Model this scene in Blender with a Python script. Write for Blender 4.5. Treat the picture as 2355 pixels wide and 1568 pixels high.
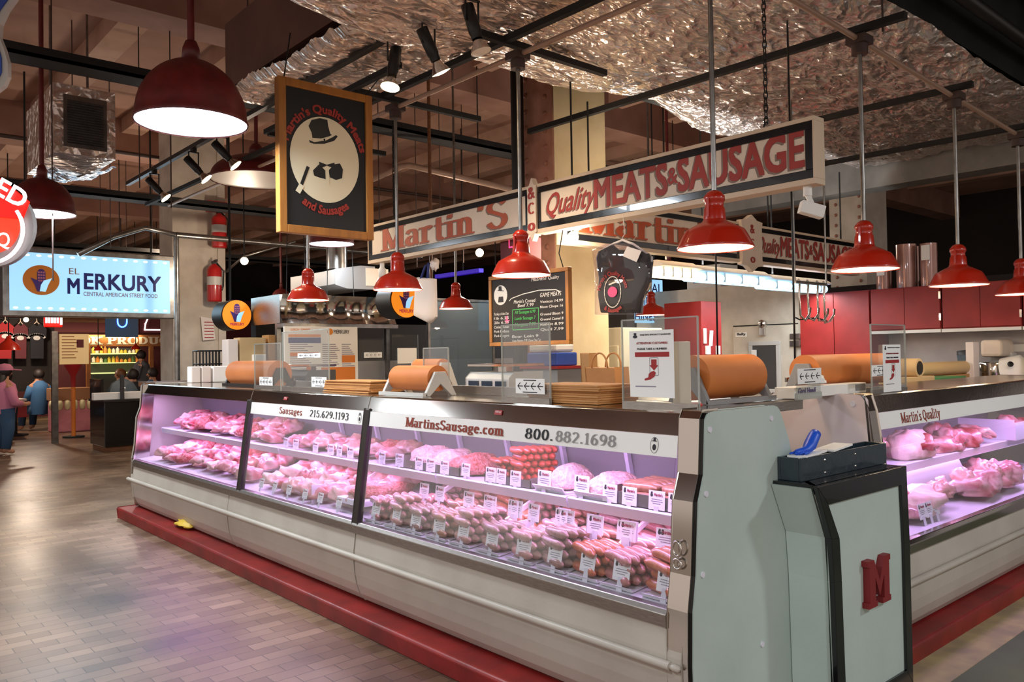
import bpy, math, random
from math import sin, cos, pi, radians as R, sqrt
from mathutils import Vector as V, Matrix, noise
random.seed(7)
for o in list(bpy.data.objects): bpy.data.objects.remove(o)
S = bpy.context.scene
COL = S.collection
# ---------------------------------------------------------------- camera
W_, H_, F_ = 2355, 1568, 1861.7
YAW, PITCH, ROLL = R(48.824), R(.970), R(-.944)
EYE = V((0, 0, 1.5))
_f = V((cos(YAW)*cos(PITCH), sin(YAW)*cos(PITCH), sin(PITCH)))
_r = V((sin(YAW), -cos(YAW), 0)); _u = _r.cross(_f)
_r2 = _r*cos(ROLL)+_u*sin(ROLL); _u2 = _r2.cross(_f)
cam = bpy.data.cameras.new('camera'); co = bpy.data.objects.new('camera', cam); COL.objects.link(co)
cam.sensor_width = 36; cam.lens = F_*36/W_; cam.clip_start = .05; cam.clip_end = 200
m4 = Matrix((_r2, _u2, -_f)).transposed().to_4x4(); m4.translation = EYE; co.matrix_world = m4
S.camera = co
def at(px, py, axis, val):
    'point where the photo ray through a pixel meets the plane axis=val'
    d = _f+_r2*((px-W_/2)/F_)-_u2*((py-H_/2)/F_)
    k = 'xyz'.index(axis); return EYE+d*((val-EYE[k])/d[k])
# ---------------------------------------------------------------- world, exposure, lights
S.view_settings.view_transform = 'Standard'; S.view_settings.look = 'None'
S.view_settings.exposure = -0.08; S.view_settings.gamma = 1; S.view_settings.use_curve_mapping = False
wd = bpy.data.worlds.new('world'); S.world = wd; wd.use_nodes = True
wd.node_tree.nodes['Background'].inputs[0].default_value = (1, .86, .78, 1)
wd.node_tree.nodes['Background'].inputs[1].default_value = .8
def light(kind, loc, energy, color, size=.1, sizey=None, aim=None, spot=None, blend=.3):
    l = bpy.data.lights.new('lamp_light', kind); l.energy = energy; l.color = color
    o = bpy.data.objects.new('lamp_light', l); COL.objects.link(o); o.location = loc
    if kind == 'AREA':
        l.size = size
        if sizey: l.shape = 'RECTANGLE'; l.size_y = sizey
        else: l.shape = 'DISK'
    else: l.shadow_soft_size = size
    if kind == 'SPOT': l.spot_size = R(spot); l.spot_blend = blend
    if aim is not None: o.rotation_euler = (V(aim)-V(loc)).to_track_quat('-Z', 'Y').to_euler()
    return o
WARM = (1, .78, .52); COOL = (.84, .93, 1); MEATL = (.74, .43, 1)
# display-case tubes: under the top of each case and under each shelf
for y0, y1 in ((1.9, 4.05), (4.12, 5.62), (5.7, 8.2)):
    light('AREA', (2.56, (y0+y1)/2, 1.165), 9.5*(y1-y0), MEATL, y1-y0-.1, .06, (2.66, (y0+y1)/2, .2))
    light('AREA', (2.70, (y0+y1)/2, .80), 4*(y1-y0), MEATL, y1-y0-.1, .05, (2.62, (y0+y1)/2, .2))
l_ = light('AREA', (5.5, 1.84, 1.165), 24, MEATL, 3.0, .06, (5.5, 1.96, .2))
l_ = light('AREA', (5.5, 2.0, .80), 10, MEATL, 3.0, .05, (5.5, 1.94, .2))
# ---------------------------------------------------------------- materials
def hx(h):
    c = [int(h[i:i+2], 16)/255 for i in (0, 2, 4)]
    return tuple(x/12.92 if x <= .04045 else ((x+.055)/1.055)**2.4 for x in c)+(1,)
MT = {}
def mat(name, col, rough=.5, metal=0, col2=None, scale=8, bump=0, bscale=30, emit=0, coat=0, alpha=1, thr=(.35, .65), stretch=None, trans=0, spec=None):
    m = bpy.data.materials.new(name); m.use_nodes = True; nt = m.node_tree; b = nt.nodes['Principled BSDF']
    c = hx(col); b.inputs['Base Color'].default_value = c
    b.inputs['Roughness'].default_value = rough; b.inputs['Metallic'].default_value = metal
    b.inputs['Coat Weight'].default_value = coat; b.inputs['Alpha'].default_value = alpha
    b.inputs['Transmission Weight'].default_value = trans
    if spec is not None: b.inputs['Specular IOR Level'].default_value = spec
    if emit: b.inputs['Emission Color'].default_value = c; b.inputs['Emission Strength'].default_value = emit
    if col2 or bump:
        tc = nt.nodes.new('ShaderNodeTexCoord'); mp = nt.nodes.new('ShaderNodeMapping'); nt.links.new(tc.outputs['Object'], mp.inputs[0])
        if stretch: mp.inputs['Scale'].default_value = stretch
    if col2:
        n = nt.nodes.new('ShaderNodeTexNoise'); n.inputs['Scale'].default_value = scale; n.inputs['Detail'].default_value = 5
        nt.links.new(mp.outputs[0], n.inputs[0])
        r = nt.nodes.new('ShaderNodeValToRGB'); r.color_ramp.elements[0].color = c; r.color_ramp.elements[1].color = hx(col2)
        r.color_ramp.elements[0].position, r.color_ramp.elements[1].position = thr
        nt.links.new(n.outputs[0], r.inputs[0]); nt.links.new(r.outputs[0], b.inputs['Base Color'])
        if emit: nt.links.new(r.outputs[0], b.inputs['Emission Color'])
    if bump:
        n2 = nt.nodes.new('ShaderNodeTexNoise'); n2.inputs['Scale'].default_value = bscale; n2.inputs['Detail'].default_value = 4
        nt.links.new(mp.outputs[0], n2.inputs[0])
        bp = nt.nodes.new('ShaderNodeBump'); bp.inputs['Strength'].default_value = bump; bp.inputs['Distance'].default_value = .02
        nt.links.new(n2.outputs[0], bp.inputs['Height']); nt.links.new(bp.outputs[0], b.inputs['Normal'])
    MT[name] = m; return m
def glassmat(name, tint, refl=.08, haze=0, hcol='ffffff'):
    m = bpy.data.materials.new(name); m.use_nodes = True; nt = m.node_tree; nt.nodes.clear()
    o = nt.nodes.new('ShaderNodeOutputMaterial'); t = nt.nodes.new('ShaderNodeBsdfTransparent'); t.inputs[0].default_value = hx(tint)
    g = nt.nodes.new('ShaderNodeBsdfGlossy'); g.inputs['Roughness'].default_value = .02
    lw = nt.nodes.new('ShaderNodeLayerWeight'); lw.inputs[0].default_value = .28
    mm = nt.nodes.new('ShaderNodeMath'); mm.operation = 'MULTIPLY_ADD'; mm.inputs[1].default_value = .26; mm.inputs[2].default_value = refl*.5
    nt.links.new(lw.outputs['Fresnel'], mm.inputs[0])
    mx = nt.nodes.new('ShaderNodeMixShader'); nt.links.new(mm.outputs[0], mx.inputs[0]); nt.links.new(t.outputs[0], mx.inputs[1]); nt.links.new(g.outputs[0], mx.inputs[2])
    out = mx
    if haze:
        d = nt.nodes.new('ShaderNodeBsdfDiffuse'); d.inputs[0].default_value = hx(hcol)
        m2 = nt.nodes.new('ShaderNodeMixShader'); m2.inputs[0].default_value = haze
        nt.links.new(mx.outputs[0], m2.inputs[1]); nt.links.new(d.outputs[0], m2.inputs[2]); out = m2
    nt.links.new(out.outputs[0], o.inputs[0]); MT[name] = m
mat('steel', 'b4aea8', .22, 1, 'a09a94', 6, .03, 60)
mat('brushed', 'a8a39d', .34, 1, '98928c', 30, stretch=(1, 1, 12))
mat('mirror_steel', 'c8c2ba', .12, 1)
mat('chrome', 'd8d5d0', .12, 1)
mat('dark_steel', '4a4644', .35, .9)
mat('black', '141414', .45); mat('black_gloss', '0c0d10', .18, coat=.4); mat('rubber', '101011', .75)
mat('navy_black', '0b0d16', .3); mat('quilt', '26333a', .25, bump=.25, bscale=14, coat=.3)
mat('white', 'eeeae2', .5); mat('paper', 'f2efea', .7); mat('card', 'f5f2f4', .5)
mat('case_white', 'b9b0a3', .42, 0, 'aca296', 3, .04, 60, thr=(.4, .75))
mat('case_green', 'b9c6bd', .45, 0, 'adbbb2', 2.2, .05, 40, thr=(.4, .7))
mat('case_liner', 'd9d4dc', .4); mat('panel_pink', 'dccac8', .4)
mat('step_red', '8e1d1a', .42, 0, '6e1513', 5, .06, 40)
mat('red_enamel', 'b8240f', .28, 0, coat=.5); mat('dome_red', '6d1f1c', .45, 0, '5a1917', 12)
mat('enamel_white', 'fff4e2', .4); mat('red_cab', 'a02622', .5, 0, '8e1f1d', 4)
mat('red', 'a01c1c', .5); mat('letter_red', '7c171c', .55); mat('brick_red_text', '8c3420', .6); mat('sign_red', 'a83226', .55, 0, '9c2f24', 14); mat('sign_rust', 'bc5630', .55, 0, 'ae4c2a', 14)
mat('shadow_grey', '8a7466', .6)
mat('sign_cream', 'e6d3bd', .5, 0, 'dcc6ae', 3); mat('sign_trim', 'd8c0a4', .5)
mat('wood_frame', 'b4772f', .45, 0, 'a0662a', 3, .03, 40, stretch=(6, 6, 1)); mat('wood_frame2', 'a9662f', .5, 0, '93562a', 5)
mat('wood', '7a4a26', .5, 0, '5d371b', 6, stretch=(1, 8, 8)); mat('board_black', '17191b', .6); mat('chalk_black', '211a18', .65)
mat('cream_oval', 'efe4c4', .5); mat('chalk', 'e8e4de', .8); mat('chalk_green', '58c46a', .8); mat('chalk_pink', 'e05a90', .8)
mat('kraft', 'c48a50', .75, 0, 'b37c46', 4, .08, 60); mat('kraft_roll', 'd07a38', .6, 0, 'c06c30', 3); mat('kraft_edge', 'a86f3e', .8, 0, 'd9a56b', 2, stretch=(.5, .5, 60))
mat('cardboard', 'b98a55', .8, 0, 'a87b4b', 3); mat('tan', 'c9ac7e', .7)
mat('concrete', '8a8680', .55, 0, '6d6a66', 2.5, .08, 20); mat('tan_concrete', 'a89468', .7, 0, '8d7c60', 6, .1, 30)
mat('grey_floor', '62664e', .8, 0, '50543f', 1.5, .04, 30)
mat('ceil', 'b08876', .8, 0, '9c7562', 1.2, .1, 12); mat('beam', 'c09a86', .8, 0, 'a8836e', 1.5, .1, 10)
mat('girder', 'a07868', .8, 0, '8a6454', 2); mat('pipe', '4a3a36', .5, .3); mat('pipe_pale', 'a88a78', .5, .2); mat('galv', '9a9690', .3, .9, '7e7a76', 10)
mat('column_pink', 'd09a84', .6, 0, 'a87661', 5, .06, 20); mat('column_cream', 'dcc9a0', .65, 0, 'd0bb90', 4, .05, 30); mat('column_white', 'cfc4b4', .6, 0, 'bcb0a0', 4, .06, 20)
mat('rivet', 'a3705c', .5); mat('duct_dark', '2b302e', .4, .5, '1e2221', 3, .1, 10); mat('dark', '191615', .8); mat('dark_wall', '2a211d', .85, 0, '1d1715', 1)
mat('duct_brown', '6e4d42', .6, .3, '5a3e35', 2, .1, 8)
mat('foil', 'f2e6de', .27, .75, 'e4d4ca', 3, .6, 6, stretch=(1, 2.2, 1)); mat('foil_cool', 'd0d4dc', .26, .7, 'c0c2ca', 3, .4, 6)
mat('cooler_cream', 'c9bfae', .5, 0, 'bcb1a0', 6, .1, 90); mat('fridge_cream', 'cfc6b0', .45); mat('backsplash', 'b5aeac', .35, 0, 'a39c9b', 3)
mat('grey', '8d8a88', .5); mat('pale_grey', 'bdbab4', .45); mat('dark_grey', '3d3b3b', .5); mat('lcd', '2c3846', .2)
mat('blue', '1d4fc0', .45); mat('navy', '1a2a6e', .5); mat('blue_print', '2a4aa0', .5); mat('glove', '1450c8', .4)
mat('orange', 'd97a26', .5); mat('yellow', 'd8b43a', .5); mat('green', '3f7a4a', .5); mat('purple', '5a2a8a', .5); mat('magenta', 'd0207a', .5)
mat('extinguisher', 'b01c1c', .3, coat=.4); mat('maroon', '5a2228', .8); mat('tee_red', '9c2226', .85); mat('tee_black', '1c1b20', .85)
mat('skin', 'b98466', .55, 0, 'ad7a5e', 20); mat('hair', '1e1512', .6); mat('denim', '2f4a66', .85); mat('shirt_blue', '3a6590', .85); mat('pink_cloth', 'c87a92', .85); mat('grey_cloth', '55565c', .85)
mat('pink_gum', 'd88a92', .5, 0, 'c87882', 6); mat('tooth', 'e6d9a8', .45); mat('brown_print', 'a0704a', .7)
mat('hotdog', 'cc4a3a', .35, coat=.3); mat('hotdog_dark', 'a5432f', .35, coat=.3)
for k, a, b2 in (('pale', 'd6a294', 'b98278'), ('rosy', 'c8857a', 'a96660'), ('tan', 'c08a6c', 'a0694e'), ('orange', 'd07c54', 'b45c38'), ('speck', 'bb9084', '936a60')):
    mat('saus_'+k, a, .3, 0, b2, 45, .05, 60, coat=.35)
mat('meat_red', 'a02c34', .35, 0, 'dc9c98', 11, .5, 16, coat=.3, thr=(.42, .68)); mat('meat_pink', 'c05e66', .38, 0, 'e8bcb4', 10, .4, 18, coat=.3, thr=(.4, .66))
mat('ground', 'b8463c', .45, 0, 'dd9088', 60, .9, 70); mat('ground_pale', 'dba49c', .45, 0, 'eccac2', 50, .8, 60); mat('fat', 'eccfc4', .4, 0, 'dfb0a6', 8, .3, 20)
mat('tray', 'e8e4ea', .4); mat('plastic_sheet', 'e6e2ec', .35); mat('pan_steel', 'aaa6a8', .3, .9)
mat('print_red', 'b03a5a', .6); mat('print_grey', '8a8494', .6); mat('print_black', '24202a', .6)
mat('merk_orange', 'e08424', .5); mat('merk_navy', '16207e', .5); mat('merk_purple', '4a2a80', .5)
mat('bag_white', 'e6dad2', .6); mat('leaf', '4c6a34', .6)
def crumple(name, c1, c2, sc):
    m = MT[name]; nt = m.node_tree; b = nt.nodes['Principled BSDF']; L = nt.links.new
    tc = nt.nodes.new('ShaderNodeTexCoord'); mp = nt.nodes.new('ShaderNodeMapping'); mp.inputs['Scale'].default_value = (1, 2.1, 1); L(tc.outputs['Object'], mp.inputs[0])
    n = nt.nodes.new('ShaderNodeTexNoise'); n.inputs['Scale'].default_value = 3; n.inputs['Detail'].default_value = 3; L(mp.outputs[0], n.inputs[0])
    ad = nt.nodes.new('ShaderNodeVectorMath'); ad.operation = 'MULTIPLY_ADD'; ad.inputs[1].default_value = (.35,)*3; L(n.outputs['Color'], ad.inputs[0]); L(mp.outputs[0], ad.inputs[2])
    hs = []
    for k, s_ in ((1, sc), (.5, sc*2.3)):
        v = nt.nodes.new('ShaderNodeTexVoronoi'); v.feature = 'F1'; v.inputs['Scale'].default_value = s_; L(ad.outputs[0], v.inputs[0])
        q = nt.nodes.new('ShaderNodeMath'); q.operation = 'MULTIPLY'; q.inputs[1].default_value = k; L(v.outputs['Distance'], q.inputs[0]); hs.append(q)
    a = nt.nodes.new('ShaderNodeMath'); L(hs[0].outputs[0], a.inputs[0]); L(hs[1].outputs[0], a.inputs[1])
    bp = nt.nodes.new('ShaderNodeBump'); bp.inputs['Strength'].default_value = 1; bp.inputs['Distance'].default_value = .045; L(a.outputs[0], bp.inputs['Height']); L(bp.outputs[0], b.inputs['Normal'])
crumple('foil', 0, 0, 4.5); crumple('foil_cool', 0, 0, 5)
glassmat('glass', 'f4f6f6', .05); glassmat('acrylic', 'f4f6f6', .05, .012); glassmat('acrylic_edge', 'd8dcd8', .2, .3, 'e0e0d8'); glassmat('film', 'f4f0f6', .12, .025); glassmat('glass_grey', 'b8c4cc', .12, .3, '8698a4'); glassmat('glass_dim', '9aa0a2', .2, .1, '8090a0')
mat('lamp_warm', 'ffe0ac', .5, emit=6); mat('lamp_cool', 'dcecff', .5, emit=9); mat('lamp_spot', 'ffd9a0', .5, emit=16); mat('tube', 'a4dcff', .5, emit=2.6); mat('tube_warm', 'fff0c8', .5, emit=4)
mat('lightbox', '9ad0f4', .5, emit=.95); mat('led', 'd8f6ff', .5, emit=2.2); mat('glow_red', 'e01408', .5, emit=.9); mat('neon_red', 'ff2a14', .5, emit=2.2); mat('neon_white', 'fff2f4', .5, emit=2.4); mat('neon_blue', '70a8ff', .5, emit=2.5); mat('neon_orange', 'ff8a3a', .5, emit=2.5); mat('neon_pink', 'ff3a78', .5, emit=2.2)
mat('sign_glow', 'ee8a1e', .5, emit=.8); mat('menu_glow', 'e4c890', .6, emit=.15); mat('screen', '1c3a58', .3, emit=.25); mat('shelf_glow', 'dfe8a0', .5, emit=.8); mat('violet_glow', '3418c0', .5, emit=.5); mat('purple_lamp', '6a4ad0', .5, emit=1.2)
# ---------------------------------------------------------------- geometry helpers
class G:
    def __init__(s): s.v = []; s.f = []; s.sm = []
    def add(s, vs, fs, sm=False):
        n = len(s.v); s.v += [tuple(p) for p in vs]
        for f in fs: s.f.append([i+n for i in f]); s.sm.append(sm)
        return s
    def box(s, x0, y0, z0, x1, y1, z1):
        if x0 > x1: x0, x1 = x1, x0
        if y0 > y1: y0, y1 = y1, y0
        if z0 > z1: z0, z1 = z1, z0
        return s.add([(x0, y0, z0), (x1, y0, z0), (x1, y1, z0), (x0, y1, z0), (x0, y0, z1), (x1, y0, z1), (x1, y1, z1), (x0, y1, z1)],
                     [(3, 2, 1, 0), (4, 5, 6, 7), (0, 1, 5, 4), (1, 2, 6, 5), (2, 3, 7, 6), (3, 0, 4, 7)])
    def obox(s, c, u, v, w):
        'box with centre c and half-vectors u v w'
        c, u, v, w = V(c), V(u), V(v), V(w)
        P = [c+u*a+v*b+w*d for d in (-1, 1) for a, b in ((-1, -1), (1, -1), (1, 1), (-1, 1))]
        return s.add(P, [(3, 2, 1, 0), (4, 5, 6, 7), (0, 1, 5, 4), (1, 2, 6, 5), (2, 3, 7, 6), (3, 0, 4, 7)])
    def ring(s, c, u, v, r, n): return [V(c)+V(u)*(r*cos(2*pi*i/n))+V(v)*(r*sin(2*pi*i/n)) for i in range(n)]
    def cyl(s, p0, p1, r0, r1=None, n=16, caps=True):
        p0, p1 = V(p0), V(p1); d = (p1-p0).normalized(); r1 = r0 if r1 is None else r1
        u = d.orthogonal().normalized(); v = d.cross(u)
        s.add(s.ring(p0, u, v, r0, n)+s.ring(p1, u, v, r1, n), [(i, (i+1) % n, n+(i+1) % n, n+i) for i in range(n)], True)
        if caps:
            s.add(s.ring(p0, u, v, r0, n), [tuple(range(n))[::-1]]); s.add(s.ring(p1, u, v, r1, n), [tuple(range(n))])
        return s
    def tube(s, pts, r, n=8, closed=False):
        pts = [V(p) for p in pts]; m = len(pts); prev = None; vs = []
        for i, p in enumerate(pts):
            a = pts[(i-1) % m] if (i > 0 or closed) else p; b = pts[(i+1) % m] if (i < m-1 or closed) else p
            d = (b-a).normalized()
            if prev is None: u = d.orthogonal().normalized()
            else:
                u = prev-d*prev.dot(d); u = u.normalized() if u.length > 1e-6 else d.orthogonal().normalized()
            prev = u; rr = r[i] if isinstance(r, (list, tuple)) else r
            vs += s.ring(p, u, d.cross(u), rr, n)
        fs = [(i*n+j, i*n+(j+1) % n, ((i+1) % m)*n+(j+1) % n, ((i+1) % m)*n+j) for i in range(m if closed else m-1) for j in range(n)]
        if not closed: fs += [tuple(range(n))[::-1], tuple(range((m-1)*n, m*n))]
        return s.add(vs, fs, True)
    def prism(s, poly, axis, a0, a1):
        'poly in the two other axes (xyz order), extruded along axis'
        k = 'xyz'.index(axis); n = len(poly)
        def mk(p, a): q = list(p); q.insert(k, a); return tuple(q)
        vs = [mk(p, a0) for p in poly]+[mk(p, a1) for p in poly]
        return s.add(vs, [tuple(range(n)), tuple(range(n, 2*n))[::-1]]+[(i, (i+1) % n, n+(i+1) % n, n+i) for i in range(n)])
    def lathe(s, prof, c, n=28, axis=(0, 0, 1)):
        c = V(c); d = V(axis); u = d.orthogonal().normalized(); v = d.cross(u); vs = []
        for r, z in prof: vs += s.ring(c+d*z, u, v, max(r, 1e-4), n)
        return s.add(vs, [(i*n+j, i*n+(j+1) % n, (i+1)*n+(j+1) % n, (i+1)*n+j) for i in range(len(prof)-1) for j in range(n)], True)
    def grid(s, fn, nu, nv, sm=True):
        vs = [fn(i/nu, j/nv) for j in range(nv+1) for i in range(nu+1)]
        return s.add(vs, [(j*(nu+1)+i, j*(nu+1)+i+1, (j+1)*(nu+1)+i+1, (j+1)*(nu+1)+i) for j in range(nv) for i in range(nu)], sm)
    def blob(s, c, rx, ry, rz, seed=0, amp=.25, freq=1.5, nu=18, nv=10, flat=False):
        vs = []; so = V((seed*7.3, seed*3.1, seed*1.7))
        for j in range(nv+1):
            th = pi*j/nv
            for i in range(nu):
                ph = 2*pi*i/nu; d = V((sin(th)*cos(ph), sin(th)*sin(ph), cos(th)))
                k = 1+amp*noise.noise(d*freq+so)+amp*.4*noise.noise(d*freq*3+so)
                z = d.z*k*rz
                if flat and z < -rz*.35: z = -rz*.35
                vs.append((c[0]+d.x*k*rx, c[1]+d.y*k*ry, c[2]+z))
        return s.add(vs, [(j*nu+i, (j+1)*nu+i, (j+1)*nu+(i+1) % nu, j*nu+(i+1) % nu) for j in range(nv) for i in range(nu)], True)
    def poly(s, pts): return s.add(pts, [tuple(range(len(pts)))])
    def slab(s, pts, n, t):
        'flat polygon pts given thickness t along n'
        n = V(n)*t; k = len(pts); vs = [V(p) for p in pts]+[V(p)+n for p in pts]
        return s.add(vs, [tuple(range(k))[::-1], tuple(range(k, 2*k))]+[(i, (i+1) % k, k+(i+1) % k, k+i) for i in range(k)])
    def quad(s, o, u, v, x0, y0, x1, y1, d=0, n=None):
        o, u, v = V(o), V(u), V(v); k = (n if n is not None else u.cross(v))*d
        return s.add([o+u*x0+v*y0+k, o+u*x1+v*y0+k, o+u*x1+v*y1+k, o+u*x0+v*y1+k], [(0, 1, 2, 3)])
    def disc(s, o, u, v, cx, cy, rx, ry, d=0, n=28, a0=0, a1=2*pi):
        o, u, v = V(o), V(u), V(v); k = u.cross(v)*d
        return s.poly([o+u*(cx+rx*cos(a0+(a1-a0)*i/n))+v*(cy+ry*sin(a0+(a1-a0)*i/n))+k for i in range(n)])
    def pl(s, o, u, v, pts, d=0):
        o, u, v = V(o), V(u), V(v); k = u.cross(v)*d
        return s.poly([o+u*x+v*y+k for x, y in pts])
    def line(s, o, u, v, pts, w, d=0):
        'ribbon along 2-D points in the u,v plane'
        for (xa, ya), (xb, yb) in zip(pts, pts[1:]):
            L = max(math.hypot(xb-xa, yb-ya), 1e-6); dx, dy = (xb-xa)/L, (yb-ya)/L; e = w*.4
            s.pl(o, u, v, [(xa-dx*e-dy*w/2, ya-dy*e+dx*w/2), (xa-dx*e+dy*w/2, ya-dy*e-dx*w/2), (xb+dx*e+dy*w/2, yb+dy*e-dx*w/2), (xb+dx*e-dy*w/2, yb+dy*e+dx*w/2)], d)
        return s
    def text(s, t, o, u, v, h, width=None, align='L', bold=0, d=.001, shear=0, bend=0):
        vs, fs, w0 = glyphs(t, bold); sx = h if width is None else width/w0
        w = w0*sx; ox = {'L': 0, 'C': -w/2, 'R': -w}[align]; o, u, v = V(o), V(u), V(v); k = u.cross(v)*d; P = []
        for x, y, *lay in vs:
            X, Y = ox+x*sx+shear*y*h, y*h; kk = k+k.normalized()*(.00015*(lay[0] if lay else 0))
            if bend:                      # bend = radius, text runs round a circle centred at o
                ba, bb_ = bend if isinstance(bend, tuple) else (abs(bend), bend); sg = 1 if bb_ > 0 else -1
                a = X/((ba+abs(bb_))/2); nx, ny = sin(a)/ba, cos(a)/abs(bb_); L = math.hypot(nx, ny)
                X, Y = ba*sin(a)+nx/L*Y*sg, sg*(abs(bb_)*cos(a))+ny/L*Y
            P.append(o+u*X+v*Y+kk)
        return s.add(P, fs)
    def serif(s, t, o, u, v, h, width=None, align='L', thick=.13, thin=.05, d=.001, ser=1):
        tot = sum(SF[c][0] for c in t)+.1*(len(t)-1); sx = h if width is None else width/tot
        x0 = {'L': 0, 'C': -tot/2, 'R': -tot}[align]; o, u, v = V(o), V(u), V(v); k = u.cross(v)*d; kn = k.normalized()*.00006
        for c in t:
            adv, st, se = SF[c]
            for pl_ in st:
                for a, b in zip(pl_, pl_[1:]):
                    k = k+kn
                    dx, dy = b[0]-a[0], b[1]-a[1]; L = math.hypot(dx, dy) or 1e-6; dx /= L; dy /= L
                    w = thin+(thick-thin)*abs(dy); e = .02
                    q = [(a[0]-dx*e-dy*w/2, a[1]-dy*e+dx*w/2), (a[0]-dx*e+dy*w/2, a[1]-dy*e-dx*w/2), (b[0]+dx*e+dy*w/2, b[1]+dy*e-dx*w/2), (b[0]+dx*e-dy*w/2, b[1]+dy*e+dx*w/2)]
                    s.poly([o+u*((x0+x)*sx)+v*(y*h)+k for x, y in q])
            for x, y in (se if ser else []):
                k = k+kn
                q = [(x-thick*.95, y-thin*.55), (x+thick*.95, y-thin*.55), (x+thick*.95, y+thin*.55), (x-thick*.95, y+thin*.55)]
                s.poly([o+u*((x0+a)*sx)+v*(b*h)+k for a, b in q])
            x0 += adv+.1; k = u.cross(v)*d
        return s
def arc(cx, cy, rx, ry, a0, a1, n=9): return [(cx+rx*cos(R(a0+(a1-a0)*i/n)), cy+ry*sin(R(a0+(a1-a0)*i/n))) for i in range(n+1)]
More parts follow.
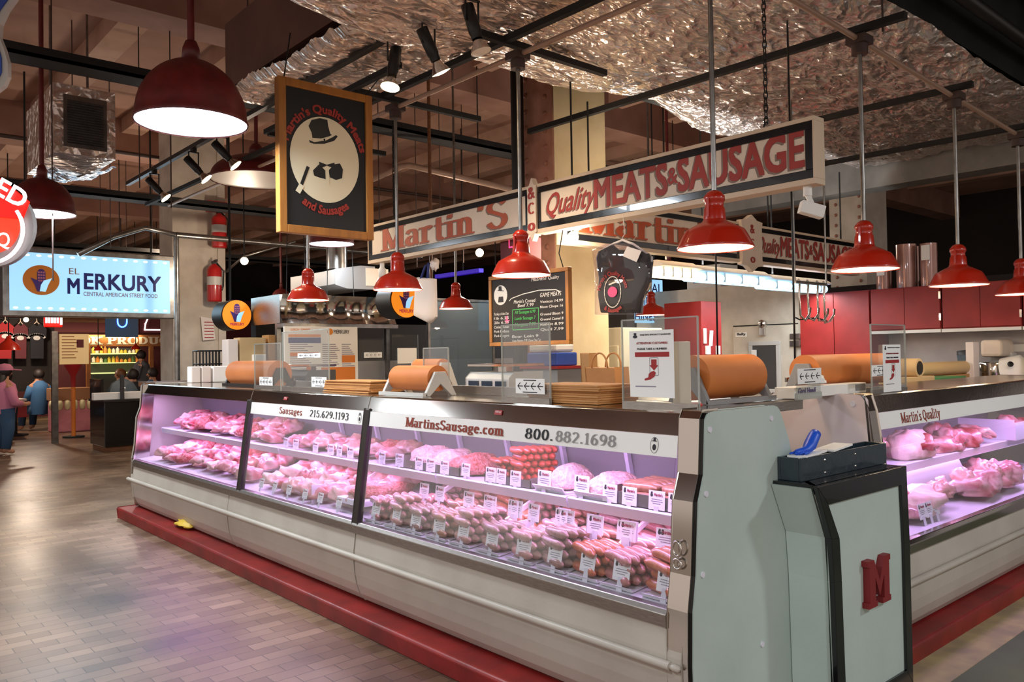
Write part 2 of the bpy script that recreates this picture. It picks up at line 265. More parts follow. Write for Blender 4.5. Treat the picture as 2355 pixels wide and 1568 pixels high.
SF = {
 'M': (.95, [[(.12, 0), (.12, 1)], [(.12, 1), (.47, .03)], [(.47, .03), (.83, 1)], [(.83, 1), (.83, 0)]], [(.12, 0), (.1, 1), (.83, 0), (.86, 1)]),
 'a': (.52, [arc(.22, .5, .17, .16, 160, 0)+[(.39, .5), (.39, .06), (.5, .02)], arc(.22, .19, .17, .18, 80, 290)+[(.39, .12)]], []),
 'r': (.42, [[(.13, 0), (.13, .64)], [(.13, .42)]+arc(.28, .5, .13, .15, 150, 30)], [(.13, 0), (.09, .64)]),
 't': (.36, [[(.17, .92), (.17, .1)]+arc(.26, .1, .09, .1, 180, 320), [(.02, .63), (.34, .63)]], []),
 'i': (.26, [[(.13, 0), (.13, .64)], [(.13, .82), (.13, .93)]], [(.13, 0), (.1, .64)]),
 'n': (.58, [[(.13, 0), (.13, .64)], [(.13, .45)]+arc(.29, .46, .16, .19, 150, 0)+[(.45, 0)]], [(.13, 0), (.09, .64), (.45, 0)]),
 'm': (.86, [[(.13, 0), (.13, .64)], [(.13, .45)]+arc(.28, .47, .15, .18, 150, 0)+[(.43, 0)], [(.43, .45)]+arc(.58, .47, .15, .18, 150, 0)+[(.73, 0)]], [(.13, 0), (.09, .64), (.43, 0), (.73, 0)]),
 "'": (.16, [[(.09, 1), (.07, .78)]], []),
 's': (.44, [arc(.22, .49, .15, .15, 20, 200)+[(.12, .42), (.32, .24)]+arc(.22, .16, .15, .16, 20, -170)], []),
 'S': (.6, [arc(.3, .76, .22, .23, 25, 220)+[(.2, .58), (.42, .44)]+arc(.3, .26, .23, .26, 40, -165)], []),
 'u': (.58, [[(.12, .64), (.12, .2)]+arc(.27, .18, .15, .17, 180, 330)+[(.43, .15)], [(.44, .64), (.44, .02), (.54, .02)]], [(.09, .64), (.41, .64)]),
 'g': (.52, [arc(.24, .43, .17, .2, 0, 360, 14), [(.38, .6), (.5, .64)], arc(.24, -.1, .2, .13, 60, 400, 14), [(.15, .25), (.1, .12), (.36, .05)]], []),
 'e': (.5, [[(.08, .36), (.42, .36)]+arc(.25, .36, .17, .28, 0, 180)+arc(.25, .3, .18, .29, 180, 325)], []),
 'c': (.46, [arc(.25, .32, .18, .31, 45, 315)], []), 'o': (.52, [arc(.26, .32, .19, .31, 0, 360, 16)], []),
 '.': (.2, [[(.1, .02), (.1, .13)]], []),
 'l': (.27, [[(.13, 0), (.13, 1.02)]], [(.13, 0), (.09, 1.02)]),
 'y': (.5, [[(.08, .64), (.26, .04)], [(.44, .64), (.24, -.14)]+arc(.15, -.18, .09, .1, 20, -120)], [(.08, .64), (.44, .64)]),
 'Q': (.8, [arc(.4, .5, .3, .5, 0, 360, 18), [(.38, .1), (.7, -.22)]], []),
 '&': (.7, [[(.66, .02), (.2, .68)]+arc(.3, .82, .13, .16, 200, -20)+[(.4, .7), (.15, .4)]+arc(.27, .22, .18, .22, 150, 300)+[(.6, .5)]], []),
 'C': (.7, [arc(.38, .5, .29, .49, 45, 315)], [(.62, .82)]), 'K': (.75, [[(.14, 0), (.14, 1)], [(.62, 1), (.16, .42)], [(.3, .6), (.66, 0)]], [(.14, 0), (.14, 1), (.64, 0), (.62, 1)]),
 'P': (.65, [[(.14, 0), (.14, 1)], [(.14, .97)]+arc(.34, .74, .22, .24, 90, -90)+[(.14, .5)]], [(.14, 0), (.12, 1)]),
 'R': (.72, [[(.14, 0), (.14, 1)], [(.14, .97)]+arc(.34, .74, .22, .24, 90, -90)+[(.14, .5)], [(.34, .5), (.62, 0)]], [(.14, 0), (.12, 1), (.63, 0)]),
 'O': (.78, [arc(.39, .5, .3, .49, 0, 360, 18)], []), 'D': (.75, [[(.14, 0), (.14, 1)], [(.1, .97)]+arc(.32, .5, .3, .48, 90, -90)+[(.1, .02)]], []),
 'U': (.75, [[(.14, 1), (.14, .3)]+arc(.37, .28, .23, .27, 180, 360)+[(.6, 1)]], [(.14, 1), (.6, 1)]), 'E': (.64, [[(.14, 0), (.14, 1)], [(.1, .98), (.56, .98)], [(.14, .52), (.44, .52)], [(.1, .02), (.58, .02)]], []),
 ' ': (.3, [], []), '0': (.55, [arc(.27, .5, .2, .49, 0, 360, 18)], []), '1': (.4, [[(.22, 0), (.22, 1)], [(.08, .84), (.22, .98)]], [(.22, 0)]),
 '2': (.55, [arc(.26, .72, .2, .26, 160, -30)+[(.08, .04), (.5, .04)]], []), '3': (.55, [arc(.25, .75, .19, .23, 150, -90)+arc(.25, .26, .21, .26, 90, -150)], []),
 '5': (.55, [[(.48, .97), (.14, .97), (.12, .56)]+arc(.27, .32, .22, .31, 120, -150)], []), '6': (.55, [[(.45, .95)]+arc(.42, .4, .33, .56, 110, 180)+arc(.28, .3, .19, .29, 180, 540, 16)], []),
 '8': (.55, [arc(.27, .75, .17, .23, 0, 360, 16), arc(.27, .27, .21, .26, 0, 360, 16)], []), '9': (.55, [[(.12, .05)]+arc(.14, .6, .33, .56, -70, 0)+arc(.28, .7, .19, .29, 0, 360, 16)], []),
}
_gc = {}
def glyphs(t, bold=0):
    if (t, bold) in _gc: return _gc[(t, bold)]
    c = bpy.data.curves.new('lettering', 'FONT'); c.body = t; c.size = 1.36; c.resolution_u = 3
    o = bpy.data.objects.new('lettering', c); COL.objects.link(o)
    dg = bpy.context.evaluated_depsgraph_get(); dg.update(); me = o.evaluated_get(dg).to_mesh()
    vs = [(p.co.x, p.co.y) for p in me.vertices]; fs = [tuple(p.vertices) for p in me.polygons]
    x0 = min(p[0] for p in vs); x1 = max(p[0] for p in vs); vs = [(x-x0, y) for x, y in vs]
    if bold:
        v0, f0, n = vs, fs, len(vs); vs, fs = [], []; e = bold*.05
        for i, (a, b) in enumerate(((-e, -e), (e, -e), (-e, e), (e, e), (0, e), (0, -e), (-e, 0), (e, 0))):
            vs += [(x+a, y+b, i) for x, y in v0]; fs += [tuple(q+n*i for q in f) for f in f0]
    o.evaluated_get(dg).to_mesh_clear(); bpy.data.objects.remove(o); bpy.data.curves.remove(c)
    _gc[(t, bold)] = (vs, fs, x1-x0); return _gc[(t, bold)]
ORG = {}
def tag(o, label=None, cat=None, group=None, kind=None):
    if label: o['label'] = label
    if cat: o['category'] = cat
    if group: o['group'] = group
    if kind: o['kind'] = kind
    return o
def obj(name, g, m, parent=None, bevel=0, label=None, cat=None, group=None, kind=None, loc=None):
    'one mesh object; world coordinates in g; loc = where its origin goes'
    org = V(ORG[parent.name]) if parent is not None else V(loc or (0, 0, 0))
    me = bpy.data.meshes.new(name); me.from_pydata([V(p)-org for p in g.v], [], g.f)
    me.polygons.foreach_set('use_smooth', g.sm); me.materials.append(MT[m]); me.update()
    o = bpy.data.objects.new(name, me); COL.objects.link(o)
    if parent is not None: o.parent = parent
    else: o.location = org
    ORG[o.name] = org
    if bevel:
        b = o.modifiers.new('bevel', 'BEVEL'); b.width = bevel; b.segments = 2; b.limit_method = 'ANGLE'
    return tag(o, label, cat, group, kind)
def thing(name, label, cat, loc, group=None):
    o = bpy.data.objects.new(name, None); COL.objects.link(o); o.location = loc; o.empty_display_size = .1
    ORG[o.name] = V(loc); return tag(o, label, cat, group)
def struct(name, g, m, **k): return obj(name, g, m, kind='structure', **k)
def dup(root, loc, rotz=0, label=None, group=None, scale=None):
    r = root.copy(); COL.objects.link(r); r.location = loc; r.rotation_euler = (0, 0, rotz)
    if scale: r.scale = (scale,)*3
    tag(r, label, None, group)
    for ch in root.children:
        c = ch.copy(); COL.objects.link(c); c.parent = r
        for g in ch.children:
            d = g.copy(); COL.objects.link(d); d.parent = c
    return r
ORD = ['first', 'second', 'third', 'fourth', 'fifth', 'sixth', 'seventh', 'eighth', 'ninth', 'tenth', 'eleventh', 'twelfth']
X_, Y_, Z_ = V((1, 0, 0)), V((0, 1, 0)), V((0, 0, 1)); NX, NY = -X_, -Y_
def dep(px, py, w): return EYE+(_f+_r2*((px-W_/2)/F_)-_u2*((py-H_/2)/F_))*w
# ---------------------------------------------------------------- floor material: worn bricks laid along X
def brickmat():
    m = bpy.data.materials.new('brick_floor'); m.use_nodes = True; nt = m.node_tree; b = nt.nodes['Principled BSDF']; L = nt.links.new
    tc = nt.nodes.new('ShaderNodeTexCoord'); br = nt.nodes.new('ShaderNodeTexBrick'); L(tc.outputs['Object'], br.inputs[0])
    for k, v in (('Scale', 1), ('Brick Width', .205), ('Row Height', .092), ('Mortar Size', .003), ('Mortar Smooth', .3), ('Bias', -.1)): br.inputs[k].default_value = v
    br.inputs['Color1'].default_value = hx('94805f' if 0 else '967e68'); br.inputs['Color2'].default_value = hx('735d4a'); br.inputs['Mortar'].default_value = hx('5c4c41')
    n = nt.nodes.new('ShaderNodeTexNoise'); n.inputs['Scale'].default_value = 1.1; n.inputs['Detail'].default_value = 6; L(tc.outputs['Object'], n.inputs[0])
    r = nt.nodes.new('ShaderNodeValToRGB'); r.color_ramp.elements[0].color = hx('8f8078'); r.color_ramp.elements[1].color = (1, .97, .92, 1); r.color_ramp.elements[0].position = .35; r.color_ramp.elements[1].position = .62
    L(n.outputs[0], r.inputs[0]); mx = nt.nodes.new('ShaderNodeMix'); mx.data_type = 'RGBA'; mx.blend_type = 'MULTIPLY'; mx.inputs[0].default_value = .85
    L(br.outputs[0], mx.inputs[6]); L(r.outputs[0], mx.inputs[7]); L(mx.outputs[2], b.inputs['Base Color'])
    r2 = nt.nodes.new('ShaderNodeMapRange'); r2.inputs[3].default_value = .22; r2.inputs[4].default_value = .5; L(n.outputs[0], r2.inputs[0]); L(r2.outputs[0], b.inputs['Roughness'])
    bp = nt.nodes.new('ShaderNodeBump'); bp.inputs['Strength'].default_value = .25; bp.inputs['Distance'].default_value = .004; bp.invert = True
    L(br.outputs[1], bp.inputs['Height']); L(bp.outputs[0], b.inputs['Normal']); MT['brick'] = m
brickmat()
# ---------------------------------------------------------------- the hall
struct('floor', G().box(-8, -7, -.1, 22, 30, 0), 'brick')
struct('floor_concrete', G().box(2.9, -7, 0, 20, 1.47, .004), 'grey_floor')
struct('trim_1', G().box(2.9, 1.47, 0, 20, 1.69, .006), 'tan_concrete')
CZ = 5.3
struct('ceiling', G().box(-8, -7, CZ, 22, 30, CZ+.15), 'ceil')
for i, x in enumerate([-5+1.25*k for k in range(20)]): struct('trim_%d' % (i+2), G().box(x, -7, CZ-.22, x+.3, 30, CZ), 'beam')
for i, y in enumerate((-3.6, 2.1, 7.8, 13.5, 19.2)): struct('trim_%d' % (i+30), G().box(-8, y, CZ-.55, 22, y+.45, CZ-.002), 'girder')
struct('wall_far', G().box(-8, 29.8, 0, 22, 30, CZ), 'dark_wall'); struct('wall_right', G().box(21.8, -7, 0, 22, 30, CZ), 'dark_wall')

def column(n, x0, y0, x1, y1, face, side, z1=CZ-.01):
    struct('column_%d' % n, G().box(x0, y0, 0, x1, y1, z1), face)
    t = obj('column_plate', G().box(x0-.012, y0+.004, 0, x0, y1, z1-.01), side, None, label='riveted steel side plate of the '+n_lab[n], cat='column plate')
    t['kind'] = 'structure'
    g = G()
    for yy in (y0+.09, y1-.09):
        for k in range(34):
            z = .3+k*.14+(0.07 if yy > y0+.1 else 0)
            g.lathe([(.025, 0), (.022, .009), (.012, .016), (0, .018)], (x0-.012, yy, z), 8, (-1, 0, 0))
    c = obj('rivet_rows', g, 'rivet', t); return t
n_lab = {2: 'cream column behind the hanging signs', 1: 'white column behind the left counter', 3: 'dark far column beyond the red cupboards'}
column(2, 4.70, 4.8, 5.33, 5.22, 'column_cream', 'column_pink')
struct('column_1', G().box(4.02, 12, 0, 4.75, 12.6, CZ-.01).box(4.0, 11.97, 0, 4.1, 12, CZ-.02).box(4.66, 11.97, 0, 4.77, 12, CZ-.02), 'column_white')
column(3, 10.5, 4.9, 11.1, 5.4, 'column_white', 'column_white')
# black drain pipe beside the cream column
obj('drain_pipe', G().cyl((4.58, 5.12, 1.3), (4.58, 5.12, 4.7), .055), 'black', label='black drain pipe beside the cream riveted column', cat='pipe', loc=(4.58, 5.12, 1.3))
# ---------------------------------------------------------------- foil-wrapped ducts
def fz(x, y, s=0):
    a = noise.noise((x*.9+s, y*2.2, s)); w = noise.noise((x*1.3, y*1.9, 7+s))*.25
    b = noise.noise((x*1.5, (y+w)*6.0+s, 2)); c = noise.noise((x*3.4, (y+w)*12, 5+s)); d = noise.noise((x*10, y*17, 9))
    e = noise.noise((x*5+3, (y+w)*24, 11)); return .05*a-.045*abs(b)-.030*abs(c)-.014*abs(e)+.006*d
def foil_duct(name, x0, x1, y0, y1, z, h, lab, side, nx, ny, skew=0):
    t = thing(name, lab, 'duct', ((x0+x1)/2, (y0+y1)/2, z))
    def fn(a, b):
        x = x0+(x1-x0)*a; y = y0+(y1-y0)*b+(skew*noise.noise((x*.9, 3, 1))*b)
        e = min(a, 1-a, b, 1-b)*14; return (x, y, z+fz(x, y, z)-(0 if e > 1 else .0)+(.05*(1-min(e, 1))))
    obj('foil_underside', G().grid(fn, nx, ny), 'foil', t)
    obj('duct_side', G().box(x0+.02, y0+.02, z+.07, x1-.02, y1-.02, z+h), side, t)
    return t
foil_duct('foil_duct', 1.6, 8.85, 2.05, 4.22, 3.47, .75, 'wide foil-wrapped duct slung under the ceiling over the meat stand', 'duct_dark', 330, 130, .25)
foil_duct('foil_duct', 2.5, 3.42, 4.3, 6.3, 3.56, .6, 'narrow foil-wrapped duct running back above the black hanging board', 'duct_brown', 50, 200)
obj('black_duct', G().box(-1, .75, 4.15, 14, 1.95, 4.6), 'duct_dark', label='dark metal duct along the upper right of the hall', cat='duct')
obj('drain_pipe', G().cyl((1, 1.93, 3.72), (13, 1.93, 3.72), .045), 'black', label='black pipe running along the dark side of the wide foil duct', cat='pipe')
struct('trim_40', G().box(8.9, .5, 3.28, 9.2, 6.5, 3.62), 'concrete')
# grille outlet at left
t = thing('air_grille', 'foil-wrapped air outlet with a dark louvred grille at upper left', 'air vent', (1.7, 8.5, 3.2))
gx0, gx1, gy = 1.42, 2.12, 8.45
a_ = at(150, 222, 'y', gy); b_ = at(240, 345, 'y', gy)
obj('grille_box', G().box(a_.x-.1, gy, b_.z-.08, b_.x+.1, gy+1.2, a_.z+.12), 'foil', t)
obj('grille_frame', G().box(a_.x-.02, gy-.02, b_.z-.02, b_.x+.02, gy, a_.z+.02), 'galv', t)
g = G()
for k in range(18):
    z = b_.z+.02+(a_.z-b_.z-.03)*k/18; g.obox((a_.x/2+b_.x/2, gy-.026, z), (b_.x/2-a_.x/2-.01, 0, 0), (0, .012, .008), (0, -.001, .0015))
obj('louvres', g, 'dark_grey', t)
for x_ in (a_.x, b_.x): obj('hanging_strap', G().cyl((x_, gy+.6, a_.z+.1), (x_, gy+.6, CZ), .012, n=6), 'galv', t)
def fn(a, b):
    p = V((a_.x-.1+(b_.x-a_.x+.2)*a, gy-.02+1.0*b, b_.z-.08-.22*(1-abs(2*a-.7)*.5)*(1-b*.6))); p.z += .03*noise.noise((a*6, b*6, 1))+.012*noise.noise((a*17, b*17, 1)); return p
obj('foil_flap', G().grid(fn, 30, 30), 'foil_cool', t)
# ---------------------------------------------------------------- lamp rails, hangers, pipes
def rail(name, p0, p1, r, m, lab, cat): return obj(name, G().cyl(p0, p1, r, n=10), m, label=lab, cat=cat, loc=p0)
rail('conduit', (3.3, -1.5, 3.32), (3.3, 10, 3.36), .016, 'pipe_pale', 'pale conduit carrying the red lamps along the left counter', 'pipe')
rail('conduit', (3.3, 2.12, 3.30), (11, 2.12, 3.0), .016, 'pipe_pale', 'pale conduit carrying the red lamps along the right counter', 'pipe')
def strut(p0, p1, lab):
    p0, p1 = V(p0), V(p1); d = (p1-p0)/2
    return obj('support_bar', G().obox((p0+p1)/2, d, d.normalized().cross(Z_)*.02, (0, 0, .02)), 'dark', label=lab, cat='support bar', loc=p0)
strut((3.2, 2.45, 3.40), (3.2, 10.5, 3.44), 'long dark steel bar above the left row of red lamps')
strut((2.95, 4.45, 3.42), (2.95, 6.5, 3.42), 'dark steel bar under the narrow foil duct')
for px, lab in ((4.51, 'middle'), (5.87, 'second from the right'), (7.12, 'rightmost')):
    strut((px, 2.0 if px > 5 else 1.86, 3.31-(px-4.5)*.04), (px, 4.9, 3.34-(px-4.5)*.04), 'dark cross bar above the %s red lamp of the right counter' % lab)
for y, lab in ((3.68, 'third'), (5.04, 'second'), (6.45, 'first')):
    strut((2.95, y, 3.40), (4.1, y, 3.40), 'dark cross bar above the %s red lamp from the far end of the left row' % lab)
tx = 2.78
tk = thing('track_rail', 'black lighting track running back past the hanging black board', 'light track', (tx, 3, 3.5))
obj('track', G().box(tx-.022, -.5, 3.5, tx+.022, at(305, 428, 'z', 3.5).y, 3.54), 'black', tk)
def spot(px, py, lab, aimdx, aimdy, on=True, ln=.16):
    p = at(px, py, 'x', tx); p = V((tx, p.y, 3.5)); t = thing('track_spotlight', lab, 'spotlight', p, 'spotlights on the black track')
    d = V((aimdx, aimdy, -1)).normalized(); q = p-V((0, 0, .16))
    obj('yoke', G().box(p.x-.02, p.y-.03, p.z-.03, p.x+.02, p.y+.03, p.z).tube([p-V((.045, 0, .03)), q-V((.045, 0, 0))], .006, 6).tube([p-V((-.045, 0, .03)), q-V((-.045, 0, 0))], .006, 6).box(p.x-.05, p.y-.01, p.z-.04, p.x+.05, p.y+.01, p.z-.03), 'black', t)
    obj('barrel', G().lathe([(0, -.1), (.036, -.098), (.036, .06), (.03, .075), (.03, .1)], q, 16, d), 'black', t)
    e = q+d*.1; obj('reflector_bulb', G().lathe([(.022, 0), (.03, .02), (.055, .06), (.06, .075)], e, 18, d), 'chrome', t)
    obj('bulb_face', G().lathe([(.058, .073), (.03, .08), (0, .082)], e, 18, d), 'lamp_spot' if on else 'enamel_white', t)
    if on: light('SPOT', e+d*.12, 60, WARM, .05, aim=e+d*2, spot=80, blend=.7)
    return t
spot(905, 75, 'black track spotlight pointing down, left of the near pair over the black board', -.25, -.1)
spot(985, 45, 'black track spotlight tilted right, right one of the near pair over the black board', .5, -.1)
spot(1085, 0, 'unlit black track spotlight at the top near the foil duct', .2, -.2, False)
for px, py, lab in ((355, 400, 'leftmost'), (445, 345, 'middle'), (510, 305, 'rightmost')): spot(px, py, 'black track spotlight at the far left end of the track, %s of three' % lab, .75, -.5)
def rod(px, py, w, z0, z1, r=.006, m='pipe', lab='thin hanger rod hanging from the brown ceiling'):
    p = dep(px, py, w); return obj('hanger_rod', G().cyl((p.x, p.y, z0), (p.x, p.y, z1), r, n=6), m, label=lab, cat='rod', group='thin hanger rods under the ceiling', loc=(p.x, p.y, z0))
for px, py, w, z0 in ((165, 60, 9, 3.6), (318, 60, 8, 3.2), (390, 60, 8, 3.0), (570, 60, 6.5, 3.6), (250, 60, 10, 2.9), (118, 60, 7, 2.2), (955, 330, 10, 2.6), (1010, 330, 11, 2.7), (1062, 330, 10.5, 2.7), (870, 330, 9, 2.9), (230, 380, 13, 3.0), (290, 460, 14, 2.8), (350, 460, 15, 2.9), (60, 250, 12, 3), (430, 460, 15, 3), (470, 460, 16, 3), (2030, 60, 4.6, 3.3)):
    rod(px, py, w, z0, CZ)
obj('support_post', G().cyl((4.93, 6.9, 2.0), (4.93, 6.9, CZ-.002), .018, n=8), 'wood', label='slim brown post hanging behind the left hanging sign', cat='post', loc=(4.93, 6.9, 2))
for i, (y, z, x0, x1, r, lab) in enumerate(((6.6, 4.75, -4, 14, .03, 'nearest'), (9.5, 4.6, -4, 14, .035, 'second'), (12.6, 4.55, -4, 14, .03, 'third'), (16, 4.5, -4, 14, .04, 'fourth'))):
    obj('ceiling_pipe', G().cyl((x0, y, z), (x1, y, z), r, n=10), 'pipe', label='dark pipe crossing under the ceiling beams, %s from the foil ducts' % lab, cat='pipe')
pa, pb, pc = at(855, 400, 'z', 3.2), at(935, 378, 'z', 3.2), at(1190, 428, 'z', 3.2)
obj('ceiling_pipe', G().tube([dep(700, 480, 9.5), dep(925, 382, 9), dep(940, 380, 9), dep(1195, 440, 9.6)], .035, 10), 'pipe_pale', label='pale bent pipe crossing behind the left hanging sign', cat='pipe')
for i, (yy, zz) in enumerate(((7.2, 3.9), (10.6, 3.5), (13.5, 3.2))):
    obj('cable_tray', G().box(-2, yy, zz, 9, yy+.25, zz+.03).box(-2, yy, zz, 9, yy+.01, zz+.09).box(-2, yy+.24, zz, 9, yy+.25, zz+.09), 'dark', label='dark cable tray under the ceiling, %s back from the stand' % ORD[i], cat='cable tray')
# steel frame of the neighbouring stall
pf = dict(label='galvanised pipe frame of the stall behind the left counter', cat='pipe frame')
A1, B1 = at(405, 540, 'y', 11.2), at(850, 582, 'y', 11.2)
fr = thing('pipe_frame', pf['label'], 'pipe frame', (A1.x, 11.2, 0))
obj('top_rail', G().cyl(A1, (B1.x+1, 11.2, B1.z), .04, n=12), 'galv', fr)
obj('post', G().cyl((A1.x, 11.2, 0), A1, .035, n=12), 'galv', fr)
obj('brace', G().tube([A1-V((1.2, 0, .35)), A1-V((.8, 0, .1)), A1-V((.4, 0, -.06)), A1], .035, 10), 'galv', fr)
obj('brace', G().tube([dep(520, 625, 12), dep(560, 590, 12), dep(680, 555, 12)], .02, 8), 'galv', fr)
# ---------------------------------------------------------------- left refrigerated case
Y0, Y1 = 1.80, 8.25
SEG = ((1.86, 4.08), (4.08, 5.72), (5.72, 8.2))
cs = thing('refrigerated_case', 'long white refrigerated meat case with slanted glass front and green end panel', 'display case', (2.7, 5, .1))
EP = [(2.516, 1.280), (2.478, 1.276), (2.462, 1.255), (2.447, 1.054), (2.412, .96), (2.391, .698), (2.369, .572), (2.362, .38), (2.365, .28), (2.385, .19), (2.43, .104), (3.28, .104), (3.27, .7), (3.17, .80), (3.11, .914), (3.075, 1.007), (3.02, 1.154), (2.968, 1.255), (2.95, 1.272), (2.92, 1.280)]
def shrink(P, k):
    cx = sum(p[0] for p in P)/len(P); cz = sum(p[1] for p in P)/len(P); return [(cx+(x-cx)*k, cz+(z-cz)*k) for x, z in P]
for ya, yb, mm, lab in ((1.755, 1.80, 'case_green', 'pale green laminate end panel'), (8.25, 8.3, 'case_white', None)):
    e = obj('end_panel', G().prism(shrink(EP, .993), 'y', ya, yb), mm, cs, .004, lab)
    obj('panel_edge', G().prism(EP, 'y', ya+.008, (ya+.016 if ya < 3 else yb+.006)), 'black_gloss', e)
    if mm == 'case_green':
        for x, z in ((2.485, 1.215), (2.455, .985-.0), (2.425, .70), (2.42, .30), (2.90, 1.23), (2.80, .36)): obj('screw_cap', G().cyl((x, ya-.004, z), (x, ya, z), .011, n=14), 'case_liner', e)
# corner post at the near end of the glass
def prof(z): return 2.362+(z-.38)*(.0) if z < .56 else 2.365+(z-.56)/.627*.092
for ya, yb in ((1.772, 1.865), (8.2, 8.25)):
    obj('corner_post', G().prism([(2.385, .125), (2.357, .28), (2.354, .38), (2.360, .572), (2.382, .698), (2.403, .96), (2.438, 1.054), (2.453, 1.255), (2.470, 1.284), (2.56, 1.284), (2.50, .56), (2.48, .125)], 'y', ya, yb), 'mirror_steel', cs, .004)
for za, nm in ((.79, 1), (.735, 0)):
    x = prof(za)
    obj('post_ring', G().tube([(x-(.028 if nm else .02), 1.825+.018*cos(a), za+(.026 if nm else .018)*sin(a)) for a in [2*pi*k/16 for k in range(16)]], .0045, 8, True), 'chrome', cs)
# lower front panels, bumper, rail
LP = [(2.366, .50), (2.352, .40), (2.352, .33), (2.357, .27), (2.368, .21), (2.388, .155), (2.42, .112)]
for (a, b) in ((1.80, 4.075), (4.085, 5.9), (5.91, 8.25)):
    g = G(); n = len(LP)
    g.prism(LP+[(2.46, .112), (2.46, .5)], 'y', a, b); obj('front_panel', g, 'case_white', cs, .003)
obj('bumper_rail', G().cyl((2.338, 1.84, .372), (2.338, 8.3, .372), .017, n=14).cyl((2.352, 1.84, .372), (2.338, 1.84, .372), .012).lathe([(0, -.045), (.012, -.04), (.014, -.02), (.009, 0)], (2.338, 1.84, .372), 12, (0, 1, 0)), 'case_white', cs, 0, 'round bumper rail along the front')
obj('steel_rail', G().prism([(2.352, .50), (2.350, .545), (2.362, .565), (2.40, .565), (2.40, .50)], 'y', 1.865, 8.2), 'brushed', cs, .003)
obj('toe_kick', G().box(2.50, 1.8, .02, 3.2, 8.2, .112), 'dark', cs)
for (a, b) in SEG: obj('glass_pane', G().prism([(2.362, .56), (2.454, 1.19), (2.460, 1.19), (2.368, .56)], 'y', a+.02, b-.02), 'glass', cs)
for y, w in ((4.08, .03), (5.72, .03)): obj('mullion', G().prism([(2.356, .55), (2.448, 1.2), (2.475, 1.2), (2.385, .55)], 'y', y-w, y+w), 'dark_steel', cs, .004)
for (a, b), k in zip(((1.86, 4.08), (4.085, 5.72), (5.725, 8.25)), range(3)):
    obj('steel_top', G().prism([(2.452, 1.187), (2.478, 1.268), (2.49, 1.274), (2.98, 1.274), (2.98, 1.25), (2.50, 1.25), (2.475, 1.187)], 'y', a, b), 'mirror_steel', cs, .002)
# back, deck, shelf
obj('case_deck', G().prism([(2.40, .50), (2.40, .565), (3.12, .635), (3.12, .5)], 'y', 1.84, 8.22), 'case_liner', cs)
obj('back_wall', G().prism([(3.12, .56), (3.0, 1.215), (3.03, 1.215), (3.15, .56)], 'y', 1.84, 8.22), 'grey', cs)
for k, y in enumerate((2.15, 2.6, 3.05, 3.5, 3.95, 4.4, 4.9, 5.4)):
    obj('door_rail', G().prism([(2.985, 1.215), (2.96, 1.215), (3.08, .66), (3.11, .66)], 'y', y, y+.022), 'case_liner', cs)
for a, b in ((1.88, 2.62), (2.63, 3.64), (3.65, 4.52), (4.53, 5.6), (5.61, 6.8), (6.81, 8.18)):
    obj('shelf', G().prism([(2.62, .80), (2.612, .845), (2.62, .85), (3.06, .85), (3.06, .838), (2.635, .838), (2.63, .80)], 'y', a, b), 'case_liner', cs, .002)
for y in (2.35, 3.1, 3.8, 4.6): obj('shelf_bracket', G().obox((2.85, y, .75), (.20, 0, .085), (0, .008, 0), (0, 0, .012)), 'white', cs)
for a, b in SEG: obj('light_tube', G().cyl((2.53, a+.08, 1.19), (2.53, b-.08, 1.19), .012, n=8), 'tube', cs)
# lit header strips with lettering
def header(y0, y1):
    return obj('header_strip', G().prism([(2.438, 1.106), (2.4495, 1.187), (2.4525, 1.187), (2.441, 1.106)], 'y', y0, y1), 'paper', cs)
hu = NY; hv = V((.0115, 0, .081)).normalized()
h1 = header(1.87, 4.045); h2 = header(4.115, 5.685)
def hp(px, py): return at(px, py, 'x', 2.443)
def hz(y, z): return V((2.438+(z-1.106)*.142, y, z))-V((.0006, 0, 0))
def htext(t, pa, pb, z0, h, m, par, serif=True, **k):
    ya, yb = hp(*pa).y, hp(*pb).y
    obj('lettering', G().serif(t, hz(ya, z0), hu, hv, h, ya-yb, **k) if serif else G().text(t, hz(ya, z0), hu, hv, h, ya-yb, **k), m, par)
htext('MartinsSausage.com', (934, 970), (1158, 980), 1.125, .046, 'brick_red_text', h1, thick=.21, thin=.07)
htext('800.', (1209, 1000), (1272, 1010), 1.124, .045, 'board_black', h1, thick=.17, thin=.05); htext('882.1698', (1279, 1000), (1417, 1010), 1.124, .045, 'grey', h1, thick=.17, thin=.05)
htext('Sausages', (643, 940), (695, 945), 1.128, .042, 'brick_red_text', h2, thick=.16, thin=.06)
htext('215.629.1193', (713, 945), (802, 955), 1.126, .042, 'dark_grey', h2, thick=.15, thin=.05)
for px, par in ((1505, h1), (828, h2)):
    y = hp(px, 1020).y; o = hz(y, 1.146)
    obj('emblem', G().disc(o, hu, hv, 0, 0, .019, .03, .0004), 'white', par); obj('emblem_print', G().line(o, hu, hv, arc(0, 0, .019, .03, 0, 360, 20), .0016, .001).pl(o, hu, hv, [(-.011, .014), (.011, .014), (.011, .017), (.006, .017), (.006, .028), (-.006, .028), (-.006, .017), (-.011, .017)], .001).disc(o, hu, hv, 0, -.008, .009, .012, .001), 'print_black', par)
for px, py in ((1139, 945), (651, 917)):
    y = hp(px, py).y; x0 = 2.4625; o = V((x0-.0015, y, 1.228)); vv = V((.026, 0, .081)).normalized()
    b = obj('maker_badge', G().quad(o, hu, vv, -.027, -.010, .027, .012, .0006), 'red', cs); obj('badge_text', G().text('Hillroy', o, hu, vv, .010, .04, 'C', d=.0012), 'white', b)
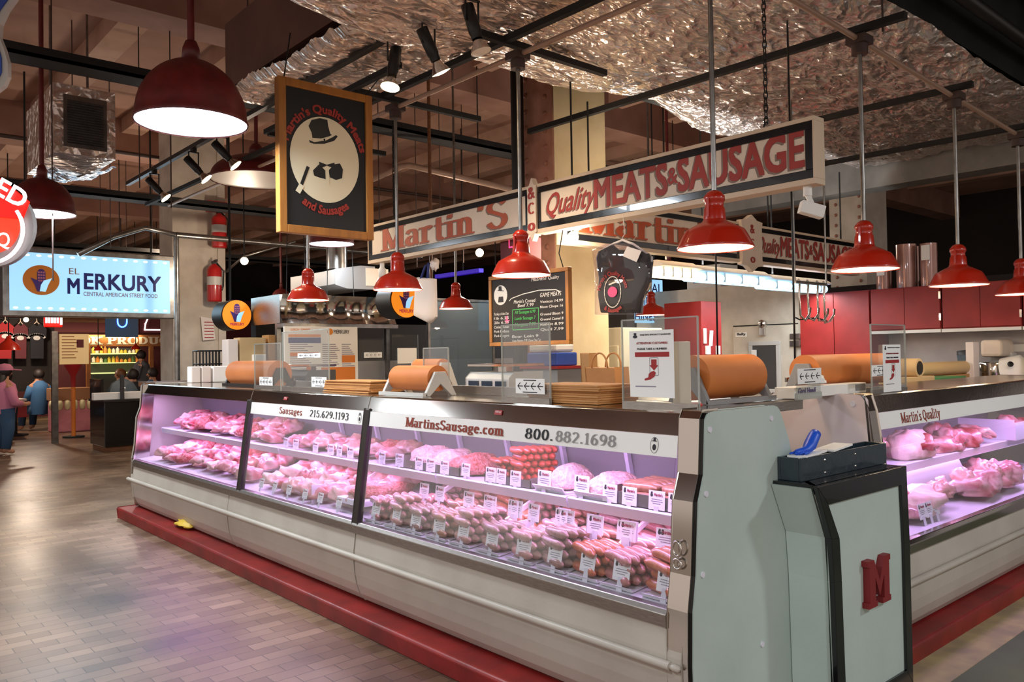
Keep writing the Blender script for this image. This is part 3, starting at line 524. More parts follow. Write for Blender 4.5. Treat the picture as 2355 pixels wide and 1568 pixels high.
# red step in front of the case
obj('red_step', G().prism([(2.262, 0), (2.252, .09), (2.262, .102), (2.49, .102), (2.49, 0)], 'y', 1.70, 8.35), 'step_red', None, .006, 'red painted kick step under the long left meat case', 'step', loc=(2.7, 5, 0))
obj('red_step', G().prism([(1.665, 0), (1.655, .09), (1.665, .102), (1.86, .102), (1.86, 0)], 'x', 3.67, 7.4), 'step_red', None, .006, 'red painted kick step under the right meat case', 'step', loc=(6, 2, 0))
# litter behind the step
p = at(420, 1213, 'z', .105)
obj('plastic_bag', G().blob((p.x+.03, p.y, .135), .07, .16, .035, 3, .5, 2, flat=True), 'yellow', None, 0, 'crumpled yellow plastic bag tucked under the far end of the left case', 'bag', loc=(p.x, p.y, .1))
obj('plastic_bag', G().blob((p.x+.1, p.y+.25, .13), .06, .18, .04, 5, .5, 2, flat=True), 'black', None, 0, 'crumpled black bag tucked under the far end of the left case', 'bag', loc=(p.x+.1, p.y+.25, .1))
# ---------------------------------------------------------------- red pendant lamps
def pendant(loc, z1, lab, grp):
    x, y, z = loc; t = thing('pendant_lamp', lab, 'lamp', loc, grp)
    obj('shade', G().lathe([(.180, 0), (.183, .004), (.180, .012), (.152, .068), (.140, .088), (.085, .118), (.062, .128), (.054, .14)], loc, 36), 'red_enamel', t)
    obj('socket', G().lathe([(.054, .136), (.05, .19), (.044, .2), (.044, .225), (.05, .23), (.05, .25), (.034, .272), (.018, .28), (.0, .281)], loc, 24).box(x-.056, y-.006, z+.15, x+.056, y+.006, z+.24), 'red_enamel', t)
    obj('inner_reflector', G().lathe([(.178, .003), (.149, .066), (.137, .086), (.083, .116), (.03, .12), (0, .12)], loc, 36), 'enamel_white', t)
    obj('bulb', G().lathe([(0, .03), (.03, .036), (.043, .06), (.03, .095), (.02, .118)], loc, 16), 'lamp_warm', t)
    obj('stem', G().cyl((x, y, z+.27), (x, y, z1), .0125, n=12), 'galv', t)
    obj('junction_box', G().cyl((x, y, z1-.05), (x, y, z1+.01), .045, n=12).box(x-.055, y-.055, z1+.005, x+.055, y+.055, z1+.05), 'pipe', t)
    light('POINT', (x, y, z+.035), 17, WARM, .05)
    return t
LL = []
for (px, py), z1, lab in (((1645, 572), 3.30, 'nearest red pendant lamp, over the corner where the two meat cases meet'), ((1199, 634), 3.30, 'red pendant lamp in front of the chalkboard, second from the corner'),
        ((915, 667), 3.31, 'red pendant lamp in front of the left end of the hanging name sign'), ((709, 691), 3.32, 'red pendant lamp hanging below the black board')):
    p = at(px, py, 'x', 3.3); LL.append(pendant((3.3, p.y, p.z), z1, lab, 'red pendant lamps along the left case'))
for (px, py), z1, lab in (((1989, 621), 3.22, 'red pendant lamp in front of the far sign, right of the nearest lamp'), ((2205, 657), 3.17, 'red pendant lamp in front of the red cupboards, second from the right edge'), ((2350, 677), 3.11, 'red pendant lamp cut off by the right edge of the picture')):
    p = at(px, py, 'y', 2.12); pendant((p.x, 2.12, p.z), z1, lab, 'red pendant lamps along the right case')
for (px, py, w), z1, lab in (((1049, 710, 8.6), CZ-.06, 'small far red pendant lamp before the grey glass counter screen'), ((1498, 725, 9.5), CZ-.06, 'small far red pendant lamp half behind the notice screen, right of the hanging shirt')):
    p = dep(px, py, w); pendant(p, z1, lab, 'far red pendant lamps')
# ---------------------------------------------------------------- big dome lamps of the hall
def dome(p, rad, lab, m='lamp_cool', power=120, col='dome_red', flat=.55, z1=CZ-.002):
    x, y, z = p; t = thing('dome_lamp', lab, 'lamp', p, 'big dome lamps of the hall'); r = rad
    obj('dome_shade', G().lathe([(r, 0), (r*1.012, .012), (r*.985, .03)]+[(r*.985*cos(a), .03+r*2*flat*sin(a)) for a in [pi/2*k/12 for k in range(1, 12)]]+[(r*.17, r*2*flat+.03), (r*.15, r*2*flat+.10), (r*.1, r*2*flat+.14), (0, r*2*flat+.145)], p, 40), col, t)
    obj('inner_reflector', G().lathe([(r*.985, .006)]+[(r*.97*cos(a), .02+r*1.9*flat*sin(a)) for a in [pi/2*k/8 for k in range(0, 9)]], p, 36), 'enamel_white', t)
    obj('lens', G().lathe([(r*.97, .012), (r*.6, .004), (0, 0)], p, 36), m, t)
    obj('stem', G().cyl((x, y, z+r*2*flat+.13), (x, y, z1), .02, n=10), 'dome_red', t)
    if power: light('AREA', (x, y, z-.02), power, COOL, rad*1.8, aim=(x, y, 0))
    return t
DM = dome(dep(441, 285, 4.75), .315, 'big maroon dome lamp glowing bluish white at upper left', power=60)
dome(dep(97, 493, 7.0), .262, 'glowing maroon dome lamp half behind the red neon sign', power=70)
dome(dep(590, 415, 8.2), .45, 'unlit wide dome lamp behind the black hanging board', 'enamel_white', 0, 'dome_red', .25)
dome(dep(763, 562, 9.5), .26, 'glowing dome lamp peeking out below the black hanging board', power=22)
dome(dep(647, 692, 14), .17, 'small purplish far lamp left of the red lamp under the black board', 'lamp_cool', 0)
dome(dep(1540, 638, 11), .18, 'far glowing dome lamp right of the hanging shirt', 'lamp_warm', 0)
for x, y in ((-1.2, 1.5), (.6, -1.6), (5.2, -1.4), (-3.5, 6), (-1.5, 10), (8.5, 9)):   # the same row of lamps goes on over the aisles
    dome(V((x, y, 3.25)), .31, 'big dome lamp over the aisle outside the picture', power=85)
# ---------------------------------------------------------------- hanging board of the shop
bx = at(640, 172, 'y', 4.8).x; bx1 = at(856, 228, 'y', 4.8).x; bz1 = at(640, 172, 'y', 4.8).z; bz0 = at(632, 531, 'y', 4.8).z
bd = thing('hanging_board', 'black hanging board with oval emblem in a wooden frame', 'sign', ((bx+bx1)/2, 4.83, bz0))
fw = .052
g = G()
for a in ((bx, bz0, bx+fw, bz1), (bx1-fw, bz0, bx1, bz1), (bx+fw, bz0, bx1-fw, bz0+fw), (bx+fw, bz1-fw, bx1-fw, bz1)): g.box(a[0], 4.80, a[1], a[2], 4.86, a[3])
obj('frame', g, 'wood_frame', bd, .004)
pn = obj('panel', G().box(bx+fw-.005, 4.815, bz0+fw-.005, bx1-fw+.005, 4.845, bz1-fw+.005), 'board_black', bd)
def bp(px, py): p = at(px, py, 'y', 4.815); return p.x, p.z
cx, cz = bp(748, 368); oB = V((cx, 4.815, cz)); ru = (bp(828, 370)[0]-bp(670, 370)[0])/2; rv = (bp(748, 272)[1]-bp(748, 468)[1])/2
obj('oval', G().disc(oB, X_, Z_, 0, 0, ru, rv, .003, 48), 'cream_oval', bd)
g = G()   # top hat, bow tie, waistcoat and cane
def bq(L): return [(bp(x, y)[0]-cx, bp(x, y)[1]-cz) for x, y in L]
g.pl(oB, X_, Z_, bq([(709, 290), (716, 276), (735, 272), (752, 276), (754, 290), (759, 308), (764, 312), (724, 322), (718, 318), (716, 305)]), .0045)
g.pl(oB, X_, Z_, bq([(710, 322), (722, 327), (750, 323), (772, 311), (776, 314), (768, 324), (745, 331), (722, 331), (712, 328)]), .0045)
g.pl(oB, X_, Z_, bq([(733, 372), (751, 379), (769, 374), (768, 388), (751, 381), (735, 388)]), .0046)
g.pl(oB, X_, Z_, bq([(733, 378), (747, 392), (748, 412), (735, 409), (722, 404), (719, 392)]), .0045)
g.pl(oB, X_, Z_, bq([(768, 378), (755, 392), (758, 408), (772, 414), (786, 410), (788, 390), (781, 376)]), .0045)
g.line(oB, X_, Z_, bq([(707, 386), (690, 432)]), .022, .0045)
obj('emblem', g, 'black', bd)
obj('shirt_front', G().line(oB, X_, Z_, bq([(752, 392), (752, 420)]), .022, .006), 'cream_oval', bd); obj('hat_band', G().line(oB, X_, Z_, bq([(719, 320), (745, 322), (764, 313)]), .014, .006), 'cream_oval', bd); obj('cane_tip', G().line(oB, X_, Z_, bq([(691, 429), (686, 438)]), .036, .006), 'cream_oval', bd)
obj('board_lettering', G().text("Martin's Quality Meats", oB, X_, Z_, rv*.2, ru*1.07*2.75, 'C', .9, .004, bend=(ru*1.08, rv*1.08)), 'sign_red', bd)
obj('board_lettering', G().text('and Sausages', oB, X_, Z_, rv*.2, ru*1.55, 'C', .9, .004, bend=(ru*1.25, -rv*1.27)), 'sign_red', bd)
obj('hanging_wire', G().tube([(bx+.05, 4.83, bz1-.01), (bx+.1, 4.83, 3.6)], .004, 6).tube([(bx1-.05, 4.83, bz1-.01), (bx1+.05, 4.6, 3.5)], .004, 6), 'dark', bd)
# ---------------------------------------------------------------- name signs over the counters
def signbox(name, lab, o, u, L, H, D, loc):
    'o = lower left front corner as seen, u = reading direction'
    o, u = V(o), V(u); n = u.cross(Z_); t = thing(name, lab, 'sign', loc)
    def bar(x0, z0, x1, z1, d0, d1): return G().slab([o+u*x0+Z_*z0-n*d0, o+u*x1+Z_*z0-n*d0, o+u*x1+Z_*z1-n*d0, o+u*x0+Z_*z1-n*d0], -n, d1-d0)
    g = bar(0, 0, L, .03, 0, D); h = bar(0, H-.022, L, H, 0, D)
    for q in (h, bar(0, .03, .012, H-.022, 0, D), bar(L-.012, .03, L, H-.022, 0, D)): g.add(q.v, q.f)
    obj('outer_frame', g, 'sign_trim', t, .002)
    g = G()
    for q in (bar(.012, .03, L-.012, .075, .004, .03), bar(.012, H-.062, L-.012, H-.022, .004, .03), bar(.012, .075, .055, H-.062, .004, .03), bar(L-.055, .075, L-.012, H-.062, .004, .03)): g.add(q.v, q.f)
    obj('black_border', g, 'black_gloss', t, .003)
    q = bar(.055, .075, L-.055, H-.062, .012, D-.01); obj('sign_face', q, 'sign_cream', t)
    return t, o-n*.012, u
SX = 3.8
def sp(px, py): p = at(px, py, 'x', SX); return p.y, p.z
ya, za = sp(845, 520); yb, zb = sp(1218, 430); zl = (sp(845, 615)[1]+sp(1218, 530)[1])/2; zt = (za+zb)/2+.005
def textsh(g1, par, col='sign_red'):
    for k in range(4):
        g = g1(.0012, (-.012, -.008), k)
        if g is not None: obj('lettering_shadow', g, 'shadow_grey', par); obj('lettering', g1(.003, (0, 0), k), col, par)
ms, o, u = signbox('name_sign', "long cream hanging sign reading Martin'S in red with black border", (SX, ya, zl), NY, ya-yb, zt-zl, .10, (SX+.05, (ya+yb)/2, zl))
H = zt-zl
def pos(px, py):
    y, z = sp(px, py); return V((SX+.012, y, z))
def gm(d, s, part):
    q = pos(878, 589); e = pos(1165, 540); w = q.y-e.y; q.z = zl+.098
    if part > 1: return None
    return G().serif("Martin", q+u*s[0]+Z_*(s[1]), u, Z_, .185, w*.76, thick=.2, thin=.06, d=d) if part == 0 else G().serif("'S", q+u*(s[0]+w*.80)+Z_*s[1], u, Z_, .20, w*.20, thick=.17, thin=.07, d=d)
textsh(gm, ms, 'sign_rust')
yq, _ = sp(1228, 427); ye, _ = sp(1872, 268)
qs, o, u = signbox('name_sign', 'near cream hanging sign reading Quality MEATS & SAUSAGE in red', (SX, yq, zl), NY, yq-ye, zt-zl, .10, (SX+.05, (yq+ye)/2, zl))
def gq(d, s, part):
    k = u*s[0]+Z_*s[1]
    t, p0, p1, z, h, sh_, b = (('Quality', 1251, 1360, .115, .16, .35, .25), ('MEATS', 1366, 1532, .10, .19, 0, .7), ('&', 1535, 1556, .15, .1, 0, .4), ('SAUSAGE', 1559, 1848, .10, .195, 0, .7))[part]
    a, b2 = pos(p0, 480), pos(p1, 440); return G().text(t, V((a.x, a.y, zl+z))+k, u, (Z_+u*sh_).normalized(), h, a.y-b2.y, 'L', b, d)
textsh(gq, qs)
pq = thing('sign_plaque', 'scalloped cream plaque with red letters joining the two near hanging signs', 'sign', (SX, (yb+yq)/2, zl))
def plaque(par, o, u, w, h, D):
    n = V(u).cross(Z_); pts = [(0, .03), (w*.25, .02), (w*.5, -.03), (w*.75, .02), (w, .03), (w*.96, .09), (w*.96, h-.09), (w, h-.03), (w*.75, h-.02), (w*.5, h+.03), (w*.25, h-.02), (0, h-.03), (w*.04, h-.09), (w*.04, .09)]
    obj('plaque_face', G().slab([V(o)+V(u)*a+Z_*b-n*(-.012) for a, b in pts], -n, D), 'sign_cream', par, .003)
    oo = V(o)+n*.012
    g = G()
    for c, z in (('&', h*.70), ('C', h*.42), ('o', h*.12)): g.serif(c, oo+V(u)*(w*.5)+Z_*z, u, Z_, .075, .07, 'C', .2, .09, .002, 0)
    obj('lettering', g, 'sign_red', par)
plaque(pq, (SX, yb+.02, zl-.02), NY, (yb-yq)+.05, H+.04, .05)
# far signs facing the viewer, over the right counter
FY = 4.1
def fp(px, py): p = at(px, py, 'y', FY); return p.x, p.z
zt2 = fp(1740, 517)[1]; zl2 = fp(1740, 607)[1]; xm0 = fp(1255, 500)[0]+.2; xm1 = fp(1705, 560)[0]; xq0 = fp(1738, 560)[0]; xq1 = fp(1975, 560)[0]
ms2, o2, u2 = signbox('name_sign', "far cream hanging sign reading Martin'S, half hidden behind the nearest red lamp", (xm0, FY, zl2), X_, xm1-xm0, zt2-zl2, .10, ((xm0+xm1)/2, FY, zl2))
def gm2(d, s, part):
    a = fp(1340, 550)[0]; w = fp(1665, 560)[0]-a; q = V((a, FY+.012, zl2+.10))
    if part > 1: return None
    return G().serif("Martin", q+X_*s[0]+Z_*s[1], X_, Z_, .2, w*.76, thick=.2, thin=.06, d=d) if part == 0 else G().serif("'S", q+X_*(s[0]+w*.80)+Z_*s[1], X_, Z_, .21, w*.20, thick=.17, thin=.07, d=d)
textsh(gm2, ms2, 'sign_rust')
qs2, o2, u2 = signbox('name_sign', 'far cream sign reading Quality MEATS & SAUSAGE above the strip light', (xq0, FY, zl2), X_, xq1-xq0, zt2-zl2, .10, ((xq0+xq1)/2, FY, zl2))
def gq2(d, s, part):
    t, p0, p1, z, h, sh_, b = (('Quality', 1743, 1795, .12, .16, .35, .2), ('MEATS', 1798, 1862, .11, .19, 0, .6), ('&', 1864, 1871, .16, .1, 0, .4), ('SAUSAGE', 1873, 1962, .11, .19, 0, .6))[part]
    a = V((fp(p0, 560)[0], FY+.012, zl2+z))+X_*s[0]+Z_*s[1]; return G().text(t, a, X_, (Z_+X_*sh_).normalized(), h, fp(p1, 560)[0]-fp(p0, 560)[0], 'L', b, d)
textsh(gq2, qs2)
pq2 = thing('sign_plaque', 'scalloped cream plaque between the two far signs, right of the nearest red lamp', 'sign', (xm1+.1, FY, zl2))
for t_, x_ in ((ms2, xm0+.3), (ms2, xm1-.3), (qs2, xq0+.3), (qs2, xq1-.3)): obj('hanging_rod', G().cyl((x_, FY+.05, zt2-.005), (x_, FY+.05, 3.385), .008, n=6), 'dark', t_)
plaque(pq2, (xm1-.04, FY-.015, zl2-.05), X_, xq0-xm1+.12, zt2-zl2+.1, .05)
def chain(x, y, z0, z1, lab, par=None):
    g = G(); n = int((z1-z0)/.034)
    for k in range(n):
        z = z0+.017+k*.034; c = [(.011*cos(a), .024*sin(a)) for a in [2*pi*i/10 for i in range(10)]]
        g.tube([(x+(p if k % 2 else 0), y+(0 if k % 2 else p), z+q) for p, q in c], .0035, 5, True)
    g.tube([(x, y, z0-.04), (x, y+.016, z0-.02), (x, y+.012, z0), (x, y, z0+.01), (x, y-.01, z0)], .005, 6)
    return obj('hanging_chain', g, 'dark', None, 0, lab, 'chain', loc=(x, y, z0))
yc = sp(1750, 270)[0]; chain(SX+.05, yc, zt+.03, 3.45, 'long rusty chain holding up the right end of the near sign')
yc = sp(895, 480)[0]; chain(SX+.05, yc, zt+.03, 4.2, 'thin chain holding up the left end of the near sign')
cmz = sp(1850, 480); cm = thing('security_camera', 'small white security camera under the right end of the near sign', 'camera', (SX+.05, ye+.08, zl))
c0 = V((SX+.05, ye+.07, zl)); obj('mount', G().cyl(c0-Z_*.05, c0, .022).cyl(c0-V((0, .02, .09)), c0-Z_*.045, .014), 'white', cm); obj('camera_body', G().obox(c0-V((.02, .03, .125)), (.04, -.04, -.018), (.022, .022, 0), (-.006, .006, -.03)), 'white', cm, .004); obj('camera_lens', G().cyl(c0-V((-.015, .068, .14)), c0-V((-.019, .073, .142)), .012), 'black', cm)
c0 = V((SX+.05, sp(868, 640)[0], zl)); cm = thing('security_camera', 'small white camera under the left end of the near sign', 'camera', c0); obj('mount', G().cyl(c0-Z_*.04, c0, .02), 'white', cm); obj('camera_body', G().lathe([(0, -.13), (.03, -.125), (.036, -.06), (.02, -.04)], c0, 14), 'white', cm)

# bare hall bulbs seen between the stalls, plus a few added for extra light
def bulb(px, py, w, pw, lab, r=.05, hang=CZ):
    p = dep(px, py, w); t = thing('hall_bulb', lab, 'lamp', p); obj('globe', G().lathe([(r*sin(a), -r*cos(a)) for a in [pi*k/10 for k in range(11)]], p, 16), 'lamp_spot', t); obj('cable', G().cyl(p+Z_*r*.9, V((p.x, p.y, hang)), .008, n=6), 'dark', t)
    light('POINT', p-Z_*(r+.03), pw, (1, .80, .62), .08)
bulb(562, 600, 10.6, 60, 'small bright bulb right of the white column'); bulb(1103, 581, 10, 70, 'small bright bulb below the middle of the left name sign')
bulb(275, 576, 14, 100, 'left one of the small bulbs above the blue lit sign'); bulb(389, 572, 13, 70, 'right one of the small bulbs above the blue lit sign')
bulb(1552, 640-80, 12.5, 90, 'far bulb hidden behind the far name sign'); bulb(60, 735, 17, 150, 'far bulb above the t-shirt display')  # both bulbs are added to brighten the far hall and the t-shirts
bulb(1318, 545, 5.75, 42, 'bare bulb hidden behind the near sign, in front of the cream column', .04)  # added out of sight to light the column and the foil underside
# ---------------------------------------------------------------- goods in the left case
USED = set()
def place(proto, loc, rot=(0, 0, 0), label=None, group=None, scale=None, first=True):
    'first call moves the prototype itself, later calls copy it with its parts'
    if proto.name not in USED: o = proto; USED.add(proto.name)
    else:
        o = proto.copy(); COL.objects.link(o)
        for ch in proto.children:
            c = ch.copy(); COL.objects.link(c); c.parent = o
    o.location = loc; o.rotation_euler = rot
    if scale: o.scale = scale
    return tag(o, label, None, group)
rnd = random.Random(11)
def saus(name, m, L, r, bend, lab, cat):
    n = 9; pts = []; rr = []
    for i in range(n+1):
        t = i/n; e = 2*t-1; pts.append((bend*(1-e*e)-bend*.5, L*(t-.5), r)); rr.append(r*max(.3, (1-abs(e)**8*.7)))
    pts = [(0, -L*.5-.004, r)]+pts+[(0, L*.5+.004, r)]; rr = [.003]+rr+[.003]
    return obj(name, G().tube(pts, rr, 10), m, None, 0, lab, cat)
PR = {k: saus('sausage', 'saus_'+k, .188, .0218, .012*(1 if i % 2 else -1), 'raw sausage', 'sausage') for i, k in enumerate(('pale', 'rosy', 'tan', 'orange', 'speck'))}
CN = {'pale': 'pale pink', 'rosy': 'rosy pink', 'tan': 'tan', 'orange': 'orange-brown', 'speck': 'mottled greyish pink'}
def pile(proto, x0, y, z0, nx, nl, r, lab, grp, px=.0442, jit=.03, rz=0):
    for k in range(nl):
        for i in range(nx-(k % 2)):
            w = (i+(k % 2)*.5-(nx-1)/2)*px+rnd.uniform(-.002, .002); e = rnd.uniform(-.006, .006)
            place(proto, (x0+(nx-1)/2*px+w*cos(rz)-e*sin(rz), y+w*sin(rz)+e*cos(rz), z0+k*r*1.82+rnd.uniform(0, .002)), (rnd.uniform(-.03, .03), 0, rz+rnd.uniform(-jit, jit)), lab, grp)
def deck(x): return .565+(x-2.40)*.0972
front = [(1532, 1370), (1430, 1345), (1352, 1322), (1277, 1298), (1205, 1278), (1132, 1260), (1066, 1243), (1011, 1233), (957, 1215), (912, 1200), (865, 1190)]
fcol = ['orange', 'rosy', 'orange', 'speck', 'pale', 'speck', 'pale', 'tan', 'speck', 'pale', 'rosy']
FP = []
for i, (p, c) in enumerate(zip(front, fcol)):
    q = at(p[0], p[1], 'x', 2.425); y = q.y+.02; FP.append((q, p))
    tr = obj('meat_tray', G().prism([(2.412, deck(2.41)+.004), (2.405, deck(2.41)+.018), (2.41, deck(2.41)+.018), (2.417, deck(2.41)+.008), (2.60, deck(2.6)+.008), (2.612, deck(2.6)+.022), (2.618, deck(2.6)+.022), (2.60, deck(2.6)+.004)], 'y', y-.085, y+.085), 'tray', None, 0, 'white foam tray under the front-row sausage pile that is %s from the green end' % ORD[i], 'tray', 'white trays of the front row', loc=(2.5, y, deck(2.5)))
    pile(PR[c], 2.445, y, deck(2.44)+.012, 4, 3 if i % 3 else 4, .0218, '%s raw sausage in the front-row pile %s from the green end' % (CN[c], ORD[i]), 'sausages of the front-row pile %s from the green end' % ORD[i], rz=-.32)
cols = ['rosy', 'pale', 'tan', 'pale', 'orange', 'speck', 'tan', 'rosy']
cl3 = ['pale', 'rosy', 'speck', 'tan', 'rosy', 'orange', 'tan', 'speck']
for r_, (x0, cl, zz, word) in enumerate(((2.652, cols, .625, 'middle'), (2.845, cl3, .655, 'back'))):
    for i in range(8):
        y = 2.02+.255*i+(.05 if r_ else 0)
        obj('riser_tray', G().box(x0-.024, y-.1, deck(x0+.1)+.002, x0+.15, y+.1, zz), 'tray', None, .003, 'white tray under the %s-row sausage pile %s from the green end' % (word, ORD[i]), 'tray', 'white trays of the %s row' % word, loc=(x0, y, zz-.05))
        pile(PR[cl[i]], x0, y, zz, 4, 2, .0218, '%s raw sausage in the %s-row pile %s from the green end' % (CN[cl[i]], word, ORD[i]), 'sausages of the %s-row pile %s from the green end' % (word, ORD[i]), rz=-.35)
# price cards
cp = thing('price_card', 'card', 'price card', (0, 0, 0)); O = V((0, 0, 0))
obj('card', G().slab([(0, .027, 0), (0, -.027, 0), (0, -.027, .062), (0, .027, .062)], (-1, 0, 0), .0012), 'card', cp)
o_ = V((-.0013, .027, 0))
obj('emblem', G().disc(o_, NY, Z_, .010, .047, .0045, .006, .0003).pl(o_, NY, Z_, [(.006, .052), (.014, .052), (.013, .058), (.008, .058)], .0003), 'print_black', cp)
obj('name_print', G().text("Martin's", o_, (NY+Z_*-.05).normalized(), Z_, .0095, .026, d=.0004).__class__().text("Martin's", o_+NY*.019+Z_*.045, NY, Z_, .0095, .027, 'L', .6, .0004), 'print_red', cp)
g = G()
for z, a, b in ((.033, .010, .045), (.026, .008, .047), (.019, .014, .040)): g.quad(o_, NY, Z_, a, z, b, z+.0022, .0003)
obj('text_lines', g, 'print_grey', cp)
obj('card_clip', G().slab([(-.002, .009, -.03), (-.002, -.009, -.03), (-.002, -.007, .012), (-.002, .007, .012)], (-1, 0, 0), .002), 'plastic_sheet', cp)
def card(loc, lab, grp, tilt=.25, rz=0, s=1): place(cp, loc, (0, tilt, rz), lab, grp, (s, s*1.22, s))
for i, (q, p) in enumerate(FP): card((2.418, q.y, max(q.z-.04, deck(2.418)+.036)), 'white price card in the front row of the sausage bay, %s from the green end' % ORD[i], 'price cards of the front row', .22, rnd.uniform(-.1, .1), 1.3)
mid = [(881, 1143), (928, 1149), (972, 1167), (1021, 1179), (1071, 1193), (1076, 1167), (1120, 1200), (1131, 1179), (1192, 1218), (1238, 1203), (1268, 1231), (1295, 1191), (1329, 1217), (1337, 1245), (1363, 1206), (1397, 1234), (1408, 1278), (1446, 1222), (1451, 1264), (1490, 1286), (1512, 1245), (1546, 1264)]
mid = sorted([(at(x, y, 'z', .742), x, y) for x, y in mid], key=lambda t: t[0].y)
NTH = ORD+['thirteenth', 'fourteenth', 'fifteenth', 'sixteenth', 'seventeenth', 'eighteenth', 'nineteenth', 'twentieth', 'twenty-first', 'twenty-second']
for i, (q, a, b) in enumerate(mid): card((min(max(q.x, 2.62), 3.0), q.y, q.z-.038), 'price card behind the front row, %s from the green end' % NTH[i], 'price cards behind the front row', .12, rnd.uniform(-.15, .15), 1.32)
# divider boards
for px, py, lab in ((1140, 1240, 'middle of the sausage bay'), (770, 1130, 'pink meat bay beside the dark mullion'), (900, 1105, 'left end of the sausage bay')):
    q = at(px, py, 'z', .64); q.x = max(min(q.x, 2.75), 2.6)
    obj('divider_board', G().box(q.x-.17, q.y-.004+.05, deck(q.x-.17), q.x+.13, q.y+.004+.05, .69), 'plastic_sheet', None, 0, 'white plastic divider board standing in the '+lab, 'divider', loc=(q.x, q.y, .58))
# upper shelf: pans with cards on their fronts, frankfurters, trays
SZ = .851
def pan(name, y0, y1, h, lab, x0=2.635, x1=2.95):
    t = thing(name, lab, 'pan', ((x0+x1)/2, (y0+y1)/2, SZ)); g = G().box(x0, y0, SZ, x1, y1, SZ+.004).box(x0, y0, SZ, x0+.004, y1, SZ+h*.8).box(x1-.004, y0, SZ, x1, y1, SZ+h).box(x0, y0, SZ, x1, y0+.004, SZ+h).box(x0, y1-.004, SZ, x1, y1, SZ+h)
    obj('pan_body', g, 'pan_steel', t); return t
def sy(px, py): return at(px, py, 'x', 2.63).y
def shelf_cards(L, word, s=1.25, z=None):
    for i, (px, py) in enumerate(L):
        q = at(px, py, 'x', 2.627); card((2.627, q.y, SZ+.004+(0 if z is None else z)), 'white shelf price card, %s from the right at the %s' % (ORD[i], word), 'price cards on the upper shelf, '+word, .08, rnd.uniform(-.06, .06), s)
pan('steel_pan', max(sy(1420, 1130)-.55, 1.885), sy(1395, 1130), .07, 'shallow steel pan of raw sausages at the right end of the upper shelf')
y = sy(1560, 1150)+.06
for k in range(4):
    yy = y+k*.098-.02
    pile(PR['rosy' if k % 2 else 'tan'], 2.68, yy+.03, SZ+.012, 6, 2, .0218, 'raw pink sausage in the steel pan at the right end of the upper shelf', 'sausages in the right shelf pan', jit=.3) if k in (0, 2) else None
shelf_cards([(1555, 1175), (1510, 1168), (1447, 1157), (1402, 1146)], 'steel pan of raw sausages')
# frankfurters
FR = {k: saus('frankfurter', k, .145, .0182, .002, 'frankfurter', 'sausage') for k in ('hotdog', 'hotdog_dark')}
pan('steel_pan', sy(1218, 1090), sy(1112, 1080), .05, 'shallow steel pan under the stacked red frankfurters')
ya_, yb_ = sy(1215, 1085), sy(1112, 1080); mid_ = (ya_+yb_)/2
pile(FR['hotdog'], 2.665, ya_+.095, SZ+.02, 6, 5, .0182, 'bright red frankfurter in the right-hand stack on the upper shelf', 'frankfurters of the bright red stack', px=.0372, jit=.02, rz=-.35)
pile(FR['hotdog_dark'], 2.665, yb_-.09, SZ+.02, 6, 3, .0182, 'brown-red frankfurter in the left-hand stack on the upper shelf', 'frankfurters of the brown-red stack', px=.0372, jit=.04, rz=-.35)
shelf_cards([(1185, 1108), (1152, 1103), (1128, 1096)], 'pan of frankfurters', 1.2)
# trays of pale meat on the shelf
def mound(name, m, x, y, z, rx, ry, rz, seed, lab, cat, amp=.3): return obj(name, G().blob((x, y, z+rz*.37), rx, ry, rz, seed, amp, 1.8, 22, 12, True), m, None, 0, lab, cat, loc=(x, y, z))
for i, (px, py, lab) in enumerate(((1360, 1120, 'nearer'), (1262, 1100, 'farther'))):
    q = sy(px, py)
    obj('foam_tray', G().prism([(2.64, SZ), (2.615, SZ+.03), (2.62, SZ+.032), (2.645, SZ+.006), (2.92, SZ+.006), (2.945, SZ+.032), (2.95, SZ+.03), (2.925, SZ)], 'y', q-.10, q+.10), 'dark_steel' if 0 else 'tray', None, 0, '%s white tray of cling-wrapped pale meat on the upper shelf' % lab, 'tray', loc=(2.78, q, SZ))
    mound('pale_meat', 'ground_pale', 2.785, q, SZ+.01, .145, .095, .075, 20+i, '%s heap of cling-wrapped pale meat on the upper shelf' % lab, 'meat', .2)
shelf_cards([(1337, 1120), (1251, 1100)], 'pair of white meat trays', 1.4, .01)
pan('steel_pan', sy(1060, 1070)+.02, sy(905, 1050)-.02, .06, 'shallow steel pan of pink mince left of the frankfurters')
for k in range(3): mound('pink_mince', 'ground_pale' if k else 'ground', 2.78, sy(1045-50*k, 1066), SZ+.006, .13, .13, .085, 30+k, 'heap of pink minced meat, %s from the frankfurters in the steel pan' % ORD[k], 'meat')
shelf_cards([(1022, 1083), (990, 1077), (963, 1068), (918, 1058)], 'pan of pink mince', 1.2)
card((2.625, sy(1072, 1077), SZ+.012), 'white price card on the upper shelf between the mince and the frankfurters', 'price cards on the upper shelf', .1, 0, 1.1)
shelf_cards([(878, 1052), (805, 1037), (780, 1040), (760, 1035), (725, 1025), (680, 1023), (657, 1020)], 'bays left of the frankfurters', 1.15)
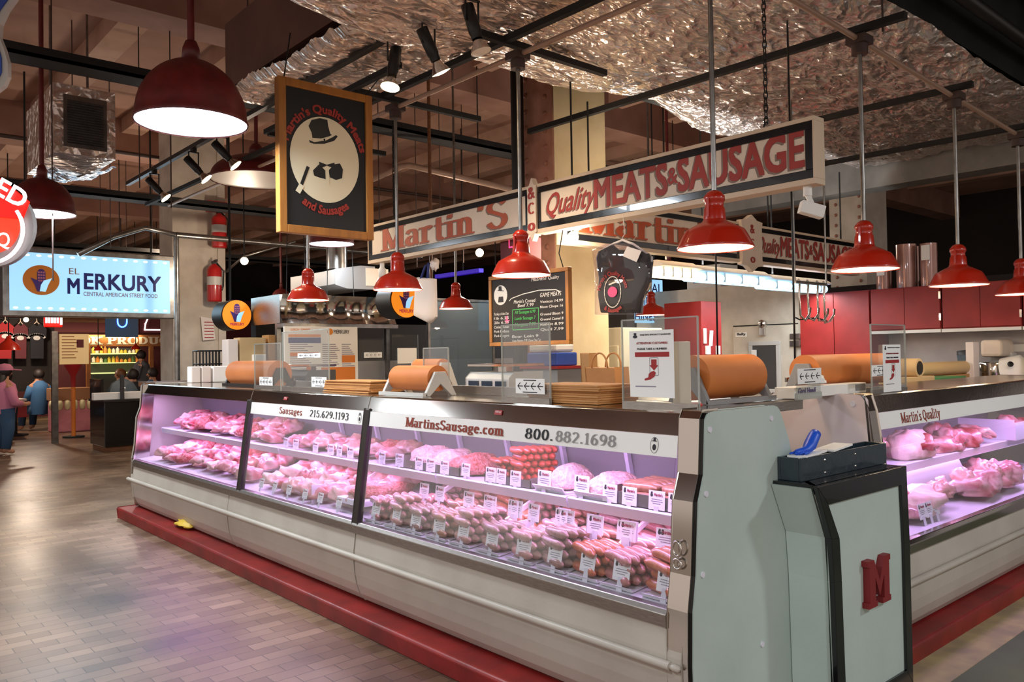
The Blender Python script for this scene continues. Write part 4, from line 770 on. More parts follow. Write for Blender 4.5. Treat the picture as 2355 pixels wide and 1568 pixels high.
# meat cuts in the two far bays
MC = []
for i, (m, rx, ry, rz, amp) in enumerate((('meat_red', .085, .11, .05, .45), ('meat_pink', .09, .095, .055, .45), ('ground', .09, .11, .06, .3), ('fat', .075, .115, .045, .5), ('meat_pink', .07, .12, .04, .55), ('meat_red', .10, .085, .04, .5), ('saus_pale', .08, .095, .05, .45))):
    MC.append(obj('meat_cut', G().blob((0, 0, rz*.35), rx, ry, rz, 40+i, amp, 2.2, 22, 12, True), m, None, 0, 'meat', 'meat'))
MN = ['dark red', 'marbled pink', 'coarse minced red', 'fatty pale', 'long marbled pink', 'flat dark red', 'smooth pale pink']
for zone, ya2, yb2, rows, dy in (('lower deck of the middle bay', 4.22, 5.62, ((2.53, .01), (2.69, .04), (2.83, .07), (2.94, .09)), .2), ('lower deck of the far bay', 5.82, 8.1, ((2.53, .02), (2.69, .06), (2.83, .1), (2.93, .13)), .21),
        ('upper shelf of the middle bay', 4.2, 5.62, ((2.73, 0), (2.87, .02)), .2), ('upper shelf of the far bay', 5.85, 8.1, ((2.73, .01), (2.84, .06), (2.89, .11)), .2)):
    n = int((yb2-ya2)/dy)
    for ri, (x, dz) in enumerate(rows):
        for k in range(n):
            i = rnd.choice([0, 1, 1, 2, 3, 4, 4, 5, 6]); z = (SZ if 'upper' in zone else deck(x))+dz*.6
            place(MC[i], (x+rnd.uniform(-.02, .02), ya2+dy*(k+.5)+rnd.uniform(-.03, .03), z+.022), (rnd.uniform(-.2, .2), rnd.uniform(-.25, 0), rnd.uniform(0, 6)), '%s piece of raw meat heaped on the %s' % (MN[i], zone), '%s meat on the %s' % (MN[i], zone), (1, 1, rnd.uniform(.9, 1.4)))
for i, (px, py) in enumerate([(780, 1170), (737, 1163), (702, 1150), (665, 1145), (632, 1134), (602, 1128)]):
    q = at(px, py, 'x', 2.425); card((2.418, q.y, max(q.z-.03, deck(2.418)+.03)), 'white price card at the front of the middle meat bay, %s from the dark mullion' % ORD[i], 'price cards of the middle meat bay', .25, 0)
q = at(760, 1115, 'z', .64); obj('mince_bin', G().box(2.45, 4.16, deck(2.95)+.002, 2.92, 4.45, .655), 'plastic_sheet', None, .004, 'white plastic bin of red mince beside the dark mullion', 'bin', loc=(2.7, 4.3, .58))
mound('red_mince', 'ground', 2.68, 4.31, .656, .22, .13, .06, 61, 'long heap of bright red mince in the white bin', 'meat')
pl_ = at(655, 985, 'x', 2.9)
obj('blue_tray', G().obox((2.86, at(700, 985, 'x', 2.86).y, .965), (.05, .1, .0), (.03, -.02, .06), (.002, 0, .002)), 'tray', None, 0, 'pale blue-white tray leaning at the back of the upper shelf', 'tray', loc=(2.86, 5, .86)) if 0 else None
# ---------------------------------------------------------------- right refrigerated case
cr = thing('refrigerated_case', 'white refrigerated meat case with a pinkish end panel on the right counter', 'display case', (5.4, 2.1, .1))
RX0, RX1 = 3.82, 7.2
def RP(p): return (p[0]-2.362+1.715)  # front profile moved to the right case's front line
EQ = [(RP(p), p[1]) for p in EP]; EQ = [(min(y, 2.3+(0 if z > 1.2 else (1.28-z)*.25)) if z > .2 else y, z) for y, z in EQ]
e = obj('end_panel', G().prism(shrink(EQ, .993), 'x', RX0, RX0+.04), 'panel_pink', cr, .004, 'pinkish laminate end panel'); obj('panel_edge', G().prism(EQ, 'x', RX0+.006, RX0+.016), 'dark_steel', e)
for y, z in ((1.87, 1.235), (2.215, 1.24)): obj('screw_cap', G().cyl((RX0-.004, y, z), (RX0, y, z), .014, n=14), 'case_liner', e)
dy = 1.715-2.362
def q2(L): return [(a+dy, z) for a, z in L]
obj('corner_post', G().prism(q2([(2.362, .30), (2.362, .56), (2.452, 1.2), (2.475, 1.275), (2.56, 1.275), (2.48, .56), (2.48, .30)]), 'x', RX0+.017, RX0+.11), 'mirror_steel', cr, .006)
obj('front_panel', G().prism(q2(LP+[(2.46, .112), (2.46, .5)]), 'x', RX0+.03, RX1), 'case_white', cr, .003)
obj('bumper_rail', G().cyl((RX0+.05, 2.338+dy, .372), (RX1, 2.338+dy, .372), .017, n=14), 'case_white', cr)
obj('steel_rail', G().prism(q2([(2.352, .50), (2.350, .545), (2.362, .565), (2.40, .565), (2.40, .50)]), 'x', RX0+.11, RX1), 'mirror_steel', cr, .003)
obj('toe_kick', G().box(RX0+.05, 1.86, .1, RX1, 2.6, .115), 'dark', cr)
obj('glass_pane', G().prism(q2([(2.362, .56), (2.454, 1.19), (2.460, 1.19), (2.368, .56)]), 'x', RX0+.11, RX1), 'glass', cr)
obj('steel_top', G().prism(q2([(2.452, 1.187), (2.478, 1.268), (2.49, 1.274), (2.98, 1.274), (2.98, 1.25), (2.50, 1.25), (2.475, 1.187)]), 'x', RX0+.05, RX1), 'steel', cr, .002)
obj('case_deck', G().prism(q2([(2.40, .50), (2.40, .565), (3.12, .6), (3.12, .5)]), 'x', RX0+.05, RX1), 'case_liner', cr)
obj('back_wall', G().prism(q2([(3.12, .56), (3.0, 1.25), (3.03, 1.25), (3.15, .56)]), 'x', RX0+.05, RX1), 'grey', cr)
obj('shelf', G().prism(q2([(2.64, .80), (2.632, .845), (2.64, .85), (3.06, .85), (3.06, .838), (2.655, .838), (2.65, .80)]), 'x', RX0+.1, RX1-.02), 'case_liner', cr)
h3 = obj('header_strip', G().prism(q2([(2.438, 1.106), (2.4495, 1.187), (2.4525, 1.187), (2.441, 1.106)]), 'x', RX0+.11, RX1), 'paper', cr)
yl = 2.438+dy; rv_ = V((0, .0115, .081)).normalized(); xa = at(2075, 968, 'y', yl).x; xb = at(2163, 950, 'y', yl).x
for t_, a_, b_ in (("Martin's", 0, .50), ('Quality', .54, 1)): obj('lettering', G().serif(t_, V((xa+(xb-xa)*a_, yl+.0022, 1.122)), X_, rv_, .05, (xb-xa)*(b_-a_), thick=.17, thin=.06), 'brick_red_text', h3)
def rx(px, py, y=1.85): return at(px, py, 'y', y)
for i, (px, py, m, a, b, c, lab) in enumerate(((2085, 1025, 'fat', .2, .14, .12, 'bagged pale pink roast at the left end of the upper shelf'), (2160, 1030, 'meat_pink', .22, .14, .07, 'marbled pink joint beside the bagged roast'), (2205, 1015, 'meat_red', .16, .12, .09, 'dark pink knobbly joint right of the marbled one'), (2310, 990, 'meat_pink', .19, .10, .10, 'heap of pink meat in the tall white bin'), (2345, 1060, 'meat_red', .2, .14, .07, 'red cut of meat on the white sheet at the right edge'))):
    q = rx(px, py, 2.1); mound('meat_joint', m, q.x, 2.09, SZ, a, min(b, .12), c, 70+i, lab+' in the right case', 'meat', .35)
for i, (px, py, m, a, b, c, lab) in enumerate(((2115, 1165, 'fat', .2, .12, .09, 'wrapped pale meat at the lower left'), (2255, 1125, 'meat_pink', .28, .14, .09, 'pink cutlets at the lower middle'), (2330, 1110, 'meat_pink', .24, .14, .1, 'pile of pink cutlets at the lower right'), (2200, 1190, 'saus_speck', .2, .1, .04, 'dark frosted meat at the bottom front'))):
    q = at(px, py, 'z', .62); mound('meat_cut', m, min(q.x, 6.9), max(min(q.y, 2.12), 1.93), .602, a, b, c, 80+i, lab+' of the right case', 'meat', .5)
q = rx(2310, 1060, 2.1)
obj('white_bin', G().box(q.x-.30, 1.93, SZ, q.x+.45, 1.94, SZ+.12).box(q.x-.30, 1.94, SZ, q.x-.29, 2.3, SZ+.14), 'plastic_sheet', None, 0, 'white plastic bin standing on the upper shelf of the right case', 'bin', loc=(q.x, 2.05, SZ))
q = rx(2150, 1100, 2.0); obj('frosted_board', G().obox((q.x, 2.0, .72), (.45, 0, 0), (0, .04, .085), (0, .004, -.002)), 'grey', None, 0, 'frosted plastic board hanging under the shelf of the right case', 'board', loc=(q.x, 2.0, .65))
for i, (px, py) in enumerate(((2140, 1190), (2125, 1215), (2155, 1212))):
    q = at(px, py, 'y', 1.80); o = place(cp, (q.x, 1.80, max(q.z-.03, .60)), (0, .2, pi/2), 'white price card at the lower left of the right case, %s of three' % ORD[i], 'price cards of the right case')
for zone, rows, z in (('upper shelf of the right case', ((4.35, 2.2), (4.75, 2.22), (5.0, 2.05), (5.25, 2.22), (5.5, 2.06), (5.75, 2.22), (6.0, 2.1)), SZ), ('lower deck of the right case', ((4.5, 1.98), (4.75, 2.1), (4.95, 1.92), (5.15, 2.05), (5.35, 1.95), (5.55, 2.08), (5.75, 1.93), (5.95, 2.05), (6.15, 1.95)), .60)):
    for x, y in rows:
        i = rnd.choice([1, 1, 4, 0, 6, 5]); place(MC[i], (x, y, z+.04+rnd.uniform(0, .03)), (rnd.uniform(-.2, .2), rnd.uniform(-.25, .25), rnd.uniform(0, 6)), '%s piece of raw meat on the %s' % (MN[i], zone), '%s meat on the %s' % (MN[i], zone), (1, 1, rnd.uniform(1, 1.4)))
# ---------------------------------------------------------------- number box with the raised M between the cases
mb = thing('ticket_stand', 'white corner cabinet with black frame and a raised red letter M', 'cabinet', (3.2, 1.65, .0))
MY = 1.55; BL = [(2.872, .983), (2.971, .771), (2.985, .60), (3.0, .03), (3.665, .03), (3.665, .64), (3.648, .983)]; IL = [(2.955, .905), (3.035, .765), (3.045, .60), (3.06, .10), (3.605, .10), (3.605, .65), (3.59, .905)]
P = [V((x, MY, z)) for x, z in BL]; Q = [V((x, MY, z)) for x, z in IL]; g = G(); n = len(P)
for i in range(n):
    j = (i+1) % n; g.slab([P[i], P[j], Q[j], Q[i]], (0, 1, 0), .03)
obj('front_frame', g, 'black_gloss', mb, .002)
obj('front_panel', G().slab([p+V((0, .012, 0)) for p in [V((x, MY, z)) for x, z in shrink(IL, 1.02)]], (0, 1, 0), .012), 'case_green', mb)
obj('cabinet_body', G().prism([(2.885, .97), (2.985, .77), (3.0, .60), (3.015, .04), (3.65, .04), (3.65, .64), (3.635, .97)], 'y', MY+.03, 1.752), 'case_green', mb)
# chamfered left side
def side(za, zb, x0a, x0b, x1a, x1b, m, nm): obj(nm, G().slab([(x0a, MY+.02, za), (x1a, 1.752, za), (x1b, 1.752, zb), (x0b, MY+.02, zb)], (1, 0, 0), .03), m, mb)
side(.95, .983, 2.88, 2.872, 3.07, 3.06, 'black_gloss', 'side_rail'); side(.771, .95, 2.972, 2.885, 3.15, 3.07, 'case_white', 'side_panel'); side(.03, .771, 3.0, 2.972, 3.17, 3.15, 'case_green', 'side_panel')
obj('top_ledge', G().box(2.9, MY+.02, .965, 3.64, 1.752, .983), 'black_gloss', mb)
def mpt(px, py): p = at(px, py, 'y', MY); return (p.x, p.z)
xa, za = mpt(1990, 1400); xb, zb = mpt(2038, 1275)
W2, H2 = xb-xa, (mpt(1990, 1400)[1], mpt(1990, 1290)[1])
mo = V((xa, MY, H2[0])); mw, mh = W2*1.0, H2[1]-H2[0]
ML = [(0, 0), (.38, 0), (.38, .12), (.30, .12), (.30, .62), (.5, .2), (.70, .62), (.70, .12), (.62, .12), (.62, 0), (1, 0), (1, .12), (.94, .12), (.94, .88), (1, .88), (1, 1), (.74, 1), (.5, .52), (.26, 1), (0, 1), (0, .88), (.06, .88), (.06, .12), (0, .12)]
obj('letter_m', G().slab([mo+X_*(a*mw)+Z_*(b*mh)+V((0, .013, 0)) for a, b in ML], (0, -1, 0), .03), 'letter_red', mb)
# tray of the ticket stand with gloves and papers
tr = thing('quilted_bin', 'dark quilted bin holding papers, standing behind the M cabinet top', 'bin', (3.3, 1.7, .983))
xl = at(1838, 1100, 'y', 1.66).x; xr = at(2034, 1060, 'y', 1.66).x
g = G().box(xl, 1.65, .983, xr, 1.662, 1.075).box(xl, 1.74, .983, xr, 1.752, 1.075).box(xl, 1.662, .983, xl+.012, 1.74, 1.075).box(xr-.012, 1.662, .983, xr, 1.74, 1.075).box(xl+.012, 1.662, .983, xr-.012, 1.74, .99)
obj('bin_body', g, 'quilt', tr, .002)
for k, (a, b) in enumerate(((.25, .75), (.25, .2), (.6, .75), (.6, .2))): obj('button', G().lathe([(.006, 0), (.004, .003), (0, .004)], (xl+(xr-xl)*a, 1.65, .983+.092*b), 8, (0, -1, 0)), 'chrome', tr)
for i, (a, z, lab) in enumerate(((.12, 1.078, 'left'), (.42, 1.085, 'right'))):
    x = xl+(xr-xl)*a; obj('paper_stack', G().obox((x+.05, 1.70, z), (.1, .01, .004), (-.004, .04, 0), (0, 0, .004)), 'paper', None, 0, '%s stack of white slips in the dark quilted bin' % lab, 'paper', loc=(x, 1.70, z))
gp = at(1862, 1045, 'y', 1.70)
gl = thing('glove', 'crumpled blue rubber glove lying on the papers in the dark bin', 'glove', (gp.x, 1.70, 1.082))
g = G().tube([(gp.x-.10, 1.70, 1.09), (gp.x-.03, 1.70, 1.092), (gp.x+.005, 1.70, 1.11), (gp.x+.04, 1.70, 1.145), (gp.x+.055, 1.70, 1.155)], [.012, .018, .026, .024, .022], 12)
obj('glove_body', g, 'glove', gl)
for k in range(4): obj('finger', G().tube([(gp.x-.02+.012*k, 1.69+.008*k, 1.09), (gp.x-.06, 1.675+.014*k, 1.088), (gp.x-.09-.01*k, 1.67+.016*k, 1.086)], [.008, .007, .004], 8), 'glove', gl)
# ---------------------------------------------------------------- worktops and things standing on the left case
TZ = 1.2745
wt = thing('worktop', 'long brown worktop behind the top of the left meat case', 'counter', (3.25, 5, 1.0))
obj('top', G().box(3.06, 1.95, 1.225, 3.5, 8.2, 1.27), 'brushed', wt, .004)
for y in (2.1, 5, 8.1): obj('leg', G().box(3.42, y, 0, 3.47, y+.05, 1.225), 'galv', wt)
obj('low_guard', G().box(2.90, 2.6, TZ, 2.915, 5.9, TZ+.05), 'brushed', None, .002, 'low steel guard strip along the back edge of the left case top', 'guard', loc=(2.9, 4.2, TZ))
def roll(lab, axis, c, L, r, m='kraft_roll', frame='pale_grey', ground=TZ):
    c = V(c); d = Y_ if axis == 'y' else X_; s = X_ if axis == 'y' else Y_
    t = thing('paper_roll_stand', lab, 'paper roll', (c.x, c.y, ground))
    obj('paper_roll', G().cyl(c-d*L/2, c+d*L/2, r, n=40), m, t, .004)
    obj('core', G().cyl(c-d*(L/2+.003), c+d*(L/2+.003), r*.28, n=16), 'dark', t)
    h = c.z-ground; e = L/2+.018
    for k in (-1, 1):
        o = c+d*(k*e)-d*.012; P = [(-.11, -h), (-.035, .02+r*.25), (.035, .02+r*.25), (.11, -h), (.075, -h), (.0, -.03), (-.075, -h)]
        obj('stand_side', G().slab([o+s*a+Z_*b for a, b in P], d, .024), frame, t, .003)
    obj('base_bar', G().obox(c-Z_*(h-.01)-s*.11, d*(e+.012), s*.014, Z_*.01), frame, t); obj('cutter_bar', G().obox(c+s*(r+.02)-Z_*(r*.5), d*L/2, s*.006, Z_*.012), 'steel', t)
    return t
p = at(908, 868, 'x', 2.70); roll('orange-brown paper roll on a white A-frame stand left of the scale', 'y', (2.70, 3.93, p.z), .40, .073)
p = at(990, 845, 'x', 3.25); roll('small brown paper roll on a white stand behind the one left of the scale', 'y', (3.25, p.y, p.z), .30, .06, ground=1.27)
q = at(1645, 866, 'y', 2.13); xa, xb = at(1590, 866, 'y', 2.13).x, at(1722, 866, 'y', 2.13).x
roll('large brown paper roll on a grey stand at the corner of the left case', 'x', ((xa+xb)/2, 2.13, q.z), xb-xa, .098, 'kraft_roll', 'grey')
q = at(1940, 850, 'y', 2.12); xa, xb = at(1850, 850, 'y', 2.12).x, at(2028, 850, 'y', 2.12).x
roll('wide brown paper roll on top of the right meat case', 'x', ((xa+xb)/2, 2.12, q.z), xb-xa, .085, 'kraft_roll', 'grey')
q = at(595, 858, 'x', 2.88); ya, yb = at(650, 860, 'x', 2.88).y, at(540, 860, 'x', 2.88).y
roll('orange paper roll at the far end of the left case', 'y', (2.88, (ya+yb)/2, q.z), yb-ya-.1, .105, 'kraft_roll', 'dark_steel')
def scale(px0, px1, py, x, ground, lab, dark=False):
    ya, yb = at(px1, py, 'x', x).y, at(px0, py, 'x', x).y; w = yb-ya; t = thing('shop_scale', lab, 'scale', (x+.12, (ya+yb)/2, ground)); k = w
    obj('body', G().prism([(x, ground), (x-.0, ground+.09), (x+.04, ground+.125), (x+.26, ground+.125), (x+.26, ground)], 'y', ya, yb), 'dark_grey' if dark else 'pale_grey', t, .006)
    obj('platter', G().box(x+.02, ya-.01, ground+.16, x+.27, yb+.01, ground+.178).box(x+.12, (ya+yb)/2-.04, ground+.12, x+.17, (ya+yb)/2+.04, ground+.161), 'mirror_steel', t, .003)
    for i in range(3): obj('display', G().slab([V((x-.001+.02*0, yb-.02-w*.31*i-w*.02, ground+.02)), V((x-.001, yb-.02-w*.31*i-w*.26, ground+.02)), V((x-.001, yb-.02-w*.31*i-w*.26, ground+.075)), V((x-.001, yb-.02-w*.31*i-w*.02, ground+.075))], (-1, 0, 0), .003), 'lcd', t)
scale(1072, 1172, 890, 3.075, 1.27, 'white shop scale with steel platter in the middle of the worktop')
scale(655, 705, 885, 3.075, 1.27, 'dark shop scale in front of the white menu board', True)
def stack(px0, px1, py, x, dx, h, lab, n=9, m='kraft'):
    ya, yb = at(px1, py, 'x', x).y, at(px0, py, 'x', x).y; g = G(); r_ = random.Random(px0)
    for k in range(n):
        a, b, c = (r_.uniform(-.012, .012) for _ in range(3)); z = TZ+.001+h*k/n
        g.box(x+a, ya+b, z, x+dx+c, yb+b, z+h/n*.96)
    return obj('paper_stack', g, m, None, .002, lab, 'paper', loc=(x+dx/2, (ya+yb)/2, TZ))
stack(1215, 1378, 930, 2.60, .26, .085, 'tall stack of brown butcher paper sheets right of the scale')
stack(745, 850, 900, 2.62, .24, .075, 'stack of brown butcher paper sheets left of the white A-frame stand')
p = at(1390, 925, 'x', 3.12)
kb = thing('paper_bag', 'brown paper carrier bag with twisted handles behind the paper stack', 'bag', (3.12, p.y, 1.27))
ya, yb = at(1425, 890, 'x', 3.12).y, at(1357, 890, 'x', 3.12).y; zt_ = at(1390, 845, 'x', 3.12).z
obj('bag_body', G().prism([(3.10, 1.272), (3.085, zt_), (3.19, zt_), (3.2, 1.272)], 'y', ya, yb), 'kraft', kb, .003)
for k, xx in enumerate((3.085, 3.19)): obj('handle', G().tube([(xx, (ya+yb)/2+.055*cos(a), zt_+.075*sin(a)) for a in [pi*i/12 for i in range(13)]], .005, 6), 'kraft', kb)
ya2, yb2 = at(1362, 890, 'x', 3.25).y, at(1342, 890, 'x', 3.25).y
obj('paper_bag', G().prism([(3.24, 1.272), (3.23, 1.50), (3.29, 1.50), (3.30, 1.272)], 'y', ya2, yb2), 'cardboard', None, .003, 'dark brown folded paper bag half hidden behind the carrier bag', 'bag', loc=(3.26, ya2, 1.27))
# ---------------------------------------------------------------- acrylic screens with arrow stickers
def screen(px0, px1, pyt, x, lab, axis='x'):
    a, b = at(px0, (pyt+930)/2, axis, x), at(px1, (pyt+930)/2, axis, x); zt_ = at((px0+px1)/2, pyt, axis, x).z
    ca = a.y if axis == 'x' else a.x; cb = b.y if axis == 'x' else b.x; lo, hi = min(ca, cb), max(ca, cb)
    t = thing('acrylic_screen', lab, 'screen', (x, (lo+hi)/2, TZ) if axis == 'x' else ((lo+hi)/2, x, TZ))
    bx_ = (lambda g, p0, p1, z0, z1, e: g.box(x-e, p0, z0, x+e, p1, z1)) if axis == 'x' else (lambda g, p0, p1, z0, z1, e: g.box(p0, x-e, z0, p1, x+e, z1))
    obj('pane', bx_(G(), lo, hi, TZ+.003, zt_, .0025), 'acrylic', t)
    g = G(); bx_(g, lo-.003, lo+.002, TZ, zt_, .004); bx_(g, hi-.002, hi+.003, TZ, zt_, .004); bx_(g, lo, hi, zt_-.003, zt_+.003, .004); obj('pane_edge', g, 'acrylic_edge', t)
    obj('foot_strip', bx_(G(), lo, hi, TZ-.001, TZ+.022, .008), 'brushed', t)
    return t
def sticker(par, px0, py0, px1, py1, axis, x):
    a, b = at(px0, py1, axis, x), at(px1, py0, axis, x); u = NY if axis == 'x' else X_; n = u.cross(Z_)
    w = (b-a).dot(u); h = b.z-a.z; o = a+n*.004
    s = obj('arrow_sticker', G().slab([o, o+u*w, o+u*w+Z_*h, o+Z_*h], n, .001), 'paper', par); g = G()
    for k in range(4):
        cx = w*(.08+.23*k); cy = h*.5; L = w*.17
        g.line(o, u, Z_, [(cx+L, cy), (cx, cy)], h*.06, .0018); g.line(o, u, Z_, [(cx+L*.5, cy+h*.22), (cx, cy), (cx+L*.5, cy-h*.22)], h*.06, .0018)
    g.quad(o, u, Z_, w*.28, h*.86, w*.72, h*.92, .0018); g.quad(o, u, Z_, w*.25, h*.07, w*.75, h*.13, .0018)
    obj('arrow_print', g, 'print_black', s)
S1 = screen(650, 757, 760, 2.64, 'clear acrylic screen in front of the white menu board'); sticker(S1, 598, 868, 628, 888, 'x', 2.64) if 0 else sticker(S1, 718, 867, 752, 889, 'x', 2.64); sticker(S1, 686, 811, 738, 823, 'x', 2.64)
S1b = screen(586, 646, 790, 2.66, 'small clear acrylic screen before the far orange paper roll'); sticker(S1b, 598, 867, 628, 889, 'x', 2.66)
S2 = screen(1155, 1265, 745, 2.58, 'clear acrylic screen in front of the scale and chalkboard'); sticker(S2, 1188, 871, 1254, 904, 'x', 2.58)
S2b = screen(975, 1032, 800, 2.80, 'narrow clear acrylic screen left of the scale'); sticker(S2b, 978, 862, 1028, 888, 'x', 2.80)
S3 = screen(1432, 1606, 732, 2.62, 'clear acrylic screen holding the white take-a-number notice')
S4 = screen(2004, 2082, 747, 1.86, 'narrow clear acrylic screen with a notice on the right case', 'y'); sticker(S4, 2003, 838, 2046, 866, 'y', 1.86)
S5 = screen(1830, 1890, 846, 1.87, 'short clear acrylic screen at the end of the right case', 'y') if 0 else None
st = at(1832, 880, 'y', 1.90); b2 = at(1887, 848, 'y', 1.90)
hold = thing('sticker_holder', 'small white arrow card standing before the wide paper roll', 'sign', (st.x+.08, 1.90, TZ)); obj('holder', G().box(st.x, 1.90, TZ+.03, b2.x, 1.904, b2.z), 'acrylic', hold); obj('foot', G().box(st.x, 1.895, TZ, b2.x, 1.91, TZ+.03), 'acrylic_edge', hold); sticker(hold, 1832, 880, 1887, 848, 'y', 1.90)
# notice: paper behind the screen
def notice(par, u, n, a, b, dsl, scale_text=1):
    o = V(a); w = (V(b)-o).dot(u); h = b[2]-a[2]
    pp = obj('notice_sheet', G().slab([o, o+u*w, o+u*w+Z_*h, o+Z_*h], n, .001), 'paper', par)
    def T(t, x, z, hh, ww, m, al='C', bold=.3): obj('notice_text', G().text(t, o+u*(w*x)+Z_*(h*z)+n*.0012, u, Z_, h*hh, w*ww, al, bold, .0006), m, pp)
    T("MARTIN'S SPECIALTY SAUSAGES", .60, .925, .022, .68, 'print_black', bold=.5); T('ATTENTION CUSTOMERS', .52, .795, .032, .70, 'red', bold=.5); T('PLEASE TAKE A NUMBER!', .52, .71, .030, .66, 'print_black', bold=.5)
    oo = o+n*.0012
    obj('red_bar', G().quad(oo, u, Z_, w*.13, h*.605, w*.90, h*.675, .0006), 'red', pp)
    obj('ticket_outline', G().line(oo, u, Z_, [(w*(.56+.09*cos(R(q))), h*(.45+.135*sin(R(q)))) if 0 else (w*(.56+.095*max(-1, min(1, 1.5*cos(R(q))))), h*(.46+.13*max(-1, min(1, 1.3*sin(R(q)))))) for q in range(0, 361, 12)], .002, .0006), 'print_grey', pp)
    obj('red_arrow', G().pl(oo, u, Z_, [(w*.50, h*.565), (w*.62, h*.565), (w*.62, h*.48), (w*.66, h*.48), (w*.56, h*.40), (w*.46, h*.48), (w*.50, h*.48)], .0008), 'red', pp)
    obj('hand_print', G().pl(oo, u, Z_, [(w*.56, h*.395), (w*.60, h*.37), (w*.57, h*.31), (w*.47, h*.265), (w*.35, h*.25), (w*.34, h*.275), (w*.43, h*.30), (w*.44, h*.35), (w*.50, h*.385)], .0008), 'red', pp)
    obj('notice_text', G().quad(oo, u, Z_, w*.13, h*.155, w*.60, h*.17, .0006), 'print_grey', pp)
    obj('emblem', G().disc(oo, u, Z_, w*.14, h*.91, w*.05, h*.025, .0006).quad(oo, u, Z_, w*.11, h*.935, w*.17, h*.965, .0006), 'print_black', pp)
notice(S3, NY, NX, at(1450, 912, 'x', 2.610), at(1549, 757, 'x', 2.610), 0)
notice(S4, X_, NY, at(2032, 902, 'y', 1.852), at(2070, 792, 'y', 1.852), 0)
q = at(1545, 800, 'x', 2.72); obj('receipt_box', G().box(2.72, at(1562, 850, 'x', 2.72).y, TZ, 2.80, at(1546, 850, 'x', 2.72).y, at(1555, 785, 'x', 2.72).z), 'sign_cream', None, .003, 'tall cream box right behind the take-a-number notice', 'box', loc=(2.75, 2.1, TZ))
xa, xb = at(1808, 895, 'y', 2.0).x, at(1975, 895, 'y', 2.0).x
gb = thing('glove_box', 'flat white carton lying on the end of the right meat case', 'box', ((xa+xb)/2, 2.0, TZ)); obj('carton', G().box(xa, 1.96, TZ, xb, 2.06, at(1890, 885, 'y', 2.0).z), 'white', gb, .003); obj('carton_text', G().text('Gard Handi', V((xa+.03, 1.9595, TZ+.02)), X_, Z_, .03, .16, 'L', .6, .001, .2), 'merk_purple', gb); obj('side_print', G().quad((xb-.12, 1.9595, TZ), X_, Z_, 0, .012, .11, .045, .001), 'grey', gb)
q = at(1865, 870, 'y', 2.0)
obj('crumpled_paper', G().blob((q.x+.02, 2.0, at(1890, 885, 'y', 2.0).z+.022), .09, .04, .035, 9, .5, 3, flat=True), 'paper', None, 0, 'crumpled white paper lying on the flat white carton', 'paper', loc=(q.x, 2, 1.33))
# ---------------------------------------------------------------- chalkboard, shirt, bag hanging from the near sign
CX = 3.83
ya, yb = at(1312, 700, 'x', CX).y, at(1129, 710, 'x', CX).y; z1 = at(1220, 625, 'x', CX).z; z0 = at(1220, 794, 'x', CX).z
cb = thing('chalkboard', 'chalkboard menu in a wooden frame hanging behind the second red lamp', 'board', (CX, (ya+yb)/2, z0)); w, h = yb-ya, z1-z0; oc = V((CX-.012, yb, z0)); f_ = .028
g = G().box(CX-.02, ya, z0, CX+.02, yb, z0+f_).box(CX-.02, ya, z1-f_, CX+.02, yb, z1).box(CX-.02, ya, z0+f_, CX+.02, ya+f_, z1-f_).box(CX-.02, yb-f_, z0+f_, CX+.02, yb, z1-f_); obj('frame', g, 'wood_frame', cb, .003)
obj('slate', G().box(CX-.011, ya+.01, z0+.01, CX+.01, yb-.01, z1-.01), 'chalk_black', cb)
def ct(t, x, z, hh, m='chalk', ww=None, al='L', par=cb): obj('chalk_text', G().text(t, oc+NY*(w*x)+Z_*(h*z), NY, Z_, h*hh, None if ww is None else w*ww, al, .1, .001, .15), m, par)
ct('GAME MEATS', .66, .64, .06, ww=.25); ct('FRESHEST Quality', .56, .865, .045, ww=.33)
for i, t in enumerate(('Venison 14.99', 'Bison Chops 16', 'Ground Bison 9', 'Ground Camel 8', 'Rabbit 8.99', 'Quail 7.99')): ct(t, .66, .56-.068*i-(.03 if i > 1 else 0), .036, ww=.27)
ct("Martin's Corned", .33, .585, .05, ww=.27); ct('Beef 7.99', .38, .53, .045, ww=.2)
for i, t in enumerate(('All Sausages 6.99', 'Lamb Sausage 7', 'Merguez 7.99')): ct(t, .34, .44-.085*i, .045, 'chalk_green', .26)
obj('chalk_box', G().line(oc, NY, Z_, [(w*.31, h*.22), (w*.31, h*.50), (w*.64, h*.50), (w*.64, h*.22), (w*.31, h*.22)], .005, .001), 'chalk_green', cb)
obj('chalk_arrow', G().pl(oc, NY, Z_, [(w*.215, h*.42), (w*.245, h*.42), (w*.25, h*.36), (w*.275, h*.36), (w*.235, h*.31), (w*.20, h*.36), (w*.22, h*.36)], .001), 'chalk_pink', cb)
obj('chalk_swoop', G().line(oc, NY, Z_, [(w*.27, h*.63), (w*.30, h*.66), (w*.45, h*.705), (w*.65, h*.735), (w*.85, h*.72), (w*.90, h*.69), (w*.88, h*.66)], .006, .001), 'chalk', cb)
for i, t in enumerate(('Turkey of the Day', '1lb 6.25', '2lb 6.25', 'Chicken Kebab', 'Pork Kielbasa', 'Pork Burgers')): ct(t, .06, .44-.062*i, .038, ww=.2)
ct('Game Burgers 9.99  Game Dry Cut', .30, .05, .04, ww=.36); ct('Boar Loin 9', .30, .11, .04, ww=.33)
